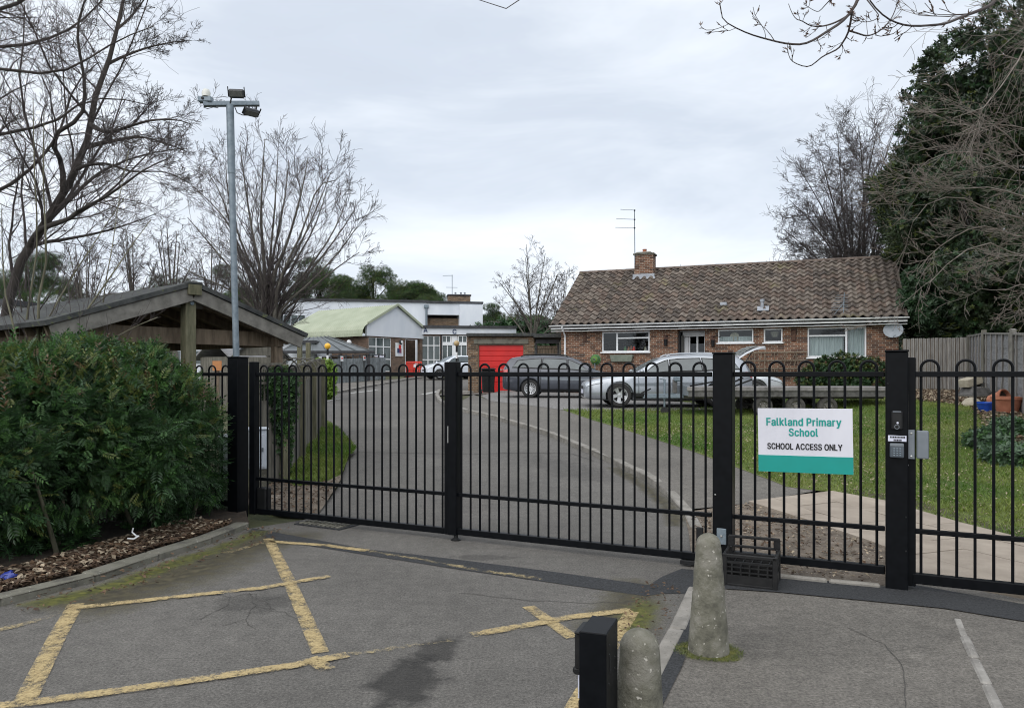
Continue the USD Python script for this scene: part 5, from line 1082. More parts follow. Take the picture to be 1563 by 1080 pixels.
# wheelie bin
bx_ = P(744.5, 600, 31.2)
wbn = thing('wheelie_bin', 'black wheelie bin standing in front of the red garage door', 'bin', (bx_[0], 31.2, float(land(bx_[0], 31.2)) + 0.015), 0.1)
v, f = chamfer_box(0.56, 0.62, 0.92, 0.04); v = v * np.where(v[:, 2:] < 0, (0.82, 0.78, 1), (1, 1, 1)) + (0, 0, 0.54); part(wbn, 'body', (v, f), black_plastic)
part(wbn, 'lid', MB().box((0, -0.01, 1.03), (0.60, 0.68, 0.06), ch=0.025).box((0, -0.02, 1.065), (0.5, 0.5, 0.03), ch=0.014), black_worn)
for x in (-0.26, 0.26): part(wbn, 'wheel', MB().lathe([(0, -.025), (0.10, -.025), (0.10, .025), (0, .025)], 16, (x, 0.26, 0.10), rotm(0, math.pi / 2)), rubber)
part(wbn, 'handle', MB().tube([(-0.25, 0.36, 1.0), (0.25, 0.36, 1.0)], 0.018, 8), black_worn)

# ================================================================ the school
SA = np.array([-10.0, 52.0]); se = np.array([0.60, 0.80]); sb2v = np.array([-0.80, 0.60])
SZ = float(land(-9, 52)) - 0.15
SROT = math.atan2(se[1], se[0])
sx_ = lambda px: along(SA, se, px)[0]
szz = lambda px, py: P(px, py, along(SA, se, px)[1])[2] - SZ
hall = thing('school_hall', 'school hall with a pale green curved sheet roof and white gable', 'school building', (SA[0], SA[1], SZ), SROT)
HW = 5.5; EB = 2.88; ES = 3.62; PK = 5.20; RL = 8.6
hw_open = [(sx_(562.5), sx_(596.5), 0.42, 2.80), (sx_(618), sx_(641), -0.2, 2.80)]
part(hall, 'front_wall', wall_with_holes(0.0, HW, -0.5, EB, hw_open, 0.3), brick_school)
part(hall, 'side_wall', MB().box((0.15, RL / 2 + 0.3, EB / 2 - 0.25), (0.3, RL, EB + 0.5)), brick_school)
gm = MB().prism(Polygon([(-0.06, EB), (HW + 0.06, EB), (HW + 0.06, ES), (HW / 2, PK - 0.08), (-0.06, ES)]), 0, 0.2); v, f = gm.get()
part(hall, 'gable', (np.column_stack([v[:, 0], 0.14 - v[:, 2], v[:, 1]]), f), white_clad)
# ribbed roof sheet, straight then curved down over the eaves
prof_r = [(HW / 2, PK)] + [(HW / 2 - (HW / 2 + 0.05) * t, PK - (PK - ES - 0.18) * t) for t in (0.33, 0.66, 0.9)] + [(-0.42, ES - 0.10), (-0.58, ES - 0.35), (-0.62, EB + 0.15), (-0.62, EB - 0.05)]
pr_ = np.array(prof_r); nrib = 36
yl = np.linspace(-0.22, RL, nrib * 4 + 1); rib = np.where((np.arange(len(yl)) % 4) < 2, 0.0, 0.045)
tang = np.gradient(pr_, axis=0); nrm = np.column_stack([tang[:, 1], -tang[:, 0]]); nrm /= np.linalg.norm(nrm, axis=1, keepdims=True)
if nrm[0, 1] < 0: nrm = -nrm
v = np.array([(pr_[i, 0] + nrm[i, 0] * rb, y, pr_[i, 1] + nrm[i, 1] * rb) for i in range(len(pr_)) for y, rb in zip(yl, rib)]); m_ = len(yl)
part(hall, 'left_roof', (v, np.array([(i * m_ + j, i * m_ + j + 1, (i + 1) * m_ + j + 1, (i + 1) * m_ + j) for i in range(len(pr_) - 1) for j in range(m_ - 1)])), green_roof)
pr2 = np.array([(HW / 2, PK), (HW + 0.3, ES - 0.12)])
v = np.array([(x, y, z + rb) for x, z in pr2 for y, rb in zip(yl, rib)])
part(hall, 'right_roof', (v, np.array([(j + 1, j, m_ + j, m_ + j + 1) for j in range(m_ - 1)])), green_roof)
part(hall, 'verge_trim', MB().bar((HW / 2, -0.2, PK + 0.03), (HW + 0.3, -0.2, ES - 0.10), 0.08, 0.16), green_roof); part(hall, 'verge_trim', MB().bar((HW / 2, -0.2, PK + 0.03), (-0.1, -0.2, ES + 0.13), 0.08, 0.16), green_roof)
def grid_window(t, x0, x1, z0, z1, cols, rows, y=0.06, fw=0.07, solid=None, off=(0, 0)):
    w = group_part(t, 'window'); b = MB()
    for i in range(cols + 1): b.box((x0 + (x1 - x0) * i / cols, y, (z0 + z1) / 2), (fw, 0.07, z1 - z0))
    zs = [z0 + (z1 - z0) * r for r in rows]
    for z in zs: b.box(((x0 + x1) / 2, y + 0.002, z), (x1 - x0, 0.06, fw))
    part(w, 'frame', b, pvc)
    for i in range(cols):
        for k in range(len(zs) - 1):
            part(w, 'pane', MB().box((x0 + (x1 - x0) * (i + .5) / cols, y + 0.01, (zs[k] + zs[k + 1]) / 2), ((x1 - x0) / cols - fw, 0.01, zs[k + 1] - zs[k] - fw)), car_glass_school)
    return w
car_glass_school = mat('school_glass', (0.03, 0.045, 0.045), (0.085, 0.11, 0.11), 0.9, 0.08, spec=0.8, stretch=(4, 4, 0.8))
grid_window(hall, *hw_open[0][:2], 0.45, 2.80, 3, (0, 0.36, 0.73, 1.0))
px0, px1 = hw_open[1][:2]
part(hall, 'porch_back', MB().box(((px0 + px1) / 2 + 0.6, 2.2, 1.3), (3.6, 0.2, 3.2)), brick_school)
part(hall, 'porch_jamb', MB().box((px0 + 0.10, 0.3, 1.3), (0.14, 0.4, 2.9)), pvc)
part(hall, 'white_board', MB().box((sx_(575.5), -0.05, szz(575, 549)), (0.62, 0.03, 0.75)), label_white)
ps = thing('poster', 'framed poster with red and blue figures on the school wall', 'poster', (*(SA + se * sx_(608.5)), SZ), SROT)
pz0, pz1 = szz(608, 543.5), szz(608, 523)
pwid = sx_(614.5) - sx_(603)
part(ps, 'frame', MB().box((0, -0.03, (pz0 + pz1) / 2), (pwid, 0.04, pz1 - pz0)), pvc)
for (cx_, cz_, w_, h_, m_) in ((0.05, .70, .3, .3, red_plastic), (-0.1, .42, .4, .36, blue_ink), (0.12, .38, .28, .42, mat('poster_plum', (0.2, 0.03, 0.08), (0.3, 0.05, 0.12), 8, 0.5)), (0.02, .16, .5, .14, label_white)):
    part(ps, 'print', MB().box((cx_ * pwid, -0.053 - 0.002 * (m_ is red_plastic) - 0.004 * (m_ is label_white), pz0 + cz_ * (pz1 - pz0)), (w_ * pwid, 0.004, h_ * (pz1 - pz0)), ch=0.0015), m_)
for px_, lab in ((550.5, 'round white wall light on the brick side wall under the green roof'), (609, 'round bulkhead light above the school poster')):
    if px_ < 560:
        q = SA + sb2v * 1.2 + np.array([-0.35, 0.0]); lt = thing('wall_light', lab, 'light fitting', (q[0], q[1] - 0.3, SZ + 2.45), 0.0)
    else: lt = thing('wall_light', lab, 'light fitting', (*(SA + se * sx_(px_) - np.array([-sb2v[0], -sb2v[1]]) * -0.06), SZ + 2.55), SROT)
    part(lt, 'body', MB().lathe([(0, 0), (0.17, 0), (0.17, 0.05), (0.12, 0.10), (0, 0.11)], 18, (0, -0.08, 0), rotm(math.pi / 2)), pvc if px_ < 560 else dark_trim, smooth=30)
    if px_ > 560: part(lt, 'lens', MB().lathe([(0, 0), (0.10, 0), (0.08, 0.05), (0, 0.06)], 14, (0.02, -0.19, 0), rotm(math.pi / 2)), pvc, smooth=30)
# low white-fascia block right of the hall
LA = SA + se * HW; le = np.array([1.0, 0.12]); le /= np.linalg.norm(le)
LROT = math.atan2(le[1], le[0])
lx_ = lambda px: along(LA, le, px)[0]
lzz = lambda px, py: P(px, py, along(LA, le, px)[1])[2] - SZ
low = thing('school_block', 'low flat-roofed school block with a white fascia lettered A and C', 'school building', (LA[0], LA[1], SZ), LROT)
LE = lx_(786); FT, FB = lzz(700, 500.5), lzz(700, 510.5)
lo_open = [(lx_(643.5), lx_(671), 0.55, FB - 0.12), (lx_(674.5), lx_(712), 0.35, FB - 0.05)]
part(low, 'front_wall', wall_with_holes(0.0, LE, -0.6, FB, lo_open, 0.3), brick_school)
part(low, 'fascia', MB().box((LE / 2, 0.1, (FT + FB) / 2), (LE + 0.1, 0.5, FT - FB)), white_clad)
part(low, 'coping', MB().box((LE / 2, 0.05, FT + 0.08), (LE + 0.2, 0.7, 0.18)), dark_trim)
part(low, 'roof', MB().box((LE / 2, 4.2, FT - 0.1), (LE, 7.6, 0.2)), felt)
grid_window(low, *lo_open[0][:2], 0.55, FB - 0.12, 3, (0, 0.3, 0.72, 1.0))
a, b = lo_open[1][:2]
grid_window(low, a, a + (b - a) * 0.42, 0.55, FB - 0.75, 2, (0, 1.0)); grid_window(low, a + (b - a) * 0.55, b, 0.55, FB - 0.75, 2, (0, 1.0))
part(low, 'panel', MB().box(((a + b) / 2, 0.05, FB - 0.70), (b - a, 0.10, 0.22)), pvc); part(low, 'panel', MB().box((a + (b - a) * 0.485, 0.05, FB / 2), ((b - a) * 0.13, 0.10, FB - 0.6)), pvc)
part(low, 'panel', MB().box((a + (b - a) * 0.5, 0.08, FB - 0.35), ((b - a) * 0.26, 0.05, 0.55)), pvc)
grid_window(low, a, a + (b - a) * 0.34, FB - 0.60, FB - 0.1, 2, (0, 1.0)); grid_window(low, a + (b - a) * 0.66, b, FB - 0.60, FB - 0.1, 2, (0, 1.0))
part(low, 'drainpipe', MB().tube([(lx_(673), -0.05, 0), (lx_(673), -0.05, FB)], 0.05, 8), dark_trim)
def letter(ch_, px_, py_, hgt, lab):
    m = meshkit.text_mesh(ch_, hgt, 0.04, True); c = m.bounds.mean(0); v = m.vertices - (c[0], c[1], 0)
    part(low, 'fascia_letter', (np.column_stack([v[:, 0] + lx_(px_), -0.17 - v[:, 2], v[:, 1] + lzz(px_, py_)]), m.faces), blue_ink)
letter('A', 649, 503.5, 0.30, ''); letter('C', 693, 506, 0.32, '')
# taller block behind, with the white box and the brick stack
BB = np.array([-22.0, 63.0]); be = np.array([0.985, 0.17]); be /= np.linalg.norm(be); BROT = math.atan2(be[1], be[0])
bx = lambda px: along(BB, be, px)[0]; bz = lambda px, py: P(px, py, along(BB, be, px)[1])[2] - SZ
tall = thing('school_block', 'taller white school block behind the green roof, with a dark coping', 'school building', (BB[0], BB[1], SZ), BROT)
x0, x1 = bx(424), bx(652)
TT = bz(604, 461)
part(tall, 'wall', MB().box(((x0 + x1) / 2, 4, TT / 2), (x1 - x0, 8, TT)), white_clad)
part(tall, 'coping', MB().box(((x0 + x1) / 2, 4, TT + 0.1), (x1 - x0 + 0.2, 8.3, 0.2)), dark_trim)
x2, x3 = bx(652), bx(735)
part(tall, 'brick_wall', MB().box(((x2 + x3) / 2 - 0.6, 4.2, TT / 2 - 0.8), (x3 - x2, 7.6, TT - 1.0)), brick_brown)
part(tall, 'upper_fascia', MB().box(((x2 + x3) / 2, 4, TT - 0.55), (x3 - x2, 8.2, 1.0)), white_clad)
part(tall, 'coping', MB().box(((x2 + x3) / 2, 4, TT + 0.05), (x3 - x2 + 0.2, 8.5, 0.18)), dark_trim)
x4 = bx(700); part(tall, 'white_box', MB().box(((x4 + x3) / 2, 3.4, TT - 1.15), (x3 - x4, 8.0, 1.95)), white_clad)
part(tall, 'drainpipe', MB().tube([(bx(650), -0.15, TT - 3), (bx(650), -0.15, TT - 0.3)], 0.09, 8), galv); part(tall, 'hopper', MB().box((bx(650), -0.15, TT - 0.35), (0.4, 0.25, 0.3), ch=0.03), galv)
for k in range(6):
    a = bx(405 + 11 * k); part(tall, 'window', MB().box((a, -0.02, TT - 1.6), (0.5, 0.05, 0.7)), car_glass_school)
stk = thing('brick_stack', 'brown brick roof stack above the school block', 'chimney', (*(BB + be * bx(696) + np.array([0, 3.0])), SZ + TT), BROT)
sw_ = bx(714) - bx(679)
part(stk, 'stack', MB().box((0, 0, 0.45), (sw_, 1.2, 0.9)), brick_brown); part(stk, 'cap', MB().box((0, 0, 0.95), (sw_ + 0.15, 1.35, 0.14), ch=0.02), dark_trim)
for dx_ in (-0.3, 0.2, 0.55): part(stk, 'vent', MB().lathe([(0, 0), (0.08, 0), (0.08, 0.22), (0.12, 0.24), (0, 0.3)], 10, (dx_, 0, 1.0)), lead)
sae = thing('aerial', 'thin aerial mast on the school roof stack', 'aerial', (*(BB + be * bx(685.5) + np.array([0, 3.0])), SZ + TT + 0.9), BROT)
part(sae, 'mast', MB().tube([(0, 0, 0), (0, 0, 1.95)], 0.03, 6), galv); part(sae, 'arm', MB().tube([(0.05, 0, 1.9), (-0.85, 0.1, 1.88)], 0.022, 5), galv); part(sae, 'arm', MB().tube([(-0.55, 0, 0.8), (0.5, 0.1, 0.82)], 0.018, 5), galv)
# roof railings at the right end
rl = thing('roof_railing', 'dark roof railings at the right end of the school', 'railing', (*(BB + be * bx(738)), SZ + TT - 2.6), BROT)
for k in range(8): part(rl, 'post', MB().box((k * 0.45, 0, 0.5), (0.06, 0.06, 1.1)), wood_grey)
part(rl, 'rail', MB().box((1.6, 0, 1.02), (3.6, 0.05, 0.06)), wood_grey); part(rl, 'rail', MB().box((1.6, 0, 0.55), (3.6, 0.05, 0.06)), wood_grey)

# nursery canopy, fence, notices
NZ = 44.0
nz = float(land(-10, NZ)); npx = lambda px, Z=NZ: ray(px) * Z; npz = lambda py, Z=NZ: EYE - (py - HORIZON) / FPX * Z - nz
can = thing('canopy', 'low grey glazed canopy beside the school hall', 'canopy', (0, NZ, nz))
xa, xb = npx(428), npx(569)
cv = np.array([(xa, 0, npz(536)), (xb, 0, npz(536.5)), (xb - 4.0, 5.5, npz(506)), (xa, 5.5, npz(508))])
part(can, 'roof', MB().add(np.vstack([cv, cv - (0, 0, 0.10)]), [(0, 1, 2, 3), (7, 6, 5, 4), (0, 4, 5, 1), (1, 5, 6, 2), (2, 6, 7, 3), (3, 7, 4, 0)]), glaze_roof)
for k in range(7):
    t = k / 6; part(can, 'glazing_bar', MB().bar(cv[0] * (1 - t) + cv[1] * t + (0, 0, .04), cv[3] * (1 - t) + cv[2] * t + (0, 0, .04), 0.05, 0.03), glaze_roof)
part(can, 'gutter', MB().box(((xa + xb) / 2, -0.08, npz(537)), (xb - xa + 0.2, 0.14, 0.16), ch=0.02), dark_trim)
for px_ in (481, 519, 562): part(can, 'post', MB().box((npx(px_), 0.1, npz(540) / 2), (0.13, 0.13, npz(540))), dark_trim)
part(can, 'back_wall', MB().box(((xa + xb) / 2, 3.0, npz(545) / 2), (xb - xa - 0.4, 0.2, npz(540))), brick_school)
nf0, nf1 = np.array(G(506, 587)), np.array(G(588, 579.5)); nd = (nf1 - nf0) / np.linalg.norm(nf1 - nf0); nl = np.linalg.norm(nf1 - nf0)
nfz = float(land(*nf0)); nfz1 = float(land(*nf1))
nf = thing('nursery_fence', 'blue-grey vertical pale fence in front of the nursery', 'fence', (nf0[0], nf0[1], 0), math.atan2(nd[1], nd[0]))
nfm = mat('blue_grey_pales', (0.15, 0.17, 0.18), (0.22, 0.24, 0.25), 6, 0.8, island=0.15)
npale = 40
for k in range(npale):
    x = nl * (k + 0.5) / npale; zb = nfz + (nfz1 - nfz) * x / nl
    part(nf, 'pale', MB().box((x, 0, zb + 0.72), (nl / npale * 0.62, 0.03, 1.35)), nfm)
part(nf, 'rail', MB().bar((0, 0.03, nfz + 1.15), (nl, 0.03, nfz1 + 1.15), 0.04, 0.08), dark_trim); part(nf, 'rail', MB().bar((0, 0.03, nfz + 0.35), (nl, 0.03, nfz1 + 0.35), 0.04, 0.08), dark_trim)
part(nf, 'mesh_top', MB().bar((0, 0.0, nfz + 1.55), (nl, 0.0, nfz1 + 1.55), 0.03, 0.05), dark_trim)
for k in range(9): part(nf, 'post', MB().box((nl * k / 8, 0.05, nfz + (nfz1 - nfz) * k / 8 + 0.8), (0.07, 0.07, 1.65)), dark_trim)
for i, px_ in enumerate((488.5, 521.5, 556)):
    s_, Zq = along(nf0, nd, px_); c = P(px_, 548 - i * 0.8, Zq - 0.2)
    t = thing('fence_notice', ['small white notice at the left end of the nursery canopy', 'small white and red notice on the middle of the nursery fence', 'small white and red notice on the right of the nursery fence'][i], 'notice', (c[0], c[1], c[2]), math.atan2(nd[1], nd[0]))
    part(t, 'plate', MB().box((0, 0, 0), (0.24, 0.02, 0.28)), pvc); part(t, 'print', MB().box((0, -0.012, 0.02), (0.17, 0.003, 0.08)), red_plastic if i else grey_metal)
    part(t, 'post', MB().box((0, 0.03, -0.5), (0.04, 0.03, 1.0)), dark_trim)
cb_ = P(579, 550, 50.0)
nb = thing('notice_board', 'white notice board on legs beside the nursery fence', 'notice board', (cb_[0], cb_[1], float(land(cb_[0], cb_[1]))), 0.2)
part(nb, 'board', MB().box((0, 0, cb_[2] - float(land(cb_[0], cb_[1]))), (0.55, 0.05, 0.62)), label_white)
for x in (-0.24, 0.24): part(nb, 'leg', MB().box((x, 0.04, 0.5), (0.05, 0.05, 1.2)), galv)
# red safety barriers
for i, (px_, rz_) in enumerate(((632, 0.15), (625, 1.2))):
    q = P(px_, 574, 49.5 - 0.8 * i); zg = float(land(q[0], q[1])) + 0.05
    t = thing('safety_barrier', ['red plastic safety barrier by the school porch, facing the drive', 'red plastic safety barrier by the school porch, turned end on'][i], 'barrier', (q[0], q[1], zg), rz_)
    for z in (0.08, 0.52, 0.96): part(t, 'rail', MB().box((0, 0, z), (0.95, 0.05, 0.09), ch=0.01), red_plastic)
    for k in range(9): part(t, 'bar', MB().box((-0.45 + k * 0.1125, 0, 0.52), (0.045, 0.04, 0.9)), red_plastic)
    for x in (-0.4, 0.4): part(t, 'foot', MB().box((x, 0, 0.02), (0.08, 0.4, 0.05)), black_plastic)
    if i == 0: part(t, 'plate', MB().box((0, -0.035, 0.72), (0.2, 0.02, 0.2)), pvc)
# belisha beacons
def beacon(px_, py_, Z, top, r, globe, label):
    q = P(px_, py_, Z); zg = float(land(q[0], q[1])); h = P(0, top, Z)[2] - zg
    t = thing('beacon', label, 'beacon', (q[0], q[1], zg))
    n = 7
    for k in range(n): part(t, 'pole_band', MB().tube([(0, 0, h * k / n), (0, 0, h * (k + 1) / n)], 0.05, 10), (pvc if k % 2 else black_worn), smooth=40)
    part(t, 'globe', MB().lathe([(r * math.sin(a), h + r * 0.95 - r * math.cos(a)) for a in np.linspace(0.05, math.pi, 14)], 20), globe, smooth=True)
beacon(499.5, 590, 33.0, 532.5, 0.135, amber, 'bright amber globe beacon on a striped pole beside the lime-green shrub')
beacon(696.5, 590, 36.0, 528, 0.135, amber_dull, 'weathered brown globe beacon on a striped pole beside the garage')
# pale classroom block seen beneath the shelter, and the white wall at the left edge
cb2 = thing('classroom', 'long white classroom block with small windows, seen under the shelter', 'school building', (-22, 46, float(land(-20, 46))), 0.06)
cz = P(0, 523, 46)[2] - float(land(-20, 46))
part(cb2, 'wall', MB().box((1.8, 3, cz / 2), (16, 6, cz)), white_clad); part(cb2, 'roof_edge', MB().box((1.8, 3, cz + 0.08), (16.3, 6.4, 0.16)), dark_trim)
for k in range(11): part(cb2, 'window', MB().box((-5.3 + 1.3 * k, -0.03, cz * 0.62), (0.95, 0.06, 0.75)), car_glass_school)
lw_ = P(-30, 520, 19.0)
lwb = thing('white_building', 'white rendered wall of a building at the left edge, behind the saplings', 'building', (-15.2, 19.0, float(land(-14, 19))), 0.0)
part(lwb, 'wall', MB().box((0, 1.5, 1.45), (5.0, 3.0, 2.9)), white_clad); part(lwb, 'corner_pipe', MB().tube([(2.45, -0.05, 0), (2.45, -0.05, 2.9)], 0.05, 8), dark_trim); part(lwb, 'roof_edge', MB().box((0, 1.5, 2.95), (5.2, 3.2, 0.14)), dark_trim)
# ================================================================ cars
class CarShape:
    """body of an estate or hatchback as sections along its length; x forward from the middle"""
    def __init__(s, Lc, Wc, Hc, kind):
        if kind == 'estate':
            X = np.array([2.36, 2.33, 2.25, 2.10, 1.80, 1.40, 1.05, 0.90, 0.60, 0.28, 0.05, -0.5, -1.0, -1.5, -1.85, -2.05, -2.18, -2.28, -2.34, -2.36])
            zb = [.30, .25, .22, .20, .19, .18, .18, .18, .18, .18, .18, .18, .18, .19, .21, .24, .26, .28, .31, .36]
            zt = [.56, .63, .70, .755, .82, .875, .925, .985, 1.16, 1.325, 1.395, 1.445, 1.455, 1.44, 1.405, 1.37, 1.27, 1.10, .95, .80]
            ze = [.52, .59, .655, .705, .77, .83, .885, .895, .905, .915, .92, .935, .945, .955, .96, .965, .965, .955, .91, .78]
            w = [.55, .66, .74, .80, .855, .875, .885, .885, .89, .89, .89, .89, .89, .885, .875, .86, .845, .82, .79, .72]
            wr = [.42, .50, .58, .64, .70, .735, .745, .735, .68, .625, .605, .595, .595, .59, .58, .575, .585, .62, .66, .62]
        elif kind == 'coupe':
            X = np.array([2.20, 2.17, 2.08, 1.90, 1.60, 1.20, 0.85, 0.70, 0.40, 0.12, -0.1, -0.5, -0.9, -1.2, -1.5, -1.75, -1.95, -2.08, -2.16, -2.20])
            zb = [.30, .25, .22, .20, .19, .18, .18, .18, .18, .18, .18, .18, .18, .19, .21, .24, .26, .28, .31, .36]
            zt = [.54, .61, .68, .74, .81, .87, .92, .98, 1.14, 1.28, 1.33, 1.36, 1.33, 1.25, 1.12, 1.0, .96, .93, .88, .78]
            ze = [.50, .57, .635, .695, .76, .825, .88, .89, .90, .91, .915, .925, .935, .935, .93, .925, .92, .90, .85, .75]
            w = [.52, .63, .72, .79, .845, .865, .875, .875, .88, .88, .88, .88, .88, .875, .865, .85, .83, .80, .76, .70]
            wr = [.40, .48, .56, .63, .69, .725, .735, .72, .66, .60, .585, .575, .575, .59, .63, .67, .68, .67, .64, .58]
        else:
            X = np.array([1.98, 1.95, 1.88, 1.75, 1.50, 1.20, 0.95, 0.85, 0.55, 0.20, 0.0, -0.4, -0.8, -1.2, -1.5, -1.65, -1.77, -1.87, -1.95, -1.98])
            zb = [.32, .26, .23, .21, .20, .19, .19, .19, .19, .19, .19, .19, .19, .20, .22, .25, .28, .30, .34, .38]
            zt = [.60, .68, .76, .82, .90, .96, 1.0, 1.05, 1.23, 1.39, 1.43, 1.46, 1.455, 1.43, 1.38, 1.32, 1.20, 1.05, .95, .82]
            ze = [.55, .63, .71, .77, .85, .91, .95, .96, .97, .98, .985, .99, 1.0, 1.01, 1.015, 1.015, 1.0, .97, .91, .80]
            w = [.52, .64, .72, .77, .82, .84, .845, .845, .85, .85, .85, .85, .85, .845, .835, .825, .81, .78, .75, .68]
            wr = [.40, .50, .58, .63, .68, .705, .71, .70, .64, .59, .575, .57, .565, .56, .55, .55, .57, .60, .62, .58]
        k = Lc / (X[0] - X[-1]); s.X = X * k
        o = np.argsort(s.X); f = lambda a, m: PchipInterpolator(s.X[o], np.array(a)[o] * m)
        H0 = max(zt); s.zb, s.zt, s.ze, s.w, s.wr = f(zb, Hc / H0), f(zt, Hc / H0), f(ze, Hc / H0), f(w, Wc / 1.78), f(wr, Wc / 1.78)
        s.L, s.W, s.H = Lc, Wc, Hc
    def section(s, x):
        zb, zt, ze, w, wr = (float(g(x)) for g in (s.zb, s.zt, s.ze, s.w, s.wr))
        m = zb + 0.42 * (ze - zb)
        gl = zt - ze
        return np.array([(0, zb), (0.80 * w, zb), (0.955 * w, zb + 0.05), (0.99 * w, zb + 0.16), (w, m), (0.992 * w, ze - 0.16 * (ze - zb)), (0.955 * w, ze), (0.935 * w, ze + 0.03 * gl), (wr + 0.02 + 0.045 * gl, zt - 0.16 * gl), (wr * 0.98, zt - 0.045 * gl), (wr * 0.80, zt + 0.004), (wr * 0.4, zt + 0.016), (0, zt + 0.02)])
    def at(s, x, q, side=1, off=0.0):
        """point at section position q (0..12) pushed outwards by off"""
        c = s.section(x); i = int(min(max(q, 0), 11.999)); t = q - i
        p = c[i] * (1 - t) + c[i + 1] * t; d = c[i + 1] - c[i]; n = np.array([d[1], -d[0]]); n /= np.linalg.norm(n) + 1e-9
        e = 0.02; c2 = s.section(min(x + e, s.X[0])); p2 = c2[i] * (1 - t) + c2[i + 1] * t; c3 = s.section(max(x - e, s.X[-1])); p3 = c3[i] * (1 - t) + c3[i + 1] * t
        tx = np.array([min(x + e, s.X[0]) - max(x - e, s.X[-1]), *(p2 - p3)]); td = np.array([0, *d]); N = np.cross(tx, td); N /= np.linalg.norm(N) + 1e-9
        if N @ np.array([0, n[0], n[1]]) < 0: N = -N
        r = np.array([x, p[0], p[1]]) + N * off
        return r * (1, side, 1)
    def body(s, arches, r_arch):
        xs_ = np.concatenate([np.linspace(s.X[0], s.X[3], 10)[:-1], np.linspace(s.X[3], s.X[-4], 60)[:-1], np.linspace(s.X[-4], s.X[-1], 10)])
        V = []
        for x in xs_:
            c = s.section(x); h = np.vstack([c, (c * (-1, 1))[-2:0:-1]]); V.append(np.column_stack([np.full(len(h), x), h]))
        n = len(V[0]); v = np.vstack(V); f = [(i * n + j, i * n + (j + 1) % n, (i + 1) * n + (j + 1) % n, (i + 1) * n + j) for i in range(len(xs_) - 1) for j in range(n)]
        a, b = len(v), len(v) + 1
        v = np.vstack([v, [V[0].mean(0)], [V[-1].mean(0)]])
        f3 = [t for q_ in f for t in ((q_[0], q_[1], q_[2]), (q_[0], q_[2], q_[3]))] + [(a, (j + 1) % n, j) for j in range(n)] + [(b, (len(xs_) - 1) * n + j, (len(xs_) - 1) * n + (j + 1) % n) for j in range(n)]
        m = trimesh.Trimesh(v, np.array(f3), process=False)
        if m.volume < 0: m.invert()
        M = manifold3d.Manifold(manifold3d.Mesh(np.asarray(m.vertices, np.float32), np.asarray(m.faces, np.uint32)))
        for x, z in arches:
            for sd in (-1, 1):
                cyl = manifold3d.Manifold.cylinder(0.42, r_arch, r_arch, 40).rotate([90, 0, 0]).translate([x, sd * (s.W / 2 + 0.06) + (0.42 if sd > 0 else 0) - (0.12 if sd > 0 else -0.12) * 0, z])
                if sd > 0: cyl = manifold3d.Manifold.cylinder(0.32, r_arch, r_arch, 40).rotate([90, 0, 0]).translate([x, s.W / 2 + 0.06, z])
                else: cyl = manifold3d.Manifold.cylinder(0.32, r_arch, r_arch, 40).rotate([90, 0, 0]).translate([x, -s.W / 2 + 0.26, z])
                M = M - cyl
        mm = M.to_mesh(); return np.array(mm.vert_properties[:, :3]), np.array(mm.tri_verts)
    def patch(s, corners, side, off=0.005, nx=10, nq=4):
        """corners: (x,q) bottom-rear, bottom-front, top-front, top-rear"""
        (a, b, c, d) = [np.array(k, float) for k in corners]
        g = []
        for j in range(nq + 1):
            for i in range(nx + 1):
                u_, w_ = i / nx, j / nq; k = (a * (1 - u_) + b * u_) * (1 - w_) + (d * (1 - u_) + c * u_) * w_
                g.append(s.at(k[0], k[1], side, off))
        f = [(j * (nx + 1) + i, j * (nx + 1) + i + 1, (j + 1) * (nx + 1) + i + 1, (j + 1) * (nx + 1) + i) for j in range(nq) for i in range(nx)]
        f = np.array(f); f = f if side < 0 else f[:, ::-1]
        return np.array(g), f
    def across(s, x0, x1, q0, off=0.006, nx=8):
        """a sheet across the car between both sides from q0 up, from x0 to x1 (windscreen, rear screen)"""
        rows = []; qs = np.linspace(q0, 12, 6)
        for i in range(nx + 1):
            x = x0 + (x1 - x0) * i / nx
            l = [s.at(x, q_, 1, off) for q_ in qs] + [s.at(x, q_, -1, off) for q_ in qs[::-1][1:]]
            rows.append(l)
        n = len(rows[0]); return np.array([p for r in rows for p in r]), np.array([(i * n + j, i * n + j + 1, (i + 1) * n + j + 1, (i + 1) * n + j) for i in range(nx) for j in range(n - 1)])
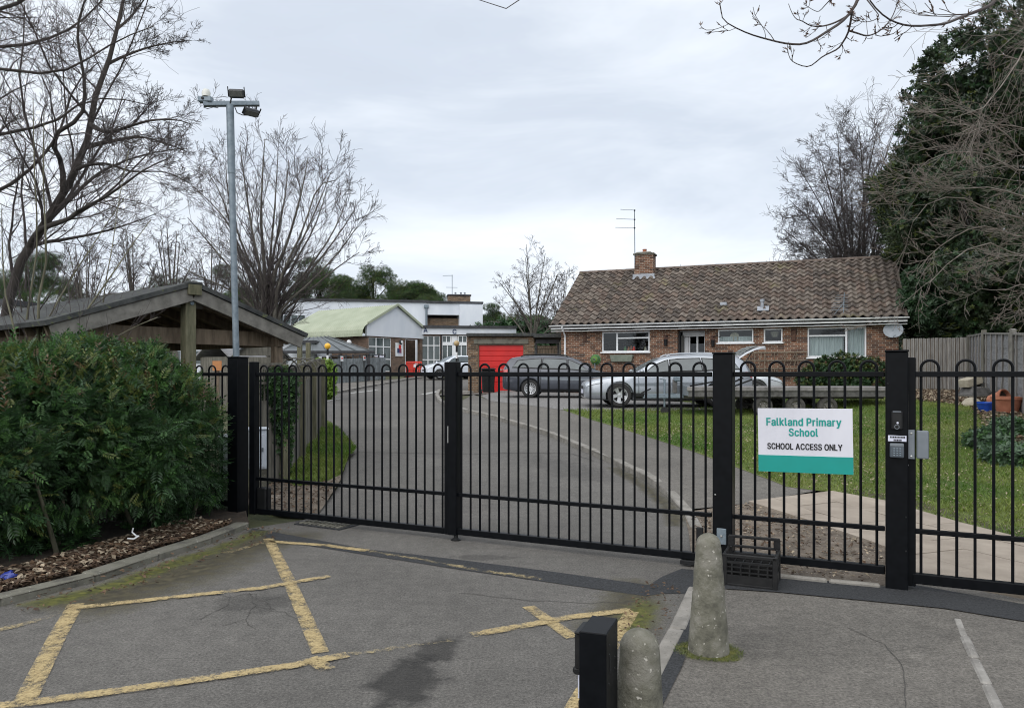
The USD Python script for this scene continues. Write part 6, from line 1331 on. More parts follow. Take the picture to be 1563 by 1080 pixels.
def tyre_and_rim(t, x, y, z, r, side, spokes, style):
    w = group_part(t, 'wheel'); R = rotm(math.pi / 2) if side < 0 else rotm(-math.pi / 2)
    wd = 0.10
    pf = [(r * .64, -wd), (r * .90, -wd), (r * .98, -wd * .75), (r, -wd * .4), (r, wd * .4), (r * .98, wd * .75), (r * .90, wd), (r * .66, wd), (r * .64, wd * .7), (r * .64, -wd)]
    part(w, 'tyre', MB().lathe(pf, 36, (x, y, z), R), rubber, smooth=35)
    b = MB().lathe([(r * .52, wd * .2), (r * .645, wd * .75), (r * .665, wd * .98), (r * .62, wd * .95), (r * .56, wd * .45)], 36, (x, y, z), R)
    part(w, 'rim', b, alloy, smooth=35)
    part(w, 'brake_disc', MB().lathe([(0, 0.0), (r * .52, 0.0), (r * .56, -0.03), (0, -0.03)], 24, (x, y, z), R), seam)
    for k in range(spokes):
        a = 2 * math.pi * k / spokes + 0.2; ca, sa_ = math.cos(a), math.sin(a)
        hub, out = (r * .12, r * .63)
        wid = r * (.17 if style == 'five' else .055)
        q_ = np.array([(hub, -wid * .7, wd * .62), (out, -wid, wd * .8), (out, wid, wd * .8), (hub, wid * .7, wd * .62), (hub, -wid * .7, wd * .3), (out, -wid, wd * .35), (out, wid, wd * .35), (hub, wid * .7, wd * .3)])
        q_ = np.column_stack([q_[:, 0] * ca - q_[:, 1] * sa_, q_[:, 0] * sa_ + q_[:, 1] * ca, q_[:, 2]]) @ R.T + (x, y, z)
        part(w, 'spoke', MB().add(q_, [(0, 1, 2, 3), (7, 6, 5, 4), (0, 4, 5, 1), (1, 5, 6, 2), (2, 6, 7, 3), (3, 7, 4, 0)]), alloy)
    part(w, 'hub_cap', MB().lathe([(0, wd * .75), (r * .17, wd * .7), (r * .19, wd * .5)], 16, (x, y, z), R), alloy, smooth=30)
def make_car(name, label, loc, rot, kind, Lc, Wc, Hc, paint, spokes=5, style='five', tail_open=False, wheel_r=0.31, rails=False, group=None):
    c = CarShape(Lc, Wc, Hc, kind); t = thing(name, label, 'car', loc, rot, group)
    xf_, xr_ = (Lc * .295, -Lc * .285) if kind != 'hatch' else (Lc * .31, -Lc * .305)
    part(t, 'body', c.body([(xf_, wheel_r), (xr_, wheel_r)], wheel_r + 0.055), paint, smooth=32)
    part(t, 'underbody', MB().box((0, 0, 0.30), (Lc * .8, Wc * .72, 0.2)), seam)
    sc = Lc / (4.72 if kind == 'estate' else 4.40 if kind == 'coupe' else 3.96)
    for sd in (-1, 1):
        for x in (xf_, xr_): tyre_and_rim(t, x, sd * (Wc / 2 - 0.115), wheel_r, wheel_r, sd, spokes, style)
        if kind == 'estate':
            wins = [((0.02, 7.15), (0.82, 7.1), (0.42, 7.72), (0.02, 7.92)), ((-0.92, 7.15), (-0.06, 7.15), (-0.06, 7.92), (-0.88, 7.92)), ((-1.98, 7.25), (-1.00, 7.15), (-0.96, 7.92), (-1.80, 7.82))]
            seams = [0.86, -0.02, -0.97]; handles = [-0.0 + 0.16 - 0.05, -0.83]
        elif kind == 'coupe':
            wins = [((-0.55, 7.15), (0.62, 7.1), (0.22, 7.72), (-0.5, 7.92)), ((-1.25, 7.2), (-0.62, 7.15), (-0.58, 7.9), (-1.0, 7.8))]
            seams = [0.68, -0.58]; handles = [-0.45]
        else:
            wins = [((-0.05, 7.15), (0.72, 7.1), (0.34, 7.72), (-0.05, 7.92)), ((-0.95, 7.15), (-0.12, 7.15), (-0.12, 7.92), (-0.9, 7.92)), ((-1.45, 7.3), (-1.02, 7.2), (-0.98, 7.9), (-1.35, 7.82))]
            seams = [0.76, -0.08, -0.95]; handles = [0.06, -0.84]
        for k in wins:
            k = [(a * sc, b) for a, b in k]
            part(t, 'window_surround', c.patch([(k[0][0] - .03, k[0][1] - .1), (k[1][0] + .05, k[1][1] - .1), (k[2][0] + .03, min(k[2][1] + .1, 7.99)), (k[3][0] - .03, min(k[3][1] + .07, 7.99))], sd, 0.0035), seam, smooth=True)
            part(t, 'side_window', c.patch(k, sd, 0.007), car_glass, smooth=True)
        for x in seams: part(t, 'door_gap', MB().tube([c.at(x * sc, q_, sd, 0.001) for q_ in np.linspace(2.3, 7.0, 9)], 0.0075, 4), seam)
        for x in handles: part(t, 'door_handle', MB().box(c.at(x * sc, 5.45, sd, 0.018), (0.19, 0.025, 0.03), ch=0.008), paint)
        part(t, 'side_strip', c.patch([(xr_ + wheel_r + .09, 4.35), (xf_ - wheel_r - .09, 4.35), (xf_ - wheel_r - .09, 4.6), (xr_ + wheel_r + .09, 4.6)], sd, 0.008, 20, 2), paint if kind != 'estate' else grey_metal, smooth=True)
        part(t, 'sill', c.patch([(xr_ + wheel_r + .07, 1.6), (xf_ - wheel_r - .07, 1.6), (xf_ - wheel_r - .07, 2.6), (xr_ + wheel_r + .07, 2.6)], sd, 0.006, 20, 3), black_plastic, smooth=True)
        X0_, X1_ = c.X[0], c.X[-1]
        part(t, 'headlight', c.patch([(X0_ - .42 * sc, 5.15), (X0_ - .05, 5.0), (X0_ - .07, 6.3), (X0_ - .42 * sc, 6.0)], sd, 0.008, 10, 4), lamp_clear, smooth=True)
        part(t, 'tail_light', c.patch([(X1_ + .03, 4.9), (X1_ + .24, 5.05), (X1_ + .22, 6.6), (X1_ + .06, 6.7)], sd, 0.008, 8, 4), tail_red, smooth=True)
        part(t, 'bumper_gap', MB().tube([c.at(x, 5.0 if x > 0 else 4.85, sd, 0.001) for x in np.linspace(X0_ - .5 * sc, X0_ - .02, 8)], 0.007, 4), seam)
        part(t, 'bumper_gap', MB().tube([c.at(x, 4.8, sd, 0.001) for x in np.linspace(X1_ + .02, X1_ + .45, 8)], 0.007, 4), seam)
        m = c.at(0.78 * sc, 7.1, sd, 0.06); part(t, 'mirror', MB().mesh(trimesh.creation.icosphere(2, 1.0)).move(np.diag((0.07, 0.10, 0.065)), m + (0, sd * 0.05, 0.04)), paint, smooth=True)
        if rails: part(t, 'roof_rail', MB().tube([c.at(x * sc, 10.0, sd, 0.05 if -1.6 < x < -0.1 else 0.005) for x in (0.0, -0.12, -0.5, -0.9, -1.3, -1.58, -1.72)], 0.018, 6), black_worn if paint is graphite_paint else paint, smooth=True)
    fx_ = {'estate': (0.93, 0.25), 'coupe': (0.73, 0.10), 'hatch': (0.88, 0.18)}[kind]
    part(t, 'windscreen', c.across(fx_[0] * sc, fx_[1] * sc, 9.35), car_glass, smooth=True)
    if not tail_open:
        rx = {'estate': (-2.06, -2.27), 'coupe': (-1.05, -1.68), 'hatch': (-1.64, -1.86)}[kind]
        part(t, 'rear_window', c.across(rx[0] * sc, rx[1] * sc, 9.4), car_glass, smooth=True)
    part(t, 'grille', MB().box((c.X[0] - 0.01, 0, 0.53 * Hc / 1.45), (0.03, Wc * .34, 0.10), ch=0.008), seam)
    part(t, 'lower_grille', MB().box((c.X[0] - 0.02, 0, 0.33), (0.05, Wc * .5, 0.09), ch=0.01), seam)
    part(t, 'number_plate', MB().box((c.X[0] + 0.004, 0, 0.43), (0.015, 0.5, 0.11), ch=0.002), label_white)
    return t, c
def on_land(px, Z, h=raised): x = ray(px) * Z; return (x, Z, float(h(x, Z)) + 0.012)
# dark estate: tail towards the garage, nose to the right
zc_ = 27.0
make_car('estate_car', 'dark grey estate car parked nose right in front of the red garage', on_land(868, zc_), math.radians(-7), 'estate', 4.62, 1.78, 1.47, graphite_paint, 15, 'fine', wheel_r=0.315, rails=True)
# silver estate, nose to the left, tailgate raised
sc_loc = on_land(1012, 21.9)
ts, cs = make_car('estate_car', 'silver estate car parked nose left on the lawn edge with its tailgate raised', sc_loc, math.radians(180), 'estate', 4.72, 1.78, 1.47, silver_paint, 5, 'five', tail_open=True, wheel_r=0.335, rails=True)
# boot opening and raised tailgate
part(ts, 'boot_opening', cs.across(-2.06, -2.34, 9.0, 0.006), seam, smooth=True)
hinge = np.array([-2.03, 0, 1.40]); pts_ = []
tgx = np.array([0, -.20, -.40, -.58, -.70, -.75]); tgz = np.array([0, .14, .24, .30, .31, .275]); tgw = np.array([.56, .60, .64, .67, .66, .60])
v = np.vstack([np.column_stack([hinge[0] + tgx, k * tgw, hinge[2] + tgz + 0.015 * (1 - k * k)]) for k in np.linspace(-1, 1, 7)])
f = np.array([(i * 6 + j, i * 6 + j + 1, (i + 1) * 6 + j + 1, (i + 1) * 6 + j) for i in range(6) for j in range(5)])
tg = group_part(ts, 'tailgate', 'raised tailgate')
part(tg, 'shell', MB().add(v, f).add(v - (-0.01, 0, 0.06), f[:, ::-1]), pale_silver, smooth=True)
for sd in (0, 6): part(tg, 'edge', MB().add(np.vstack([v[sd * 6: sd * 6 + 6], v[sd * 6: sd * 6 + 6] - (-0.01, 0, 0.06)]), [(j, j + 1, 7 + j, 6 + j) for j in range(5)]), pale_silver)
vg = np.vstack([np.column_stack([hinge[0] + tgx[:4] * .9 - .05, k * tgw[:4] * .86, hinge[2] + tgz[:4] * .93 + 0.055]) for k in np.linspace(-1, 1, 5)])
part(tg, 'glass', MB().add(vg, [(i * 4 + j, i * 4 + j + 1, (i + 1) * 4 + j + 1, (i + 1) * 4 + j) for i in range(4) for j in range(3)]), car_glass_light if False else mat('clear_car_glass', (0.22, 0.27, 0.28), (0.3, 0.36, 0.37), 2, 0.06, coat=1.0), smooth=True)
for sd in (-1, 1): part(ts, 'gas_strut', MB().tube([(-2.12, sd * .62, 1.15), (-2.45, sd * .6, 1.64)], 0.012, 6), black_worn)
# pale silver car behind it, nose to the right
make_car('parked_car', 'pale silver car parked nose right behind the trailer, only its bonnet showing', on_land(1085, 24.7), math.radians(-6), 'coupe', 4.30, 1.72, 1.36, pale_silver, 7, 'fine', wheel_r=0.31)
# white hatchback by the school
make_car('parked_car', 'small white hatchback parked by the school entrance', on_land(691, 47.5, land), math.radians(207), 'hatch', 3.9, 1.7, 1.47, white_paint, 9, 'fine', wheel_r=0.29)

# ================================================================ flatbed trailer
TY = 19.75; tX0, tX1 = ray(1048) * 18.9, ray(1372) * 18.9
tcx = (tX0 + tX1) / 2; tz = 0.545
TLn = tX1 - tX0
tra = thing('trailer', 'long grey flatbed trailer with three axles on the lawn', 'trailer', (tcx, TY, tz))
hw = 0.85
deck_z = 0.70
nb_ = 44
for k in range(nb_): part(tra, 'deck_board', MB().box((-TLn / 2 + TLn * (k + .5) / nb_, 0, deck_z + 0.02), (TLn / nb_ - 0.010, 2 * hw - 0.1, 0.035), ch=0.004), deck_mat)
for y in (-hw, hw): part(tra, 'side_rail', MB().box((0, y, deck_z - 0.015), (TLn, 0.06, 0.10), ch=0.008), deck_mat)
for y in (-hw, hw): part(tra, 'lower_side', MB().box((0, y * 0.97, deck_z - 0.14), (TLn - 0.05, 0.05, 0.15), ch=0.008), trailer_frame)
for k in range(6): part(tra, 'cross_member', MB().box((-TLn / 2 + TLn * (k + .5) / 6, 0, deck_z - 0.12), (0.07, 2 * hw - 0.1, 0.12)), trailer_frame)
for y in (-0.45, 0.45): part(tra, 'chassis_beam', MB().box((-0.1, y, deck_z - 0.21), (TLn * .96, 0.07, 0.12)), trailer_frame)
wxs = [(ray(p_) * 18.95 - tcx) for p_ in (1165, 1215, 1264)]
for x in wxs:
    part(tra, 'axle', MB().tube([(x, -0.7, 0.25), (x, 0.7, 0.25)], 0.035, 8), trailer_frame)
    for sd in (-1, 1):
        w = group_part(tra, 'wheel'); R = rotm(math.pi / 2) if sd < 0 else rotm(-math.pi / 2)
        r = 0.245; c = (x, sd * (hw - 0.13), r)
        part(w, 'tyre', MB().lathe([(r * .58, -.09), (r * .9, -.09), (r, -.05), (r, .05), (r * .9, .09), (r * .6, .09), (r * .56, .06)], 28, c, R), mat('dusty_tyre', (0.045, 0.043, 0.040), (0.085, 0.08, 0.074), 10, 0.9), smooth=35)
        part(w, 'rim', MB().lathe([(r * .6, .075), (r * .5, .03), (r * .28, .03), (r * .2, .08), (0, .085)], 24, c, R), trailer_wheel, smooth=30)
        for k in range(5):
            a = k * 2 * math.pi / 5; q_ = np.array([r * .36 * math.cos(a), r * .36 * math.sin(a), .04]) @ R.T + c; part(w, 'wheel_nut', MB().mesh(trimesh.creation.icosphere(1, 0.014)).move(t=q_), steel)
part(tra, 'ramp_stand', MB().box((TLn / 2 - 0.12, -hw + 0.1, 0.30), (0.05, 0.05, 0.55)), trailer_frame)
part(tra, 'drawbar', MB().bar((-TLn / 2, -0.5, deck_z - 0.2), (-TLn / 2 - 0.95, 0, deck_z - 0.22), 0.07, 0.10, ch=0.006), galv)
part(tra, 'drawbar', MB().bar((-TLn / 2, 0.5, deck_z - 0.2), (-TLn / 2 - 0.95, 0, deck_z - 0.22), 0.07, 0.10, ch=0.006), galv)
part(tra, 'coupling', MB().box((-TLn / 2 - 1.05, 0, deck_z - 0.19), (0.30, 0.10, 0.11), ch=0.02), black_worn)
part(tra, 'coupling_lever', MB().tube([(-TLn / 2 - 1.0, 0, deck_z - 0.14), (-TLn / 2 - 0.75, 0, deck_z - 0.02)], 0.018, 6), black_worn)
part(tra, 'jockey_post', MB().tube([(-TLn / 2 - 0.42, -0.15, 0.12), (-TLn / 2 - 0.42, -0.15, deck_z + 0.22)], 0.028, 8), galv, smooth=True)
part(tra, 'jockey_wheel', MB().lathe([(0, -.03), (0.10, -.03), (0.10, .03), (0, .03)], 18, (-TLn / 2 - 0.42, -0.15, 0.11), rotm(math.pi / 2)), rubber, smooth=35)
part(tra, 'jockey_handle', MB().tube([(-TLn / 2 - 0.42, -0.15, deck_z + 0.22), (-TLn / 2 - 0.55, -0.2, deck_z + 0.24)], 0.014, 6), galv)
part(tra, 'winch_post', MB().box((-TLn / 2 - 0.12, 0, deck_z + 0.04), (0.10, 0.16, 0.36), ch=0.01), trailer_frame)
part(tra, 'winch', MB().box((-TLn / 2 - 0.05, -0.05, deck_z + 0.23), (0.22, 0.2, 0.14), ch=0.03), galv)
part(tra, 'head_board', MB().box((-TLn / 2 + 0.02, 0, deck_z - 0.06), (0.05, 2 * hw, 0.26), ch=0.008), grey_metal)
for (a, b) in (((-TLn / 2 + .1, -hw + .1, deck_z + .06), (-TLn / 2 + .75, -hw + .25, deck_z + .17)), ((-TLn / 2 + .95, -hw + .15, deck_z + .05), (-TLn / 2 + 1.5, -hw + .3, deck_z + .26)), ((-TLn / 2 + 1.2, -hw + .1, deck_z + .05), (-TLn / 2 + 1.72, -hw + .3, deck_z + .22))):
    part(tra, 'ratchet_bar', MB().tube([a, b], 0.022, 6), black_worn)
# ================================================================ timber shelter, fences, cabinets on the left
SHX = np.array([-4.06, 9.45]); sd_ = np.array([0.63, 0.777]); sd_ /= np.linalg.norm(sd_); sn_ = np.array([-sd_[1], sd_[0]])
SHR = math.atan2(sd_[1], sd_[0]); shz = float(land(-4, 10)) - 0.02
loc_z = lambda px, py, s: EYE - (py - HORIZON) / FPX * along(SHX, sd_, px)[1] - shz
RZ = EYE + 131 / FPX * 9.45 - shz            # ridge, underside of the felt
half_r = along(SHX, sd_, 449)[0]; half = half_r
EZr = EYE - (513 - HORIZON) / FPX * (SHX[1] + sd_[1] * half_r) - shz
she = thing('timber_shelter', 'open timber shelter with a felted pitched roof behind the bush', 'shelter', (SHX[0], SHX[1], shz), SHR)
DEP = 5.2
for sgn, nm in ((1, 'right'), (-1, 'left')):
    e = np.array([sgn * half, 0, EZr]); r0 = np.array([0, 0, RZ])
    t = (e - r0) / np.linalg.norm(e - r0); L_ = np.linalg.norm(e - r0); n = np.array([-t[2], 0, t[0]]) * (1 if sgn > 0 else -1)
    if n[2] < 0: n = -n
    v = []
    for y in (-0.16, DEP):
        for a, k in ((0, 0.02), (L_ + 0.10, 0.02), (L_ + 0.10, 0.075), (0, 0.075)): v.append(r0 + t * a + n * k + (0, y, 0))
    part(she, 'felt_roof', MB().add(np.array(v), [(0, 1, 2, 3), (7, 6, 5, 4), (0, 4, 5, 1), (1, 5, 6, 2), (2, 6, 7, 3), (3, 7, 4, 0)]), felt)
    b0, b1 = r0 + t * 0.02 + (0, -0.12, -0.075), e + t * 0.04 + (0, -0.12, -0.075)
    part(she, 'bargeboard', MB().bar(b0, b1, 0.035, 0.15, ch=0.004, up=(0, 1, 0)) if False else MB().bar(b0, b1, 0.035, 0.165, ch=0.004), wood_beam)
    for k in range(9):
        y = 0.15 + k * (DEP - 0.3) / 8
        part(she, 'rafter', MB().bar(r0 + t * 0.05 + (0, y, -0.06), e + (0, y, -0.06), 0.05, 0.11), wood_brown)
    part(she, 'roof_boarding', MB().add(np.array([r0 + n * .0 + (0, -.1, 0), e + n * .0 + (0, -.1, 0), e + n * .0 + (0, DEP - .1, 0), r0 + n * .0 + (0, DEP - .1, 0), r0 + n * .018 + (0, -.1, 0), e + n * .018 + (0, -.1, 0), e + n * .018 + (0, DEP - .1, 0), r0 + n * .018 + (0, DEP - .1, 0)]), [(3, 2, 1, 0), (4, 5, 6, 7), (0, 1, 5, 4), (2, 3, 7, 6)]), wood_brown)
    part(she, 'eaves_beam', MB().box((sgn * (half - 0.22), DEP / 2, EZr - 0.06), (0.09, DEP, 0.18), ch=0.005), wood_brown)
    for y in (0.1, DEP / 2, DEP - 0.15): part(she, 'corner_post', MB().box((sgn * (half - 0.22), y, (EZr - 0.15) / 2), (0.12, 0.12, EZr - 0.15), ch=0.006), wood_brown)
for y in (0.12, DEP / 2, DEP - 0.15): part(she, 'tie_beam', MB().box((0, y + 0.09, EZr - 0.05), (2 * half - 0.4, 0.06, 0.20), ch=0.005), wood_brown)
part(she, 'ridge_post', MB().box((-0.01, -0.02, (RZ - 0.13) / 2), (0.135, 0.14, RZ - 0.13), ch=0.006), wood_green)
part(she, 'ridge_block', MB().box((0, -0.13, RZ - 0.03), (0.17, 0.10, 0.13), ch=0.006), wood_green)
part(she, 'ridge_cap', MB().box((0, -0.13, RZ + 0.055), (0.20, 0.10, 0.035), ch=0.01), felt)
part(she, 'collar_tie', MB().box((0, 0.06, RZ - 0.20), (0.44, 0.05, 0.085), ch=0.004), wood_beam)
part(she, 'bolt', MB().lathe([(0, 0), (0.028, 0), (0.024, 0.012), (0, 0.015)], 10, (-0.0, -0.09, RZ - 0.19), rotm(math.pi / 2)), galv, smooth=30)
part(she, 'back_boarding', MB().box((0, DEP - 0.05, EZr - 0.32), (2 * half - 0.5, 0.03, 0.62)), wood_brown)
# playhouse and things under the shelter
ph = P(394, 600, 20.0)
pz = float(land(ph[0], 20.0))
pho = thing('playhouse', 'small weathered timber playhouse seen beneath the shelter roof', 'playhouse', (ph[0] + 0.05, 20.0, pz), 0.35)
for k in range(9): part(pho, 'board', MB().box((0, -0.6, 0.09 + 0.17 * k), (1.25, 0.03, 0.155)), wood_grey)
part(pho, 'side_wall', MB().box((-0.61, 0.0, 0.78), (0.03, 1.15, 1.55)), wood_grey); part(pho, 'side_wall', MB().box((0.61, 0.0, 0.78), (0.03, 1.15, 1.55)), wood_grey)
part(pho, 'gable_board', MB().prism(Polygon([(-0.62, 0), (0.62, 0), (0, 0.55)]), 0, 0.03).move(rotm(math.pi / 2), (0, -0.58, 1.56)), wood_grey)
for sgn in (-1, 1): part(pho, 'roof', MB().bar((0, 0, 2.13), (sgn * 0.78, 0, 1.46), 1.4, 0.04), felt)
ph2 = P(352, 600, 21.5)
pho2 = thing('playhouse', 'pale grey playhouse roof beside the lamp post, under the shelter', 'playhouse', (ph2[0], 21.5, float(land(ph2[0], 21.5))), -0.5)
part(pho2, 'wall', MB().box((0, 0, 0.75), (1.2, 1.1, 1.5)), wood_grey)
for sgn in (-1, 1): part(pho2, 'roof', MB().bar((0, 0, 2.0), (sgn * 0.8, 0, 1.42), 1.35, 0.04), wood_panel)
obp = P(331, 548, 17.0)
obx = thing('orange_board', 'small orange board on a post beside the bush, under the shelter', 'board', (obp[0], 17.0, float(land(obp[0], 17.0))))
part(obx, 'panel', MB().box((0, 0, 1.42), (0.20, 0.03, 0.22)), orange_box); part(obx, 'post', MB().box((0, 0.04, 0.7), (0.06, 0.05, 1.4)), wood_brown)

# left timber fence: boards and posts running away beside the verge
fa, fb, fc = np.array([ray(374) * 9.9, 9.9]), np.array([ray(431) * 10.3, 10.3]), np.array([ray(489) * 16.4, 16.4])
fen = thing('timber_fence', 'weathered close-boarded timber fence beside the grass verge, with trellis on top', 'fence', (0, 0, 0))
def board_run(t, a, b, zb_fn, h, n, mat_, trellis=0.0, posts=3, thick=0.02):
    d = (b - a); Lb = np.linalg.norm(d); d /= Lb; nrm_ = np.array([d[1], -d[0]]); R = math.atan2(d[1], d[0])
    rg = np.random.default_rng(int(abs(a[0] * 100)))
    for k in range(n):
        c = a + d * Lb * (k + 0.5) / n; zb_ = zb_fn(*c); hh = h + rg.normal(0, 0.008)
        part(t, 'board', MB().box((c[0] + nrm_[0] * 0.006 * (k % 2), c[1] + nrm_[1] * 0.006 * (k % 2), zb_ + hh / 2 + 0.02), (Lb / n - 0.005, thick, hh), rz=R + rg.normal(0, 0.02)), mat_)
    for k in range(posts):
        c = a + d * Lb * k / max(1, posts - 1); zb_ = zb_fn(*c)
        part(t, 'post', MB().box((c[0] + nrm_[0] * 0.05, c[1] + nrm_[1] * 0.05, zb_ + (h + trellis) / 2), (0.085, 0.085, h + trellis + 0.02), rz=R, ch=0.006), wood_green)
    if trellis:
        z0 = zb_fn(*a) + h + 0.02; z1 = zb_fn(*b) + h + 0.02
        for k in range(3): part(t, 'trellis_rail', MB().bar((*a, z0 + trellis * k / 2), (*b, z1 + trellis * k / 2), 0.02, 0.03), wood_grey)
        m = int(Lb / 0.14)
        for k in range(m):
            c = a + d * Lb * (k + .5) / m; zz_ = z0 + (z1 - z0) * (k + .5) / m
            part(t, 'trellis_lath', MB().box((*c, zz_ + trellis / 2), (0.02, 0.015, trellis), rz=R), wood_grey)
board_run(fen, fa, fb, lambda x, y: float(raised(x, y)), 1.08, 9, wood_grey, 0.50, 2)
board_run(fen, fb, fc, lambda x, y: float(raised(x, y)), 1.20, 36, wood_grey, 0.30, 4)
for k in range(4):
    pts = [(-3.30 + 0.26 * math.cos(a), 10.9 + 1.1 * k, float(land(-3.6, 11.5)) + 1.42 + 0.30 * math.sin(a)) for a in np.linspace(0, math.pi, 12)]
    part(fen, 'arch_cane', MB().tube(np.array(pts) * (1, 1, 1) + (-0.17 * k, 0, 0.02 * k), 0.011, 6, cap=False), wood_grey, smooth=True)
# sheds behind: two timber posts and low roofs
for i, (px_, top) in enumerate(((457, 525), (470, 523))):
    q = P(px_, 600, 19.0 + i); zg = float(land(q[0], q[1]))
    t = thing('timber_post', ['left one of two rough timber posts behind the left fence', 'right one of two rough timber posts behind the left fence'][i], 'post', (q[0], q[1], zg))
    part(t, 'shaft', MB().box((0, 0, (P(0, top, q[1])[2] - zg) / 2), (0.11, 0.11, P(0, top, q[1])[2] - zg), ch=0.01), wood_green)
q = P(490, 670, 16.6)
bb = thing('marker_post', 'black round-topped marker post at the end of the left timber fence', 'bollard', (q[0] + 0.03, 16.6, float(land(q[0], 16.6))))
part(bb, 'shaft', MB().lathe([(0.085, -0.05), (0.085, 0.92), (0.07, 0.99), (0.03, 1.02), (0, 1.025)], 18), black_worn, smooth=40)
# utility cabinets
def cabin(label, px0, px1, py0, py1, Z, mat_, top_mat, depth, rot):
    x0, x1 = ray(px0) * Z, ray(px1) * Z; z0, z1 = P(0, py1, Z)[2], P(0, py0, Z)[2]
    zg = float(land((x0 + x1) / 2, Z))
    t = thing('utility_cabinet', label, 'cabinet', ((x0 + x1) / 2, Z, zg), rot)
    w = x1 - x0; hh = z1 - z0; zm = (z0 + z1) / 2 - zg
    part(t, 'housing', MB().box((0, depth / 2, zm), (w, depth, hh), ch=0.008), mat_)
    part(t, 'lid', MB().box((0, depth / 2, z1 - zg + 0.012), (w + 0.03, depth + 0.03, 0.028), ch=0.008), top_mat)
    part(t, 'door', MB().box((0, -0.006, zm - 0.01), (w - 0.05, 0.012, hh - 0.07), ch=0.003), mat_)
    part(t, 'lock', MB().box((w / 2 - 0.06, -0.016, zm), (0.02, 0.012, 0.05), ch=0.002), grey_metal)
    part(t, 'plinth', MB().box((0, depth / 2, (z0 - zg) / 2 - 0.05), (w * 0.9, depth * 0.85, z0 - zg + 0.1)), concrete_old)
cabin('white utility cabinet behind the left gate leaf', 380, 407.5, 656, 716, 9.3, cabinet, cabinet, 0.22, 0.35)
cabin('pale green utility cabinet with a white lid, between the bush and the gate post', 334, 354, 668, 732, 9.0, cabinet_green, cabinet, 0.3, 0.1)

# ================================================================ right side: fences and garden things
def bz_(x, y): return float(raised(x, y))
f1 = thing('board_fence', 'grey vertical board fence right of the bungalow', 'fence', (0, 0, 0))
A_, B_ = np.array([ray(1378) * 26.2, 26.2]), np.array([ray(1478) * 24.6, 24.6])
zA = P(0, 598, 26.2)[2]; zB = P(0, 601, 24.6)[2]
hF = P(0, 514, 25.4)[2] - P(0, 600, 25.4)[2]
dd = (B_ - A_); LL_ = np.linalg.norm(dd); dd /= LL_
nB = 32
rg = np.random.default_rng(6)
for k in range(nB):
    c = A_ + dd * LL_ * (k + .5) / nB; zb_ = zA + (zB - zA) * (k + .5) / nB - 0.05
    part(f1, 'board', MB().box((c[0], c[1] + 0.02 * (k % 2), zb_ + hF / 2), (LL_ / nB * 0.80, 0.022, hF + rg.normal(0, .012)), rz=math.atan2(dd[1], dd[0])), wood_fence)
part(f1, 'back_boarding', MB().bar((*(A_ + (0, .05)), zA + hF / 2 - 0.05), (*(B_ + (0, .05)), zB + hF / 2 - 0.05), 0.02, hF - 0.06), wood_brown)
for z in (0.35, hF - 0.3): part(f1, 'rail', MB().bar((*(A_ + (0, .1)), zA + z), (*(B_ + (0, .1)), zB + z), 0.05, 0.09), wood_brown)
f2 = thing('panel_fence', 'grey timber fence panels with posts at the right edge, beside the flower pots', 'fence', (0, 0, 0))
# the panels run from the board fence towards the camera
pp = [(1480, 24.4, 602, 513), (1503, 21.8, 612, 508.5), (1548, 17.2, 632, 509), (1600, 14.2, 655, 511), (1680, 11.8, 690, 505)]
for i in range(len(pp) - 1):
    (pa_, Za, ba, ta), (pb_, Zb, bb_, tb) = pp[i], pp[i + 1]
    a, b = np.array([ray(pa_) * Za, Za]), np.array([ray(pb_) * Zb, Zb])
    za0, za1, zb0, zb1 = P(0, ba, Za)[2], P(0, ta, Za)[2], P(0, bb_, Zb)[2], P(0, tb, Zb)[2]
    d = b - a; Ld = np.linalg.norm(d); d /= Ld; nr = np.array([-d[1], d[0]])
    if nr @ -a < 0: nr = -nr
    rows = 11
    for k in range(rows):
        t0, t1 = k / rows, (k + 1) / rows
        off = nr * (0.008 * (k % 2))
        part(f2, 'lap_board', MB().bar((*(a + off), za0 + (za1 - za0) * (t0 + t1) / 2), (*(b + off), zb0 + (zb1 - zb0) * (t0 + t1) / 2), 0.014, (za1 - za0) / rows * 1.02), wood_panel)
    nb2 = 5 if i < 2 else 4
    for k in range(nb2):
        t = (k + .5) / nb2; c = a + d * Ld * t + nr * 0.03
        part(f2, 'batten', MB().bar((*c, za0 + (zb0 - za0) * t), (*c, za1 + (zb1 - za1) * t), 0.045, 0.022), wood_fence)
    part(f2, 'top_rail', MB().bar((*(a + nr * .02), za1), (*(b + nr * .02), zb1), 0.06, 0.05), wood_fence)
    part(f2, 'post', MB().bar((*(b + nr * .03), zb0 - 0.2), (*(b + nr * .03), zb1 + 0.10), 0.10, 0.10), wood_beam if i else wood_grey)
    if i == 0: part(f2, 'post', MB().bar((*(a + nr * .03), za0 - 0.2), (*(a + nr * .03), za1 + 0.04), 0.09, 0.09), wood_grey)
lp0, lp1 = P(1527, 607, 18.9), P(1546, 501.5, 18.2)
plk = thing('leaning_plank', 'long thin plank leaning against the grey fence panels', 'plank', (0, 0, 0))
part(plk, 'plank', MB().bar(lp0, lp1, 0.10, 0.028, ch=0.003), wood_fence)
part(plk, 'end_nail', MB().box(lp1 - (0, 0.03, 0.05), (0.02, 0.02, 0.02)), steel)
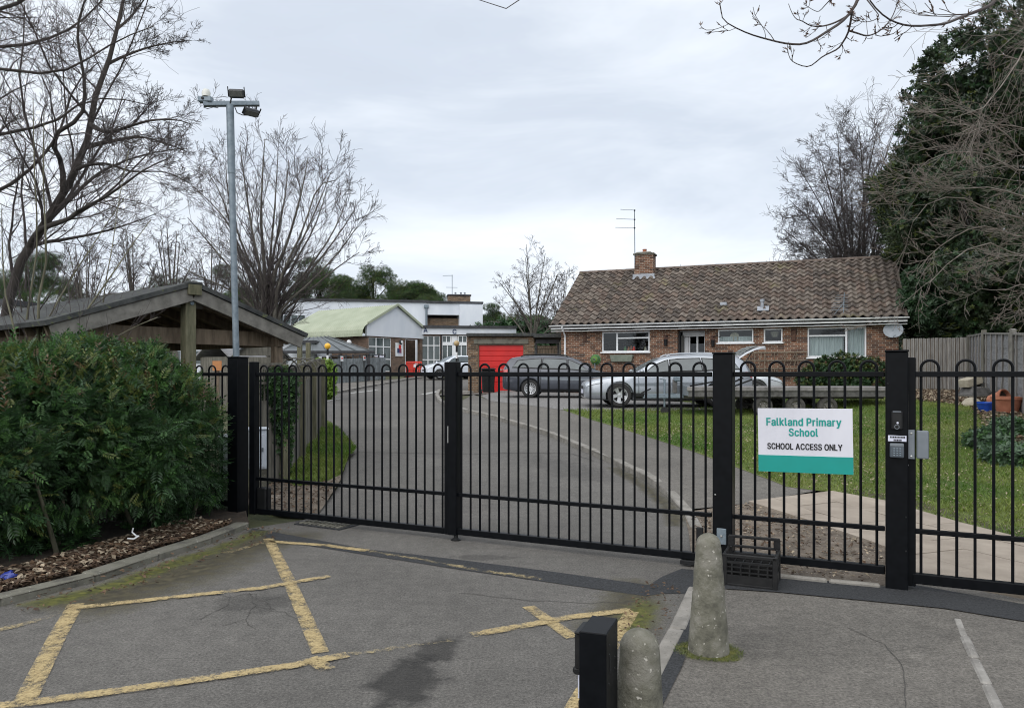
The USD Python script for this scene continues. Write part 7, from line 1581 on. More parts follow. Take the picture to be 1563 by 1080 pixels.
# border with dead leaves along the fences
border = Polygon([tuple(A_ + (0.0, -0.1)), tuple(B_ + (0, -0.1)), (ray(1503) * 21.7, 21.7), (ray(1548) * 17.1, 17.1), (ray(1600) * 14.1, 14.1), tuple(G(1563, 705, raised)), tuple(G(1500, 650, raised)), tuple(G(1480, 622, raised)), tuple(G(1385, 610, raised))]).buffer(0)
flat('border_soil', sheet(border, 0.02, 0.3, raised), dark_soil, 'dark soil border along the right fences', kind='structure', smooth=True)
leaves_on('leaf_litter', border, 2600, 41, 'brown and pale fallen leaves under the right fences', litter_pale, 0.09, raised, 0.03, 0.6)
leaves_on('leaf_litter', border, 2200, 42, 'dark dead leaves under the right fences', litter, 0.09, raised, 0.03, 0.6)
def pot(label, px, py_base, Z, r, h, m_, lay=None, flare=1.25):
    q = P(px, py_base, Z); q[2] = float(raised(q[0], q[1])) + .02; t = thing('flower_pot', label, 'flower pot', tuple(q), 0.0)
    pr_ = [(r * .62, 0), (r * .66, 0.01), (r * 0.95, h * .82), (r * .96, h * .83), (r * 1.06, h * .83), (r * 1.06, h), (r * .94, h), (r * .9, h * .8), (0, h * .78)]
    R = np.eye(3) if lay is None else rotm(*lay)
    part(t, 'pot', MB().lathe(pr_, 28, (0, 0, 0 if lay is None else r * .9), R), m_, smooth=35)
    part(t, 'soil', MB().lathe([(0, h * .79), (r * .88, h * .8)], 20, (0, 0, 0 if lay is None else r * .9), R), dark_soil)
    if lay is None: part(t, 'saucer', MB().lathe([(0, -.02), (r * .8, -.02), (r * .86, 0.012), (0, 0.012)], 24), m_, smooth=30)
pot('large upright terracotta pot beside the leaning plank', 1537, 634, 16.6, 0.30, 0.36, terracotta)
pot('terracotta pot lying on its side behind the blue pot', 1511, 630, 17.4, 0.21, 0.36, terracotta, lay=(math.radians(78), 0, math.radians(25)))
pot('small glossy blue pot on a pale saucer', 1505, 636, 16.9, 0.22, 0.22, blue_glaze)
# overturned barrow-like planter and stone shell ornament
q = P(1483, 627, 18.4)
ub = thing('stone_ornament', 'pale ribbed stone shell ornament on the lawn edge', 'garden ornament', tuple(q))
b = MB(); n = 28
vv = []
for i in range(9):
    for j in range(n):
        a = 2 * math.pi * j / n; s_ = i / 8 * math.pi / 2; rr_ = 0.27 * math.cos(s_) * (1 + 0.06 * math.cos(9 * a)); vv.append((rr_ * math.cos(a), rr_ * math.sin(a) * 0.8, 0.34 * math.sin(s_)))
part(ub, 'shell', (np.array(vv), np.array([(i * n + j, i * n + (j + 1) % n, (i + 1) * n + (j + 1) % n, (i + 1) * n + j) for i in range(8) for j in range(n)])), stone_ornament, smooth=35)
wbq = P(1488, 617, 19.0)
wr_ = thing('wheelbarrow', 'old upturned wheelbarrow tray behind the stone ornament', 'wheelbarrow', (wbq[0], 19.0, wbq[2]), 0.3)
part(wr_, 'tray', MB().add(*(lambda b: (b[0] * np.where(b[0][:, 2:] > 0, (0.75, 0.8, 1), (1, 1, 1)) + (0, 0, 0.32), b[1]))(MB().box((0, 0, 0), (0.62, 0.55, 0.22), ch=0.03).get())), trailer_frame)
part(wr_, 'rim', MB().box((0, 0, 0.215), (0.66, 0.58, 0.03), ch=0.01), wood_grey)
part(wr_, 'handle', MB().tube([(-0.3, -0.2, 0.28), (0.75, -0.28, 0.34)], 0.02, 6), trailer_frame); part(wr_, 'handle', MB().tube([(-0.3, 0.2, 0.28), (0.75, 0.28, 0.34)], 0.02, 6), trailer_frame)
bxq = P(1480, 600, 19.5)
cbx = thing('timber_offcut', 'pale timber block resting on the upturned wheelbarrow', 'timber', (wbq[0] - 0.12, 19.0, wbq[2] + 0.55), 0.25)
part(cbx, 'block', MB().box((0, 0, 0.03), (0.46, 0.3, 0.20), ch=0.01, R=rotm(0, -0.25, 0.0)), stone_ornament); part(cbx, 'end_cap', MB().box((0.27, 0, -0.03), (0.08, 0.24, 0.14), ch=0.01), trailer_frame)
# litter at the left kerb
q = G(207, 845); ltr = thing('litter', 'small curled white plastic scrap among the fallen leaves', 'litter', (q[0] - 0.05, q[1] + 0.05, 0.12))
part(ltr, 'strip', MB().tube([(0.0, 0, 0.10), (-0.02, 0.02, 0.06), (0.03, 0.0, 0.03), (0.06, -0.02, 0.035), (0.02, -0.03, 0.01), (-0.04, -0.02, 0.012)], 0.008, 6), pvc, smooth=True)
q = G(11, 905); ltr2 = thing('litter', 'crumpled dark blue wrapper on the soil at the left edge', 'litter', (q[0] - 0.06, q[1] + 0.10, 0.10))
v = trimesh.creation.icosphere(2, 0.045); v.vertices *= (1.2, 0.8, 0.7); v.vertices += (meshkit.noise(v.vertices * 60) - 0.5)[:, None] * 0.03
part(ltr2, 'wrapper', v, mat('blue_wrapper', (0.02, 0.03, 0.18), (0.03, 0.05, 0.26), 9, 0.3))
# ================================================================ trees and plants
def resample(pts, K):
    p = np.asarray(pts, float); d = np.concatenate([[0], np.cumsum(np.linalg.norm(np.diff(p, axis=0), axis=1))])
    if len(p) > 2: f = PchipInterpolator(d, p)
    else: f = lambda t: p[0] + (p[1] - p[0]) * (t / d[-1])[:, None]
    return f(np.linspace(0, d[-1], K))
def spawn(rng, P_, R_, m, angle, ratio, lengths, tmin=0.2, K=6, wander=0.12, up=0.03, rr=0.55, rmin=0.002, droop=0.0, maxlen=1e9, tip_len=0.55):
    """m children on every branch of (P_ (N,K,3), R_ (N,K)); returns the children the same way, and their lengths"""
    N, Kp, _ = P_.shape
    idx = np.repeat(np.arange(N), m); n = len(idx)
    t = rng.uniform(tmin, 1.0, n) * (Kp - 1); i = np.minimum(t.astype(int), Kp - 2); fr = (t - i)[:, None]
    s = P_[idx, i] * (1 - fr) + P_[idx, i + 1] * fr
    r0 = (R_[idx, i] * (1 - fr[:, 0]) + R_[idx, i + 1] * fr[:, 0]) * rr * rng.uniform(.7, 1.1, n)
    tan = P_[idx, i + 1] - P_[idx, i]; tan /= np.linalg.norm(tan, axis=1, keepdims=True) + 1e-9
    k = rng.normal(size=(n, 3)); k -= (k * tan).sum(1, keepdims=True) * tan; k /= np.linalg.norm(k, axis=1, keepdims=True) + 1e-9
    a = np.radians(rng.normal(angle, angle * .25, n))[:, None]
    d = tan * np.cos(a) + k * np.sin(a)
    Lc = lengths[idx] * ratio * rng.uniform(.55, 1.25, n) * (1.15 - tip_len * (t / (Kp - 1)))
    return polyline(rng, s, d, np.minimum(Lc, maxlen * rng.uniform(.5, 1.0, n)), r0, K, wander, up, rmin, droop)
def polyline(rng, s, d, Lc, r0, K, wander, up, rmin, droop=0.0):
    n = len(s); pts = [s]; d = d / np.linalg.norm(d, axis=1, keepdims=True)
    for k in range(K - 1):
        d = d + rng.normal(0, wander, (n, 3)) + np.array([0, 0, up - droop * k / K]); d /= np.linalg.norm(d, axis=1, keepdims=True)
        pts.append(pts[-1] + d * (Lc / (K - 1))[:, None])
    tt = np.linspace(0, 1, K)
    return np.stack(pts, 1), np.maximum(r0[:, None] * (1 - 0.72 * tt), rmin), Lc
def limbs_of(rng, lst, K=14):
    """lst of (points, r0, r1): hand laid limbs"""
    Pl, Rl, Ll = [], [], []
    for pts, r0, r1 in lst:
        p = resample(pts, K); Pl.append(p); Rl.append(r0 + (r1 - r0) * np.linspace(0, 1, K) ** 0.8); Ll.append(np.linalg.norm(np.diff(p, axis=0), axis=1).sum())
    return np.array(Pl), np.array(Rl), np.array(Ll)
def bare_tree(name, label, limbs, levels, seed, bark, twig, group=None, trunk_sides=12, K0=14, min_r=0.003, buds=None, trunk_n=1):
    rng = np.random.default_rng(seed)
    P_, R_, L_ = limbs_of(rng, limbs, K0)
    base = P_[0, 0]; t = thing(name, label, 'tree', tuple(base), 0.0, group)
    off = lambda P__: P__ - base
    part(t, 'trunk', tubes(off(P_[:trunk_n]), R_[:trunk_n], trunk_sides), bark, smooth=True)
    for k in range(trunk_n, len(P_)): part(t, 'limb', tubes(off(P_[k:k + 1]), R_[k:k + 1], 9), bark, smooth=True)
    twigs = MB(); nodes = None
    for li, lv in enumerate(levels):
        lv = dict(lv); sides = lv.pop('sides', 3); mult = lv.pop('m')
        P_, R_, L_ = spawn(rng, P_, R_, mult, lengths=L_, rmin=min_r, **lv)
        v, f = tubes(off(P_), R_, sides); twigs.add(v, f); nodes = (P_, R_)
    part(t, 'twigs', twigs, twig, smooth=True, kind='stuff')
    if buds:
        P_, _ = nodes; bs, bn = buds
        u_ = rng.uniform(.3, 1, (len(P_), bn)); i = np.minimum((u_ * (P_.shape[1] - 1)).astype(int), P_.shape[1] - 2)
        pos = P_[np.arange(len(P_))[:, None], i].reshape(-1, 3); tan = (P_[np.arange(len(P_))[:, None], i + 1] - P_[np.arange(len(P_))[:, None], i]).reshape(-1, 3)
        tan /= np.linalg.norm(tan, axis=1, keepdims=True) + 1e-9; tan = tan + rng.normal(0, .45, tan.shape)
        bud = np.array([(0, 0, 0), (.35, .11, 0), (.35, -.055, .1), (.35, -.055, -.1), (1, 0, 0)]); bf = [(0, 2, 1), (0, 3, 2), (0, 1, 3), (4, 1, 2), (4, 2, 3), (4, 3, 1)]
        v, f = scatter(bud, bf, off(pos), frames(tan), bs * rng.uniform(.6, 1.2, len(pos)))
        part(t, 'buds', (v, f), bud_mat, kind='stuff')
    return t
px3 = lambda pts: [tuple(P(a, b, c)) for a, b, c in pts]
# ---- big bare tree at the left
g0 = float(land(-7.6, 11.6))
LT = [
 ([(-7.75, 11.7, g0 - 0.1)] + px3([(2, 560, 11.3), (14, 450, 11.2), (45, 375, 11.0), (75, 330, 11.0), (110, 270, 11.1), (135, 205, 11.2), (141, 165, 11.2), (165, 95, 11.4), (188, 0, 11.6), (205, -90, 11.8)]), 0.105, 0.016),
 (px3([(43, 378, 11.02), (62, 350, 10.8), (104, 334, 10.4), (126, 318, 10.2), (151, 306, 10.1), (189, 281, 9.9), (220, 259, 9.8), (262, 240, 9.7)]), 0.048, 0.006),
 (px3([(33, 404, 11.1), (58, 372, 11.6), (94, 366, 12.0), (132, 359, 12.3), (170, 350, 12.6), (240, 325, 13.0)]), 0.042, 0.006),
 (px3([(96, 292, 11.0), (91, 242, 10.8), (80, 221, 10.6), (91, 199, 10.5), (123, 178, 10.5), (128, 120, 10.4), (118, 60, 10.3), (140, -20, 10.2)]), 0.042, 0.010),
 (px3([(130, 225, 11.2), (173, 215, 11.6), (220, 210, 12.0), (262, 222, 12.2), (285, 232, 12.3)]), 0.040, 0.006),
 (px3([(138, 190, 11.2), (176, 200, 10.7), (220, 186, 10.3), (268, 183, 10.0), (292, 190, 9.9)]), 0.038, 0.006),
 (px3([(164, 98, 11.4), (215, 76, 11.6), (255, 66, 11.8), (292, 62, 12.0)]), 0.026, 0.005),
 (px3([(178, 45, 11.5), (212, 10, 11.7), (236, -30, 11.8)]), 0.022, 0.006),
 (px3([(60, 350, 11.0), (105, 305, 11.6), (150, 265, 12.2), (225, 235, 12.8), (285, 226, 13.0)]), 0.045, 0.006),
 (px3([(118, 258, 11.1), (160, 250, 10.5), (205, 262, 10.2), (248, 262, 10.0), (280, 275, 9.9)]), 0.030, 0.005),
]
bare_tree('bare_tree', 'large bare deciduous tree leaning in from the left edge, behind the timber shelter', LT,
 [dict(m=19, angle=44, ratio=0.33, K=7, wander=.15, up=.03, rr=.42, sides=5, tmin=.15), dict(m=9, angle=42, ratio=0.46, K=5, wander=.2, up=.05, rr=.55, sides=3), dict(m=6, angle=40, ratio=0.5, K=4, wander=.2, up=.04, rr=.6, sides=3)], 101, bark_dark, twig_dark, min_r=0.0022)
# its neighbour, whose trunk stands beyond the left edge
t2 = np.array([-8.15, 10.3, float(land(-8.15, 10.3)) - .1])
ts_ = lambda h: [tuple(t2 + (0, 0, h - .35))]
LN = [([tuple(t2), tuple(t2 + (-.05, 0, 2.2)), tuple(t2 + (-.02, 0, 4.5)), tuple(t2 + (-.25, .1, 7.5))], .15, .03),
 (ts_(3.2) + px3([(-60, 320, 10.6), (0, 290, 10.6), (35, 268, 10.6), (66, 237, 10.7), (95, 190, 10.8), (110, 140, 11.0), (150, 95, 11.2)]), 0.042, 0.008),
 (ts_(3.9) + px3([(-70, 225, 10.0), (0, 205, 10.0), (41, 197, 10.0), (78, 188, 10.1), (120, 160, 10.2), (170, 150, 10.4), (225, 160, 10.5)]), 0.042, 0.006),
 (ts_(5.2) + px3([(-60, 98, 9.4), (0, 106, 9.4), (60, 112, 9.5), (95, 108, 9.6), (130, 92, 9.8), (180, 62, 10.0), (235, 40, 10.2)]), 0.038, 0.006),
 (ts_(5.0) + px3([(-50, 60, 10.5), (10, 72, 10.5), (70, 60, 10.7), (120, 35, 11.0), (170, -20, 11.2)]), 0.042, 0.010),
 (ts_(5.9) + px3([(-40, 22, 9.0), (15, 10, 9.1), (50, -10, 9.2)]), 0.042, 0.02),
]
bare_tree('bare_tree', 'bare tree beyond the left edge whose long limbs reach into the top left corner', LN,
 [dict(m=15, angle=44, ratio=0.28, K=7, wander=.15, up=.03, rr=.42, sides=5, tmin=.3), dict(m=9, angle=42, ratio=0.46, K=5, wander=.2, up=.05, rr=.55, sides=3), dict(m=6, angle=40, ratio=0.5, K=4, wander=.2, up=.04, rr=.6, sides=3)], 103, bark_dark, twig_dark, min_r=0.0022)
# ---- thin saplings above the bush
def sapling(label, pts, seed, r0=0.022):
    p = px3(pts); zg = float(land(p[0][0], p[0][1]))
    lim = [([(p[0][0] + 0.02, p[0][1], zg)] + p, r0, 0.004)]
    bare_tree('sapling', label, lim, [dict(m=9, angle=32, ratio=0.32, K=6, wander=.08, up=.12, rr=.5, sides=4, tmin=.35), dict(m=4, angle=34, ratio=0.45, K=4, wander=.12, up=.10, rr=.6, sides=3)], seed, bark_green, twig_dark, K0=12, min_r=0.0018, trunk_sides=8)
sapling('slim sapling with a stem bending right of the white wall, second from the left', [(59, 522, 8.6), (55, 482, 8.6), (61, 447, 8.5), (70, 400, 8.5), (66, 300, 8.4), (67, 170, 8.3)], 111, .030)
sapling('slim sapling leaning right from the fork above the bush', [(61, 518, 8.5), (82, 472, 8.6), (107, 425, 8.7), (125, 400, 8.8), (160, 345, 8.9), (190, 300, 9.0)], 112, .020)
sapling('pale green sapling stem leaning right across the bargeboard', [(104, 522, 8.3), (127, 482, 8.4), (143, 455, 8.4), (164, 431, 8.5), (182, 402, 8.6), (230, 335, 8.8)], 113, .030)
sapling('leftmost slim sapling, by the left edge', [(27, 523, 8.4), (18, 488, 8.4), (8, 451, 8.5), (4, 400, 8.5), (2, 320, 8.5)], 114, .026)
sapling('slim upright sapling between the two leftmost stems', [(39, 518, 8.9), (40, 482, 8.9), (48, 437, 8.8), (56, 380, 8.8), (52, 260, 8.7), (50, 150, 8.6)], 115, .022)
sapling('thin whip-like sapling rising past the shelter roof', [(150, 520, 9.0), (160, 440, 9.0), (175, 350, 9.1), (196, 230, 9.1)], 116, .012)
sapling('crooked low sapling stem reaching right over the bush top', [(165, 530, 8.0), (200, 500, 8.0), (222, 492, 8.0), (240, 484, 8.1)], 117, .010)
# ---- multi-stemmed tree behind the lamp post
g2 = float(land(-7.9, 24.5)); b2 = P(408, 560, 24.5); b2[2] = g2 - 0.1
ends = [((390, 450), (362, 380), (338, 300), (318, 265)), ((400, 440), (384, 350), (372, 270), (366, 222)), ((404, 430), (398, 340), (400, 270), (404, 212)), ((410, 430), (425, 350), (436, 290), (440, 245)),
        ((414, 440), (438, 370), (458, 300), (470, 240)), ((418, 450), (452, 385), (486, 310), (505, 262)), ((424, 470), (470, 410), (510, 350), (530, 300)), ((426, 480), (474, 430), (516, 385), (545, 345)), ((424, 475), (468, 420), (506, 372), (540, 322)), ((420, 465), (450, 400), (480, 345), (498, 290)), ((427, 482), (470, 445), (512, 410), (548, 385)), ((400, 450), (376, 390), (352, 320), (344, 250)), ((408, 440), (414, 370), (420, 300), (424, 232)),
        ((398, 470), (360, 420), (318, 370), (286, 332)), ((394, 480), (346, 440), (300, 420), (272, 404)), ((404, 470), (378, 410), (350, 345), (300, 290)), ((420, 460), (462, 350), (492, 280), (512, 275))]
rng = np.random.default_rng(5)
LM = []
for i, e in enumerate(ends):
    z = 24.5 + rng.uniform(-1.6, 1.6); a = b2 + np.array([rng.uniform(-.25, .25), rng.uniform(-.2, .2), 0]); k = [tuple(a)]
    for j, (x, y) in enumerate(e): k.append(tuple(P(x, y, 24.5 + (z - 24.5) * (j + 1) / 4)))
    LM.append((k, 0.125 if i in (2, 4) else 0.085, 0.012))
bare_tree('bare_tree', 'many-stemmed bare tree fanning out behind the lamp post', LM, [dict(m=13, angle=34, ratio=0.28, K=6, wander=.10, up=.05, rr=.45, sides=4, tmin=.25), dict(m=8, angle=36, ratio=0.45, K=5, wander=.13, up=.05, rr=.6, sides=3), dict(m=5, angle=38, ratio=.5, K=4, wander=.15, up=.03, rr=.6, sides=3)], 121, bark_grey, twig_dark, min_r=0.0045)
# ---- procedural rounder trees further off
def round_tree(name, label, px, pbase, ptop, Z, spread, seed, stems=3, bark=bark_grey, twig=twig_dark, dens=(9, 6, 5), min_r=.006, group=None, fork=0.3, dome=.45):
    rng = np.random.default_rng(seed); x = ray(px) * Z; zg = float(land(x, Z)) - 0.1; H = P(0, ptop, Z)[2] - zg
    S = spread * Z / FPX
    lim = [([(x, Z, zg), (x + .02 * H, Z, zg + H * fork * .5), (x - .02 * H, Z, zg + H * fork)], H * .022, H * .017)]
    for k in range(stems * 3):
        a = 2 * np.pi * k / (stems * 3) + rng.uniform(-.3, .3); rad = rng.uniform(.25, 1.0); hh = (1 - dome * rad ** 2) * rng.uniform(.88, 1.0)
        s0 = fork * rng.uniform(.75, 1.5)
        lim.append(([(x, Z, zg + H * s0), (x + S * rad * .35 * math.cos(a), Z + S * rad * .35 * math.sin(a), zg + H * (s0 + (hh - s0) * .42)), (x + S * rad * .75 * math.cos(a), Z + S * rad * .75 * math.sin(a), zg + H * (s0 + (hh - s0) * .78)), (x + S * rad * math.cos(a), Z + S * rad * math.sin(a), zg + H * hh)], H * .0075, H * .0018))
    return bare_tree(name, label, lim, [dict(m=dens[0], angle=42, ratio=0.34, K=6, wander=.14, up=.02, rr=.5, sides=4, tmin=.2), dict(m=dens[1], angle=42, ratio=0.46, K=5, wander=.17, up=.03, rr=.6, sides=3), dict(m=dens[2], angle=38, ratio=.5, K=4, wander=.18, up=.04, rr=.6, sides=3)], seed, bark, twig, K0=10, min_r=min_r, group=group)
round_tree('bare_tree', 'round-crowned bare tree far behind the shelter, left of its ridge', 205, 470, 328, 36, 46, 131)
round_tree('bare_tree', 'bare tree with a broad crown far behind the shelter ridge', 262, 470, 322, 38, 48, 132)
round_tree('bare_tree', 'low bare tree far behind, just right of the shelter ridge', 322, 480, 345, 40, 42, 133)
round_tree('bare_tree', 'bare tree at the far left behind the saplings', 130, 480, 345, 34, 46, 134)
round_tree('bare_tree', 'bare twin-stemmed tree standing between the school and the bungalow', 812, 520, 356, 54, 66, 141, stems=4, fork=.22, min_r=.007)
round_tree('bare_tree', 'smaller bare tree close to the left end of the bungalow roof', 853, 520, 396, 50, 40, 142, fork=.25, min_r=.007)
round_tree('bare_tree', 'tips of a bare tree just showing above the bungalow ridge', 1046, 480, 390, 52, 44, 143, dens=(8, 5, 4), min_r=.007)
b5 = P(1308, 560, 40); b5[2] = float(land(b5[0], 40)) - .1
rng = np.random.default_rng(15); L5 = [([tuple(b5), tuple(b5 + (0, 0, 2.0)), tuple(b5 + (.15, 0, 3.4))], .24, .17)]
for (ex, ey) in ((1195, 350), (1190, 398), (1204, 305), (1222, 262), (1248, 228), (1278, 206), (1310, 192), (1342, 186), (1368, 192), (1212, 372), (1238, 318), (1288, 262), (1328, 236), (1384, 226), (1200, 420), (1258, 285), (1300, 300), (1350, 280), (1230, 390), (1268, 340), (1390, 270), (1325, 330)):
    dz = rng.uniform(-3, 3); e = P(ex, ey, 40 + dz); s0 = b5 + (0, 0, rng.uniform(1.6, 3.6)); m = s0 * .55 + e * .45 + np.array([-(e - s0)[0] * .10, 0, .12 * abs((e - s0)[0])]) + rng.normal(0, .2, 3)
    L5.append(([tuple(s0), tuple(m), tuple(e)], .085, .014))
bare_tree('bare_tree', 'dense twiggy round-crowned bare tree behind the right end of the bungalow', L5, [dict(m=17, angle=46, ratio=0.34, K=6, wander=.16, up=.0, rr=.5, sides=4, tmin=.12), dict(m=11, angle=46, ratio=0.48, K=5, wander=.18, up=.03, rr=.6, sides=3), dict(m=6, angle=42, ratio=.5, K=4, wander=.2, up=.02, rr=.6, sides=3)], 144, bark_dark, twig_dark, K0=10, min_r=.0068)
# ---- overhanging beech at the right
tb = np.array([9.9, 12.6, float(land(9.9, 12.6)) - 0.1])
def fromtrunk(h, pts): return [tuple(tb + (0, 0, h))] + px3(pts)
LB = [([tuple(tb), tuple(tb + (-.1, 0, 2.5)), tuple(tb + (-.1, -.1, 5.5)), tuple(tb + (.1, -.3, 9.0))], 0.20, 0.10),
 (fromtrunk(3.4, [(1640, 392, 11.5), (1563, 335, 11.0), (1515, 322, 10.8), (1460, 300, 10.6), (1425, 306, 10.5), (1392, 340, 10.4)]), .035, .004),
 (fromtrunk(4.4, [(1640, 322, 11.0), (1563, 300, 10.6), (1500, 285, 10.3), (1450, 290, 10.2), (1412, 262, 10.1)]), .033, .004),
 (fromtrunk(2.2, [(1650, 470, 11.4), (1563, 433, 11.0), (1530, 443, 10.9), (1488, 440, 10.8)]), .028, .004),
 (fromtrunk(5.0, [(1640, 290, 11.6), (1563, 235, 11.2), (1530, 200, 11.0), (1480, 172, 10.8), (1440, 150, 10.7)]), .033, .004),
 (fromtrunk(7.0, [(1640, 0, 10.0), (1590, 10, 9.6), (1563, 78, 9.3), (1540, 112, 9.2), (1500, 165, 9.0), (1455, 180, 8.9)]), .028, .004),
 (fromtrunk(4.8, [(1640, 240, 10.6), (1563, 195, 10.2), (1505, 188, 10.0), (1462, 205, 9.9)]), .028, .004),
 (fromtrunk(2.8, [(1650, 400, 10.6), (1563, 392, 10.2), (1505, 370, 10.0), (1452, 398, 9.9), (1418, 432, 9.8)]), .030, .004),
 (fromtrunk(6.2, [(1640, 120, 11.0), (1580, 60, 10.8), (1548, 20, 10.7), (1520, -30, 10.6)]), .028, .006),
 (fromtrunk(3.8, [(1650, 350, 12.0), (1563, 362, 12.0), (1500, 345, 12.0), (1440, 372, 12.0), (1400, 412, 12.0)]), .030, .004),
 (fromtrunk(5.6, [(1640, 200, 12.2), (1563, 262, 12.0), (1490, 232, 11.8), (1430, 238, 11.6), (1398, 262, 11.5)]), .030, .004)]
bare_tree('beech_tree', 'bare pale-twigged beech reaching in from the right edge, in front of the dark evergreens', LB, [dict(m=13, angle=32, ratio=0.27, K=6, wander=.13, up=.02, rr=.5, sides=4, tmin=.3), dict(m=7, angle=36, ratio=0.5, K=5, wander=.16, up=.03, rr=.6, sides=3), dict(m=3, angle=38, ratio=.45, K=4, wander=.16, up=.03, rr=.65, sides=3)], 151, twig_pale, twig_pale, min_r=0.0030, buds=(0.034, 1), K0=16)
ov = [([(8.2, 4.0, -0.1), (8.1, 4.0, 2.5), (8.0, 4.0, 5.2)], .16, .10),
 ([(8.05, 4.0, 4.6), (5.6, 4.0, 4.9), (3.6, 3.95, 4.5)] + px3([(1360, -120, 3.9), (1309, 0, 3.8)]), .040, .0085),
 (px3([(1312, -8, 3.8), (1309, 0, 3.8), (1297, 20, 3.8), (1264, 47, 3.72), (1219, 68, 3.6), (1182, 63, 3.5), (1141, 51, 3.4), (1104, 31, 3.3), (1098, 4, 3.28)]), .0085, .0020),
 (px3([(1300, 14, 3.8), (1295, 47, 3.85), (1281, 72, 3.9), (1256, 86, 3.9), (1232, 102, 3.92), (1207, 92, 3.9), (1201, 66, 3.9)]), .0062, .0014),
 (px3([(1295, 47, 3.85), (1314, 53, 3.9), (1336, 51, 4.0), (1355, 35, 4.05), (1366, 15, 4.1), (1373, -15, 4.1)]), .0048, .0022),
 (px3([(1297, 22, 3.8), (1268, 37, 3.8), (1236, 39, 3.75), (1219, 31, 3.7), (1203, 6, 3.7)]), .0055, .0014),
 ([(6.5, 4.0, 4.8), (4.5, 3.4, 4.2)] + px3([(1560, -60, 2.9), (1515, 5, 2.7)]), .030, .007),
 (px3([(1518, 0, 2.72), (1515, 5, 2.7), (1470, 25, 2.6), (1430, 38, 2.5), (1383, 39, 2.45), (1359, 31, 2.4), (1334, 10, 2.35), (1322, -10, 2.3)]), .007, .0018),
 (px3([(1330, -30, 3.6), (1290, -25, 3.6), (1262, 5, 3.65), (1248, 18, 3.7), (1232, 10, 3.7)]), .005, .0013),
 ([(3.6, 3.95, 4.5), (1.6, 3.7, 4.15)] + px3([(803, -6, 3.5), (785, 10, 3.5), (765, 14, 3.5), (740, 8, 3.5), (712, -6, 3.5)]), .016, .0016),
 (px3([(1315, -10, 3.8), (1340, 22, 3.6), (1318, 34, 3.5), (1300, 26, 3.5)]), .004, .0012)]
rng = np.random.default_rng(9)
bare_tree('beech_tree', 'beech with budded twigs hanging into the top right, its trunk beyond the edge', ov, [dict(m=7, angle=46, ratio=0.17, K=6, wander=.16, up=.10, rr=.5, sides=5, tmin=.2, maxlen=.26), dict(m=2, angle=42, ratio=.5, K=4, wander=.14, up=.08, rr=.7, sides=4)], 152, twig_dark, twig_dark, min_r=0.0013, buds=(0.024, 3), K0=22)
# ---- evergreen foliage: sprigs of leaves spread through a crown
def in_blobs(rng, blobs, n, shell=0.45):
    """points in a union of ellipsoids, more of them near the outside; also the outward direction"""
    vol = np.array([b[3] * b[4] * b[5] for b in blobs]) ** (2 / 3); k = rng.choice(len(blobs), n, p=vol / vol.sum())
    d = rng.normal(size=(n, 3)); d /= np.linalg.norm(d, axis=1, keepdims=True)
    r = 1 - np.abs(rng.normal(0, shell * .5, n)); r = np.clip(r, 0.05, 1.08)
    B = np.array(blobs)[k]
    return B[:, :3] + d * r[:, None] * B[:, 3:6], d, r
def sprig(kind):
    """a shoot along x with leaves; about 1 long"""
    v, f = [], []
    def leaf(p, d, up, L_, W_):
        d = d / np.linalg.norm(d); s_ = np.cross(up, d); s_ /= np.linalg.norm(s_) + 1e-9; n_ = np.cross(d, s_)
        b = len(v); v.extend([p, p + d * L_ * .45 + s_ * W_ + n_ * L_ * .04, p + d * L_ - n_ * L_ * .10, p + d * L_ * .45 - s_ * W_ + n_ * L_ * .04]); f.append((b, b + 1, b + 2)); f.append((b, b + 2, b + 3))
    if kind == 'pinnate':
        for i in range(5):
            x = .12 + .17 * i
            for s in (-1, 1): leaf(np.array([x, 0, -.10 * x * x]), np.array([.62, s * .8, -.12]), np.array([0, 0, 1.0]), .40 * (1 - .35 * abs(i - 2) / 3), .058)
        leaf(np.array([1.0, 0, -.1]), np.array([1, 0, -.2]), np.array([0, 0, 1.0]), .3, .055)
    elif kind == 'shoot':
        for i in range(16):
            a = i * 2.4; leaf(np.array([.10 + .055 * i, 0, 0]), np.array([.75, math.cos(a), math.sin(a)]), np.array([1.0, 0, 0.2]), .26 * (1 - .4 * i / 16), .042)
    elif kind == 'rosette':
        for i in range(9):
            a = i * 2.4; leaf(np.array([.25 + .06 * i, 0, 0]), np.array([.55, math.cos(a) * .8, math.sin(a) * .8]), np.array([1.0, 0, 0.2]), .5, .12)
    elif kind == 'needle':
        for i in range(14):
            a = i * 2.4; leaf(np.array([.06 * i, 0, 0]), np.array([.5, math.cos(a), math.sin(a)]), np.array([1.0, 0, 0.1]), .42, .028)
    elif kind == 'scale':
        for i in range(8):
            a = i * 2.1; leaf(np.array([.1 * i, 0, 0]), np.array([.9, math.cos(a) * .5, math.sin(a) * .5]), np.array([1.0, 0, 0.1]), .38, .075)
    return np.array(v), np.array(f)
def foliage(rng, blobs, n, kind, size, up=0.25, shell=.45, jitter=.5, droop=0.0, keep=None):
    p, d, r = in_blobs(rng, blobs, n, shell)
    if keep is not None: m = keep(p); p, d = p[m], d[m]
    fw = d + rng.normal(0, jitter, d.shape) + np.array([0, 0, up - droop]); fw /= np.linalg.norm(fw, axis=1, keepdims=True)
    v, f = sprig(kind); return scatter(v, f, p, frames(fw, rng=rng, roll=.5), size * rng.uniform(.6, 1.3, len(p)))
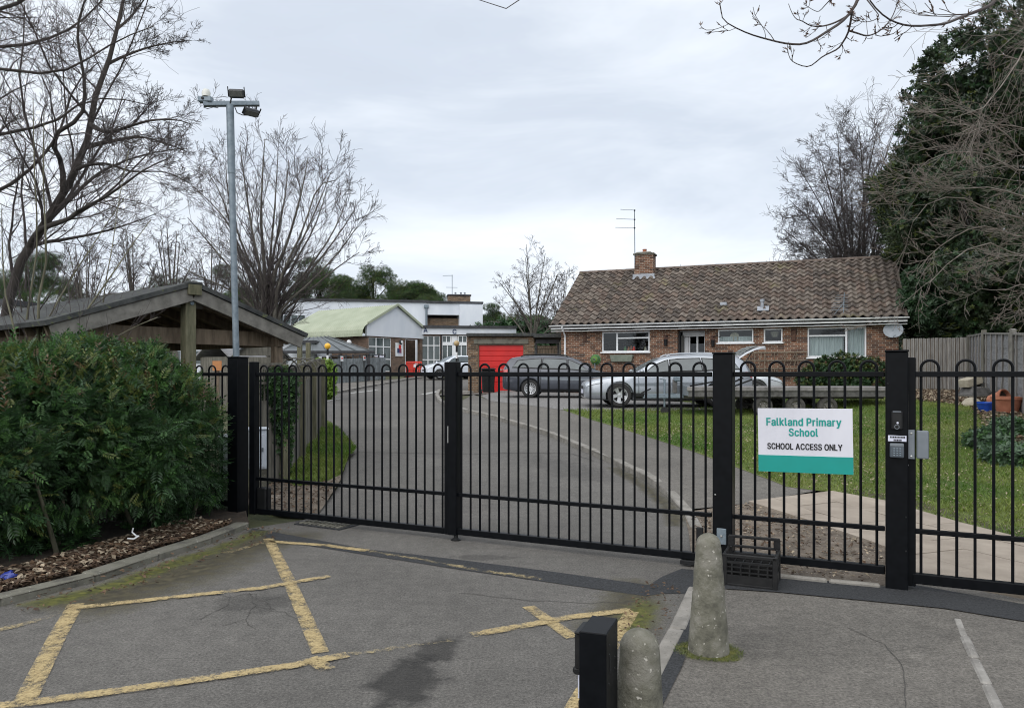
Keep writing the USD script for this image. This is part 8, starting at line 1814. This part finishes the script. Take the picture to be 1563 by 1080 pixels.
def evergreen(name, label, base, blobs, layers, trunk_r, seed, height, category='tree', part_name='crown', bark=bark_dark, limbs=8):
    rng = np.random.default_rng(seed); t = thing(name, label, category, tuple(base))
    b = np.asarray(base, float)
    part(t, 'trunk', tubes(np.array([[(0, 0, -.1), (0.03 * height, 0, height * .3), (-.01 * height, 0, height * .6), (0, 0, height * .92)]], float), np.array([[trunk_r, trunk_r * .85, trunk_r * .6, trunk_r * .2]]), 10), bark, smooth=True)
    for k in range(limbs):
        B = blobs[k % len(blobs)]; e = np.array(B[:3]) - b + rng.normal(0, .25, 3) * np.array(B[3:6]); s = np.array([0, 0, np.clip(e[2] * rng.uniform(.45, .8), .1, height * .85)])
        pts = resample([s, s * .4 + e * .6 + (0, 0, -.05 * height * .3), e], 6)
        part(t, 'limb', tubes(pts[None], np.linspace(trunk_r * .38, trunk_r * .1, 6)[None], 6), bark, smooth=True)
    for (n, kind, size, m, kw) in layers:
        v, f = foliage(rng, blobs, n, kind, size, **kw); part(t, part_name, (v - b, f), m, kind='stuff')
    return t
def blob_px(px, py, Z, rx, ry, rz=None, depth=0.0):
    c = P(px, py, Z + depth); s = (Z + depth) / FPX
    return (*c, rx * s, (rz or rx) * s, ry * s)
rngb = np.random.default_rng(3)
def crown_blobs(outline, Z, seed, n=26, r=(16, 30), dz=1.6):
    """blobs spread inside an outline on the photograph, at varied depths"""
    rng = np.random.default_rng(seed); poly = Polygon(outline); x0, y0, x1, y1 = poly.bounds; out = []
    while len(out) < n:
        x, y = rng.uniform(x0, x1), rng.uniform(y0, y1); rad = rng.uniform(*r)
        if poly.buffer(-rad * .75).contains(Point(x, y)): out.append(blob_px(x, y, Z, rad, rad * rng.uniform(.65, .95), depth=rng.normal(0, dz)))
    return out
ragged = []
rg_ = np.random.default_rng(55)
for (x_, y_) in ((1404, 120), (1396, 150), (1390, 185), (1398, 165), (1412, 105), (1424, 92), (1438, 82), (1450, 68), (1462, 62), (1476, 78), (1490, 70), (1500, 42), (1512, 26), (1522, 10), (1394, 215), (1385, 250), (1378, 300), (1372, 340), (1416, 135), (1430, 112), (1455, 86), (1508, 58), (1384, 200), (1392, 235)):
    for k in range(2): ragged.append(blob_px(x_ + rg_.normal(0, 5), y_ + rg_.normal(0, 6), 27.0, rg_.uniform(5, 10), rg_.uniform(9, 17), depth=rg_.normal(0, .8)))
bE = P(1500, 600, 27.5); bE[2] = float(land(bE[0], 27.5))
evergreen('evergreen_tree', 'tall dark evergreen tree filling the right edge behind the board fence', bE, crown_blobs([(1395, 520), (1380, 420), (1385, 330), (1410, 250), (1402, 190), (1404, 150), (1440, 108), (1468, 88), (1500, 92), (1518, 52), (1540, 12), (1578, -60), (1720, -80), (1720, 540)], 27.0, 201, n=120, r=(24, 46), dz=1.8) + ragged,
 [(26000, 'rosette', .30, yew, dict(up=.3, shell=.75)), (12000, 'rosette', .22, leaf_dark, dict(up=.35, shell=.3)), (4000, 'rosette', .19, leaf_olive, dict(up=.4, shell=.2))], .35, 202, 11.5, limbs=14)
bC = P(1400, 600, 30.5); bC[2] = float(land(bC[0], 30.5))
evergreen('evergreen_tree', 'dark ragged conifer at the right end of the bungalow roof', bC, crown_blobs([(1328, 250), (1345, 228), (1356, 262), (1372, 225), (1400, 190), (1440, 200), (1450, 520), (1375, 520), (1352, 380), (1345, 320), (1330, 285)], 30.5, 203, n=95, r=(13, 27), dz=1.4),
 [(16000, 'scale', .42, yew, dict(up=.5, shell=.7)), (3500, 'scale', .36, leaf_olive, dict(up=.6, shell=.3))], .3, 204, 9.5, limbs=10)
bL = P(1440, 600, 26.4); bL[2] = float(raised(bL[0], 26.4))
evergreen('laurel_shrub', 'pale-leaved evergreen shrub showing over the board fence', (bL[0], 26.9, bL[2]), crown_blobs([(1385, 520), (1382, 430), (1400, 405), (1425, 440), (1470, 470), (1500, 520)], 26.7, 205, n=18, r=(10, 20), dz=.3), [(1500, 'rosette', .28, leaf_blue, dict(up=.4, shell=.4)), (1800, 'rosette', .3, leaf_dark, dict(up=.4, shell=.7))], .06, 206, 3.2, category='shrub', part_name='foliage', limbs=6)
def pine(label, px, top, bottom, half, Z, seed, n=12, name='pine_tree', nsp=6500):
    rng = np.random.default_rng(seed); x = ray(px) * Z; zg = float(land(x, Z)); s = Z / FPX; bl = []
    for k in range(n):
        u_ = rng.uniform(-1, 1); yy = bottom + (top - bottom) * rng.uniform(.0, .93) * math.sqrt(1 - .75 * u_ * u_)
        bl.append((x + u_ * half * s * .85, Z + rng.uniform(-1, 1) * half * s * .6, P(0, yy, Z)[2], half * s * rng.uniform(.28, .44), half * s * rng.uniform(.28, .44), half * s * rng.uniform(.13, .22)))
    H = P(0, top, Z)[2] - zg
    evergreen(name, label, (x, Z, zg), bl, [(nsp, 'needle', half * s * .10, needle, dict(up=.5, shell=.7, keep=lambda p: meshkit.fbm(p * .55, 3, seed) > .40)), (nsp // 2, 'needle', half * s * .085, leaf_mid, dict(up=.9, shell=.15, keep=lambda p: meshkit.fbm(p * .55, 3, seed) > .44)), (nsp // 4, 'needle', half * s * .085, leaf_olive, dict(up=.9, shell=.15))], H * .022, seed + 1, H * .95, limbs=10)
pine('dark flat-topped pine behind the green school roof, left of the group', 488, 390, 466, 44, 82, 211, 22)
pine('broad dark pine above the green school roof ridge', 570, 408, 464, 42, 86, 212, 22)
pine('lower dark pine right of the broad one, behind the white school block', 622, 430, 464, 38, 84, 213, 20)
pine('small rounded pine beside the brick roof stack', 660, 443, 464, 22, 80, 214, 12, nsp=2200)
pine('dark pine filling the gap between the two pines behind the green roof', 530, 424, 466, 36, 88, 220, 18)
pine('dark pine between the broad pine and the small one, behind the white block', 642, 438, 466, 30, 88, 221, 14)
pine('dark conifers low behind the shelter ridge', 250, 424, 500, 60, 64, 222, 24)
pine('dark pine at the far left behind the saplings', 40, 372, 500, 75, 42, 215, 26)
pine('dark conifer half hidden behind the many-stemmed tree', 352, 408, 500, 48, 60, 216, 20)
pine('dark conifer behind the right end of the many-stemmed tree', 440, 425, 470, 38, 70, 219, 16)
pine('dark green bushy tree at the right end of the school roof', 752, 462, 520, 34, 74, 217, 18)
pine('dark green tree low behind the twin-stemmed bare tree', 800, 478, 520, 46, 78, 218, 18)
def hedge(label, px0, px1, top, Z, seed, n, m, name='hedge'):
    s = Z / FPX; rng = np.random.default_rng(seed); bl = []
    k = int((px1 - px0) / 22) + 1
    for i in range(k):
        px_ = px0 + (px1 - px0) * i / max(1, k - 1); x = ray(px_) * Z; zg = float(land(x, Z)); zt = P(0, top + rng.uniform(-6, 8), Z)[2]
        bl.append((x, Z + rng.uniform(-.5, .5), (zg + zt) / 2, 18 * s, 1.2, (zt - zg) / 2))
    c = bl[len(bl) // 2]; zg = float(land(c[0], Z)); t = thing(name, label, 'hedge', (c[0], Z, zg))
    v, f = foliage(rng, bl, n, 'rosette', 14 * s, shell=.5); part(t, 'foliage', (v - (c[0], Z, zg), f), m, kind='stuff')
    for i in range(0, k, 2): part(t, 'stem', MB().tube([(bl[i][0] - c[0], bl[i][1] - Z, -.1), (bl[i][0] - c[0], bl[i][1] - Z, bl[i][2] - zg)], .05, 6), bark_dark)
hedge('dark hedge along the far side of the site at the left, beneath the bare trees', -120, 450, 512, 58, 231, 5200, needle)
hedge('dark hedge behind the garage, between the school and the bungalow', 728, 890, 496, 66, 232, 2600, leaf_dark)
hedge('dark hedge far behind the bungalow and the right fence', 1250, 1700, 500, 46, 233, 3200, yew)
# ---- the big evergreen bush at the left
bush_blobs = [(-4.35, 6.95, 1.00, 1.05, 1.0, .86), (-3.70, 7.65, .96, .70, .85, .78), (-5.2, 6.35, .84, 1.2, .95, .68), (-6.3, 6.8, .84, 1.5, 1.4, .72), (-4.5, 8.1, 1.10, 1.0, .9, .84), (-3.42, 8.05, .76, .42, .45, .62),
              (-4.35, 6.1, .78, .62, .50, .55), (-5.0, 7.6, 1.04, .9, .9, .72), (-4.25, 7.4, 1.40, .50, .55, .56), (-3.85, 7.9, 1.36, .34, .38, .48), (-5.6, 6.0, .9, .9, .6, .75), (-3.55, 7.25, .70, .45, .45, .50)]
rl_ = np.random.default_rng(301)
for k in range(46):          # lumps and looser shoots over its outside
    B = np.array(bush_blobs[rl_.integers(0, 13)]); d = rl_.normal(size=3); d[1] = -abs(d[1]); d[2] = abs(d[2]) * rl_.choice([1, 1, -.5]); d /= np.linalg.norm(d)
    c = B[:3] + d * B[3:6] * .92; r_ = rl_.uniform(.10, .24); bush_blobs.append((*c, r_, r_, r_ * rl_.uniform(.8, 1.5)))
bush = thing('bush', 'large dense dark green evergreen bush behind the kerb at the left', 'bush', (-4.4, 7.1, 0.0))
rng = np.random.default_rng(300); o = np.array([-4.4, 7.1, 0.0])
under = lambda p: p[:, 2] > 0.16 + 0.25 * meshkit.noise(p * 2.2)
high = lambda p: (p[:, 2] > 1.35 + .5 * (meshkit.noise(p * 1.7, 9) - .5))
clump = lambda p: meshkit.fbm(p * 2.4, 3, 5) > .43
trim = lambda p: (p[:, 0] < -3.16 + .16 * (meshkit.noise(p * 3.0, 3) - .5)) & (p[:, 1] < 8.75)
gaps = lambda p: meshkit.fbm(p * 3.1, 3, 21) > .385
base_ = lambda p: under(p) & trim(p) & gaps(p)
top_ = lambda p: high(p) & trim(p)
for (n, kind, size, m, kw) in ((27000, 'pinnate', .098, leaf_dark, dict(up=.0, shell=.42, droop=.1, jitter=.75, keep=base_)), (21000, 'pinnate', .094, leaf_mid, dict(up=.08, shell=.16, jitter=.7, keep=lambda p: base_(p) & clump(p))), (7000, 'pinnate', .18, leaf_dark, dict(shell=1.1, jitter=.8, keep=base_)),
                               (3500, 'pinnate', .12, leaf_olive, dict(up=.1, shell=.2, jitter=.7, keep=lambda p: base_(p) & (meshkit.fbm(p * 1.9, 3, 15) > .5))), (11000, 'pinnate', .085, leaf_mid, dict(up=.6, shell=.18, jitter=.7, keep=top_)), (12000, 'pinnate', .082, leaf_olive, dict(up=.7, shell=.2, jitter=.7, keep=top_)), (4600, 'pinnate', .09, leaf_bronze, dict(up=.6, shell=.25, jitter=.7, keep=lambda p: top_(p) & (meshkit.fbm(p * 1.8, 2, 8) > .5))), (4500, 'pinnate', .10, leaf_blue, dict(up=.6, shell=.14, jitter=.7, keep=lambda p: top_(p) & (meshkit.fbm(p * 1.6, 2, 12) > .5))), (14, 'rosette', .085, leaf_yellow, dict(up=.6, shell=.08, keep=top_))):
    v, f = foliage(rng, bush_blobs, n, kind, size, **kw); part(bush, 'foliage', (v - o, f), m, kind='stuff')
def bush_top(n):
    p, d, r = in_blobs(rng, bush_blobs[:13], n * 8, .1); m = (d[:, 2] > .35) & trim(p) & (p[:, 2] > 1.25); p = p[m][:n]; return p
for (n, m_) in ((260, leaf_mid), (200, leaf_olive), (90, leaf_blue), (60, leaf_bronze)):
    p = bush_top(n); fw = np.column_stack([rng.normal(0, .35, len(p)), rng.normal(0, .35, len(p)), np.ones(len(p))]); v, f = sprig('shoot')
    v, f = scatter(v, f, p - (0, 0, .06), frames(fw, rng=rng, roll=2.0), rng.uniform(.14, .30, len(p))); part(bush, 'shoots', (v - o, f), m_, kind='stuff')
for k in range(26):
    B = bush_blobs[k % len(bush_blobs)]; e = np.array(B[:3]) + rng.normal(0, .4, 3) * np.array(B[3:6]); s = np.array([e[0] * .5 + B[0] * .5 + rng.normal(0, .15), max(e[1] * .5 + B[1] * .5, 6.2) + abs(rng.normal(0, .25)) + .15, 0.02])
    if max(e[0], s[0]) > -3.45: continue
    part(bush, 'stem', tubes(resample([s - o, (s + e) / 2 - o + rng.normal(0, .06, 3), e - o], 5)[None], np.linspace(.022, .008, 5)[None], 6), bark_green, smooth=True)
# low plants and ivy
def low_plant(name, label, cat, blobs, layers, seed):
    rng = np.random.default_rng(seed); c = np.array(blobs[0][:3]); c[2] = min(b[2] - b[5] for b in blobs); t = thing(name, label, cat, tuple(c))
    for (n, kind, size, m, kw) in layers:
        v, f = foliage(rng, blobs, n, kind, size, **kw); part(t, 'foliage', (v - c, f), m, kind='stuff')
    for k in range(4): B = blobs[k % len(blobs)]; part(t, 'stem', MB().tube([np.array(B[:3]) - c - (0, 0, B[5]), np.array(B[:3]) - c + rng.normal(0, .02, 3)], .006, 5), bark_green)
    return t
for i, (px_, py_, r_, h_, lab) in enumerate(((40, 858, .24, .20, 'low dark leafy plant under the bush near the left edge'), (110, 850, .20, .16, 'low fern-like plant under the bush, above the white scrap'), (255, 815, .24, .18, 'low ivy clump under the bush, left of the gate'), (318, 790, .28, .22, 'leafy low growth at the right foot of the bush'))):
    q = G(px_, py_); low_plant('low_plant', lab, 'plant', [(q[0] - .25, q[1] + .22, h_ * .8, r_ * 1.3, r_, h_)], [(260, 'pinnate', .15, leaf_dark, dict(up=.3, shell=.7)), (60, 'pinnate', .13, leaf_mid, dict(up=.5, shell=.3))], 310 + i)
ivb = [(-3.14 - .012 * k, 10.20 + .03 * k, float(land(-3.2, 10.4)) + 1.42 - .15 * k, .22 * (1 - .06 * k), .12, .17) for k in range(9)]
low_plant('ivy', 'dark ivy hanging down the end of the left timber fence', 'ivy', ivb, [(1900, 'rosette', .085, leaf_dark, dict(up=-.2, shell=.6)), (350, 'rosette', .09, leaf_mid, dict(up=-.1, shell=.2))], 321)
q = P(494, 580, 27.0); zg = float(land(q[0], 27.0))
low_plant('lime_shrub', 'bright lime-green leafy shrub at the end of the left fence, below the amber beacon', 'shrub', [(q[0], 27.0, zg + .55, .36, .4, .62), (q[0] - .15, 27.1, zg + 1.0, .28, .3, .38), (q[0] + .1, 26.9, zg + .9, .26, .3, .45)], [(1500, 'rosette', .17, leaf_lime, dict(up=.5, shell=.5))], 322)
wc = HO + hd * hx(1283) - hn * .55; zb = HZ + 0.05
sb_bl = [(*(wc + hd * a - hn * .1 * abs(a)), zb + h_, .48, .42, h_ * .98) for a, h_ in ((-1.0, .55), (-.55, .72), (0, .80), (.5, .74), (1.0, .70))]
low_plant('window_shrub', 'dark rounded shrub under the large right-hand window of the bungalow', 'shrub', sb_bl, [(2600, 'rosette', .16, leaf_dark, dict(up=.4, shell=.5)), (700, 'rosette', .14, leaf_olive, dict(up=.5, shell=.25)), (200, 'rosette', .12, leaf_bronze, dict(up=.5, shell=.3))], 323)
for i, (px_, py_, Z_, r_, lab) in enumerate(((1508, 682, 15.2, .30, 'grey-green leafy plant in the border below the blue pot'), (1548, 708, 13.6, .36, 'grey-green leafy plant at the right edge, in front of the fence panel'), (1540, 664, 16.0, .24, 'grey-green plant in front of the upright terracotta pot'))):
    q = G(px_, py_, raised); zg = float(raised(q[0], q[1])); low_plant('border_plant', lab, 'plant', [(q[0], q[1], zg + .08, r_, r_, .15)], [(420, 'rosette', .15, leaf_blue, dict(up=.6, shell=.7)), (160, 'rosette', .14, leaf_mid, dict(up=.6, shell=.6))], 330 + i)
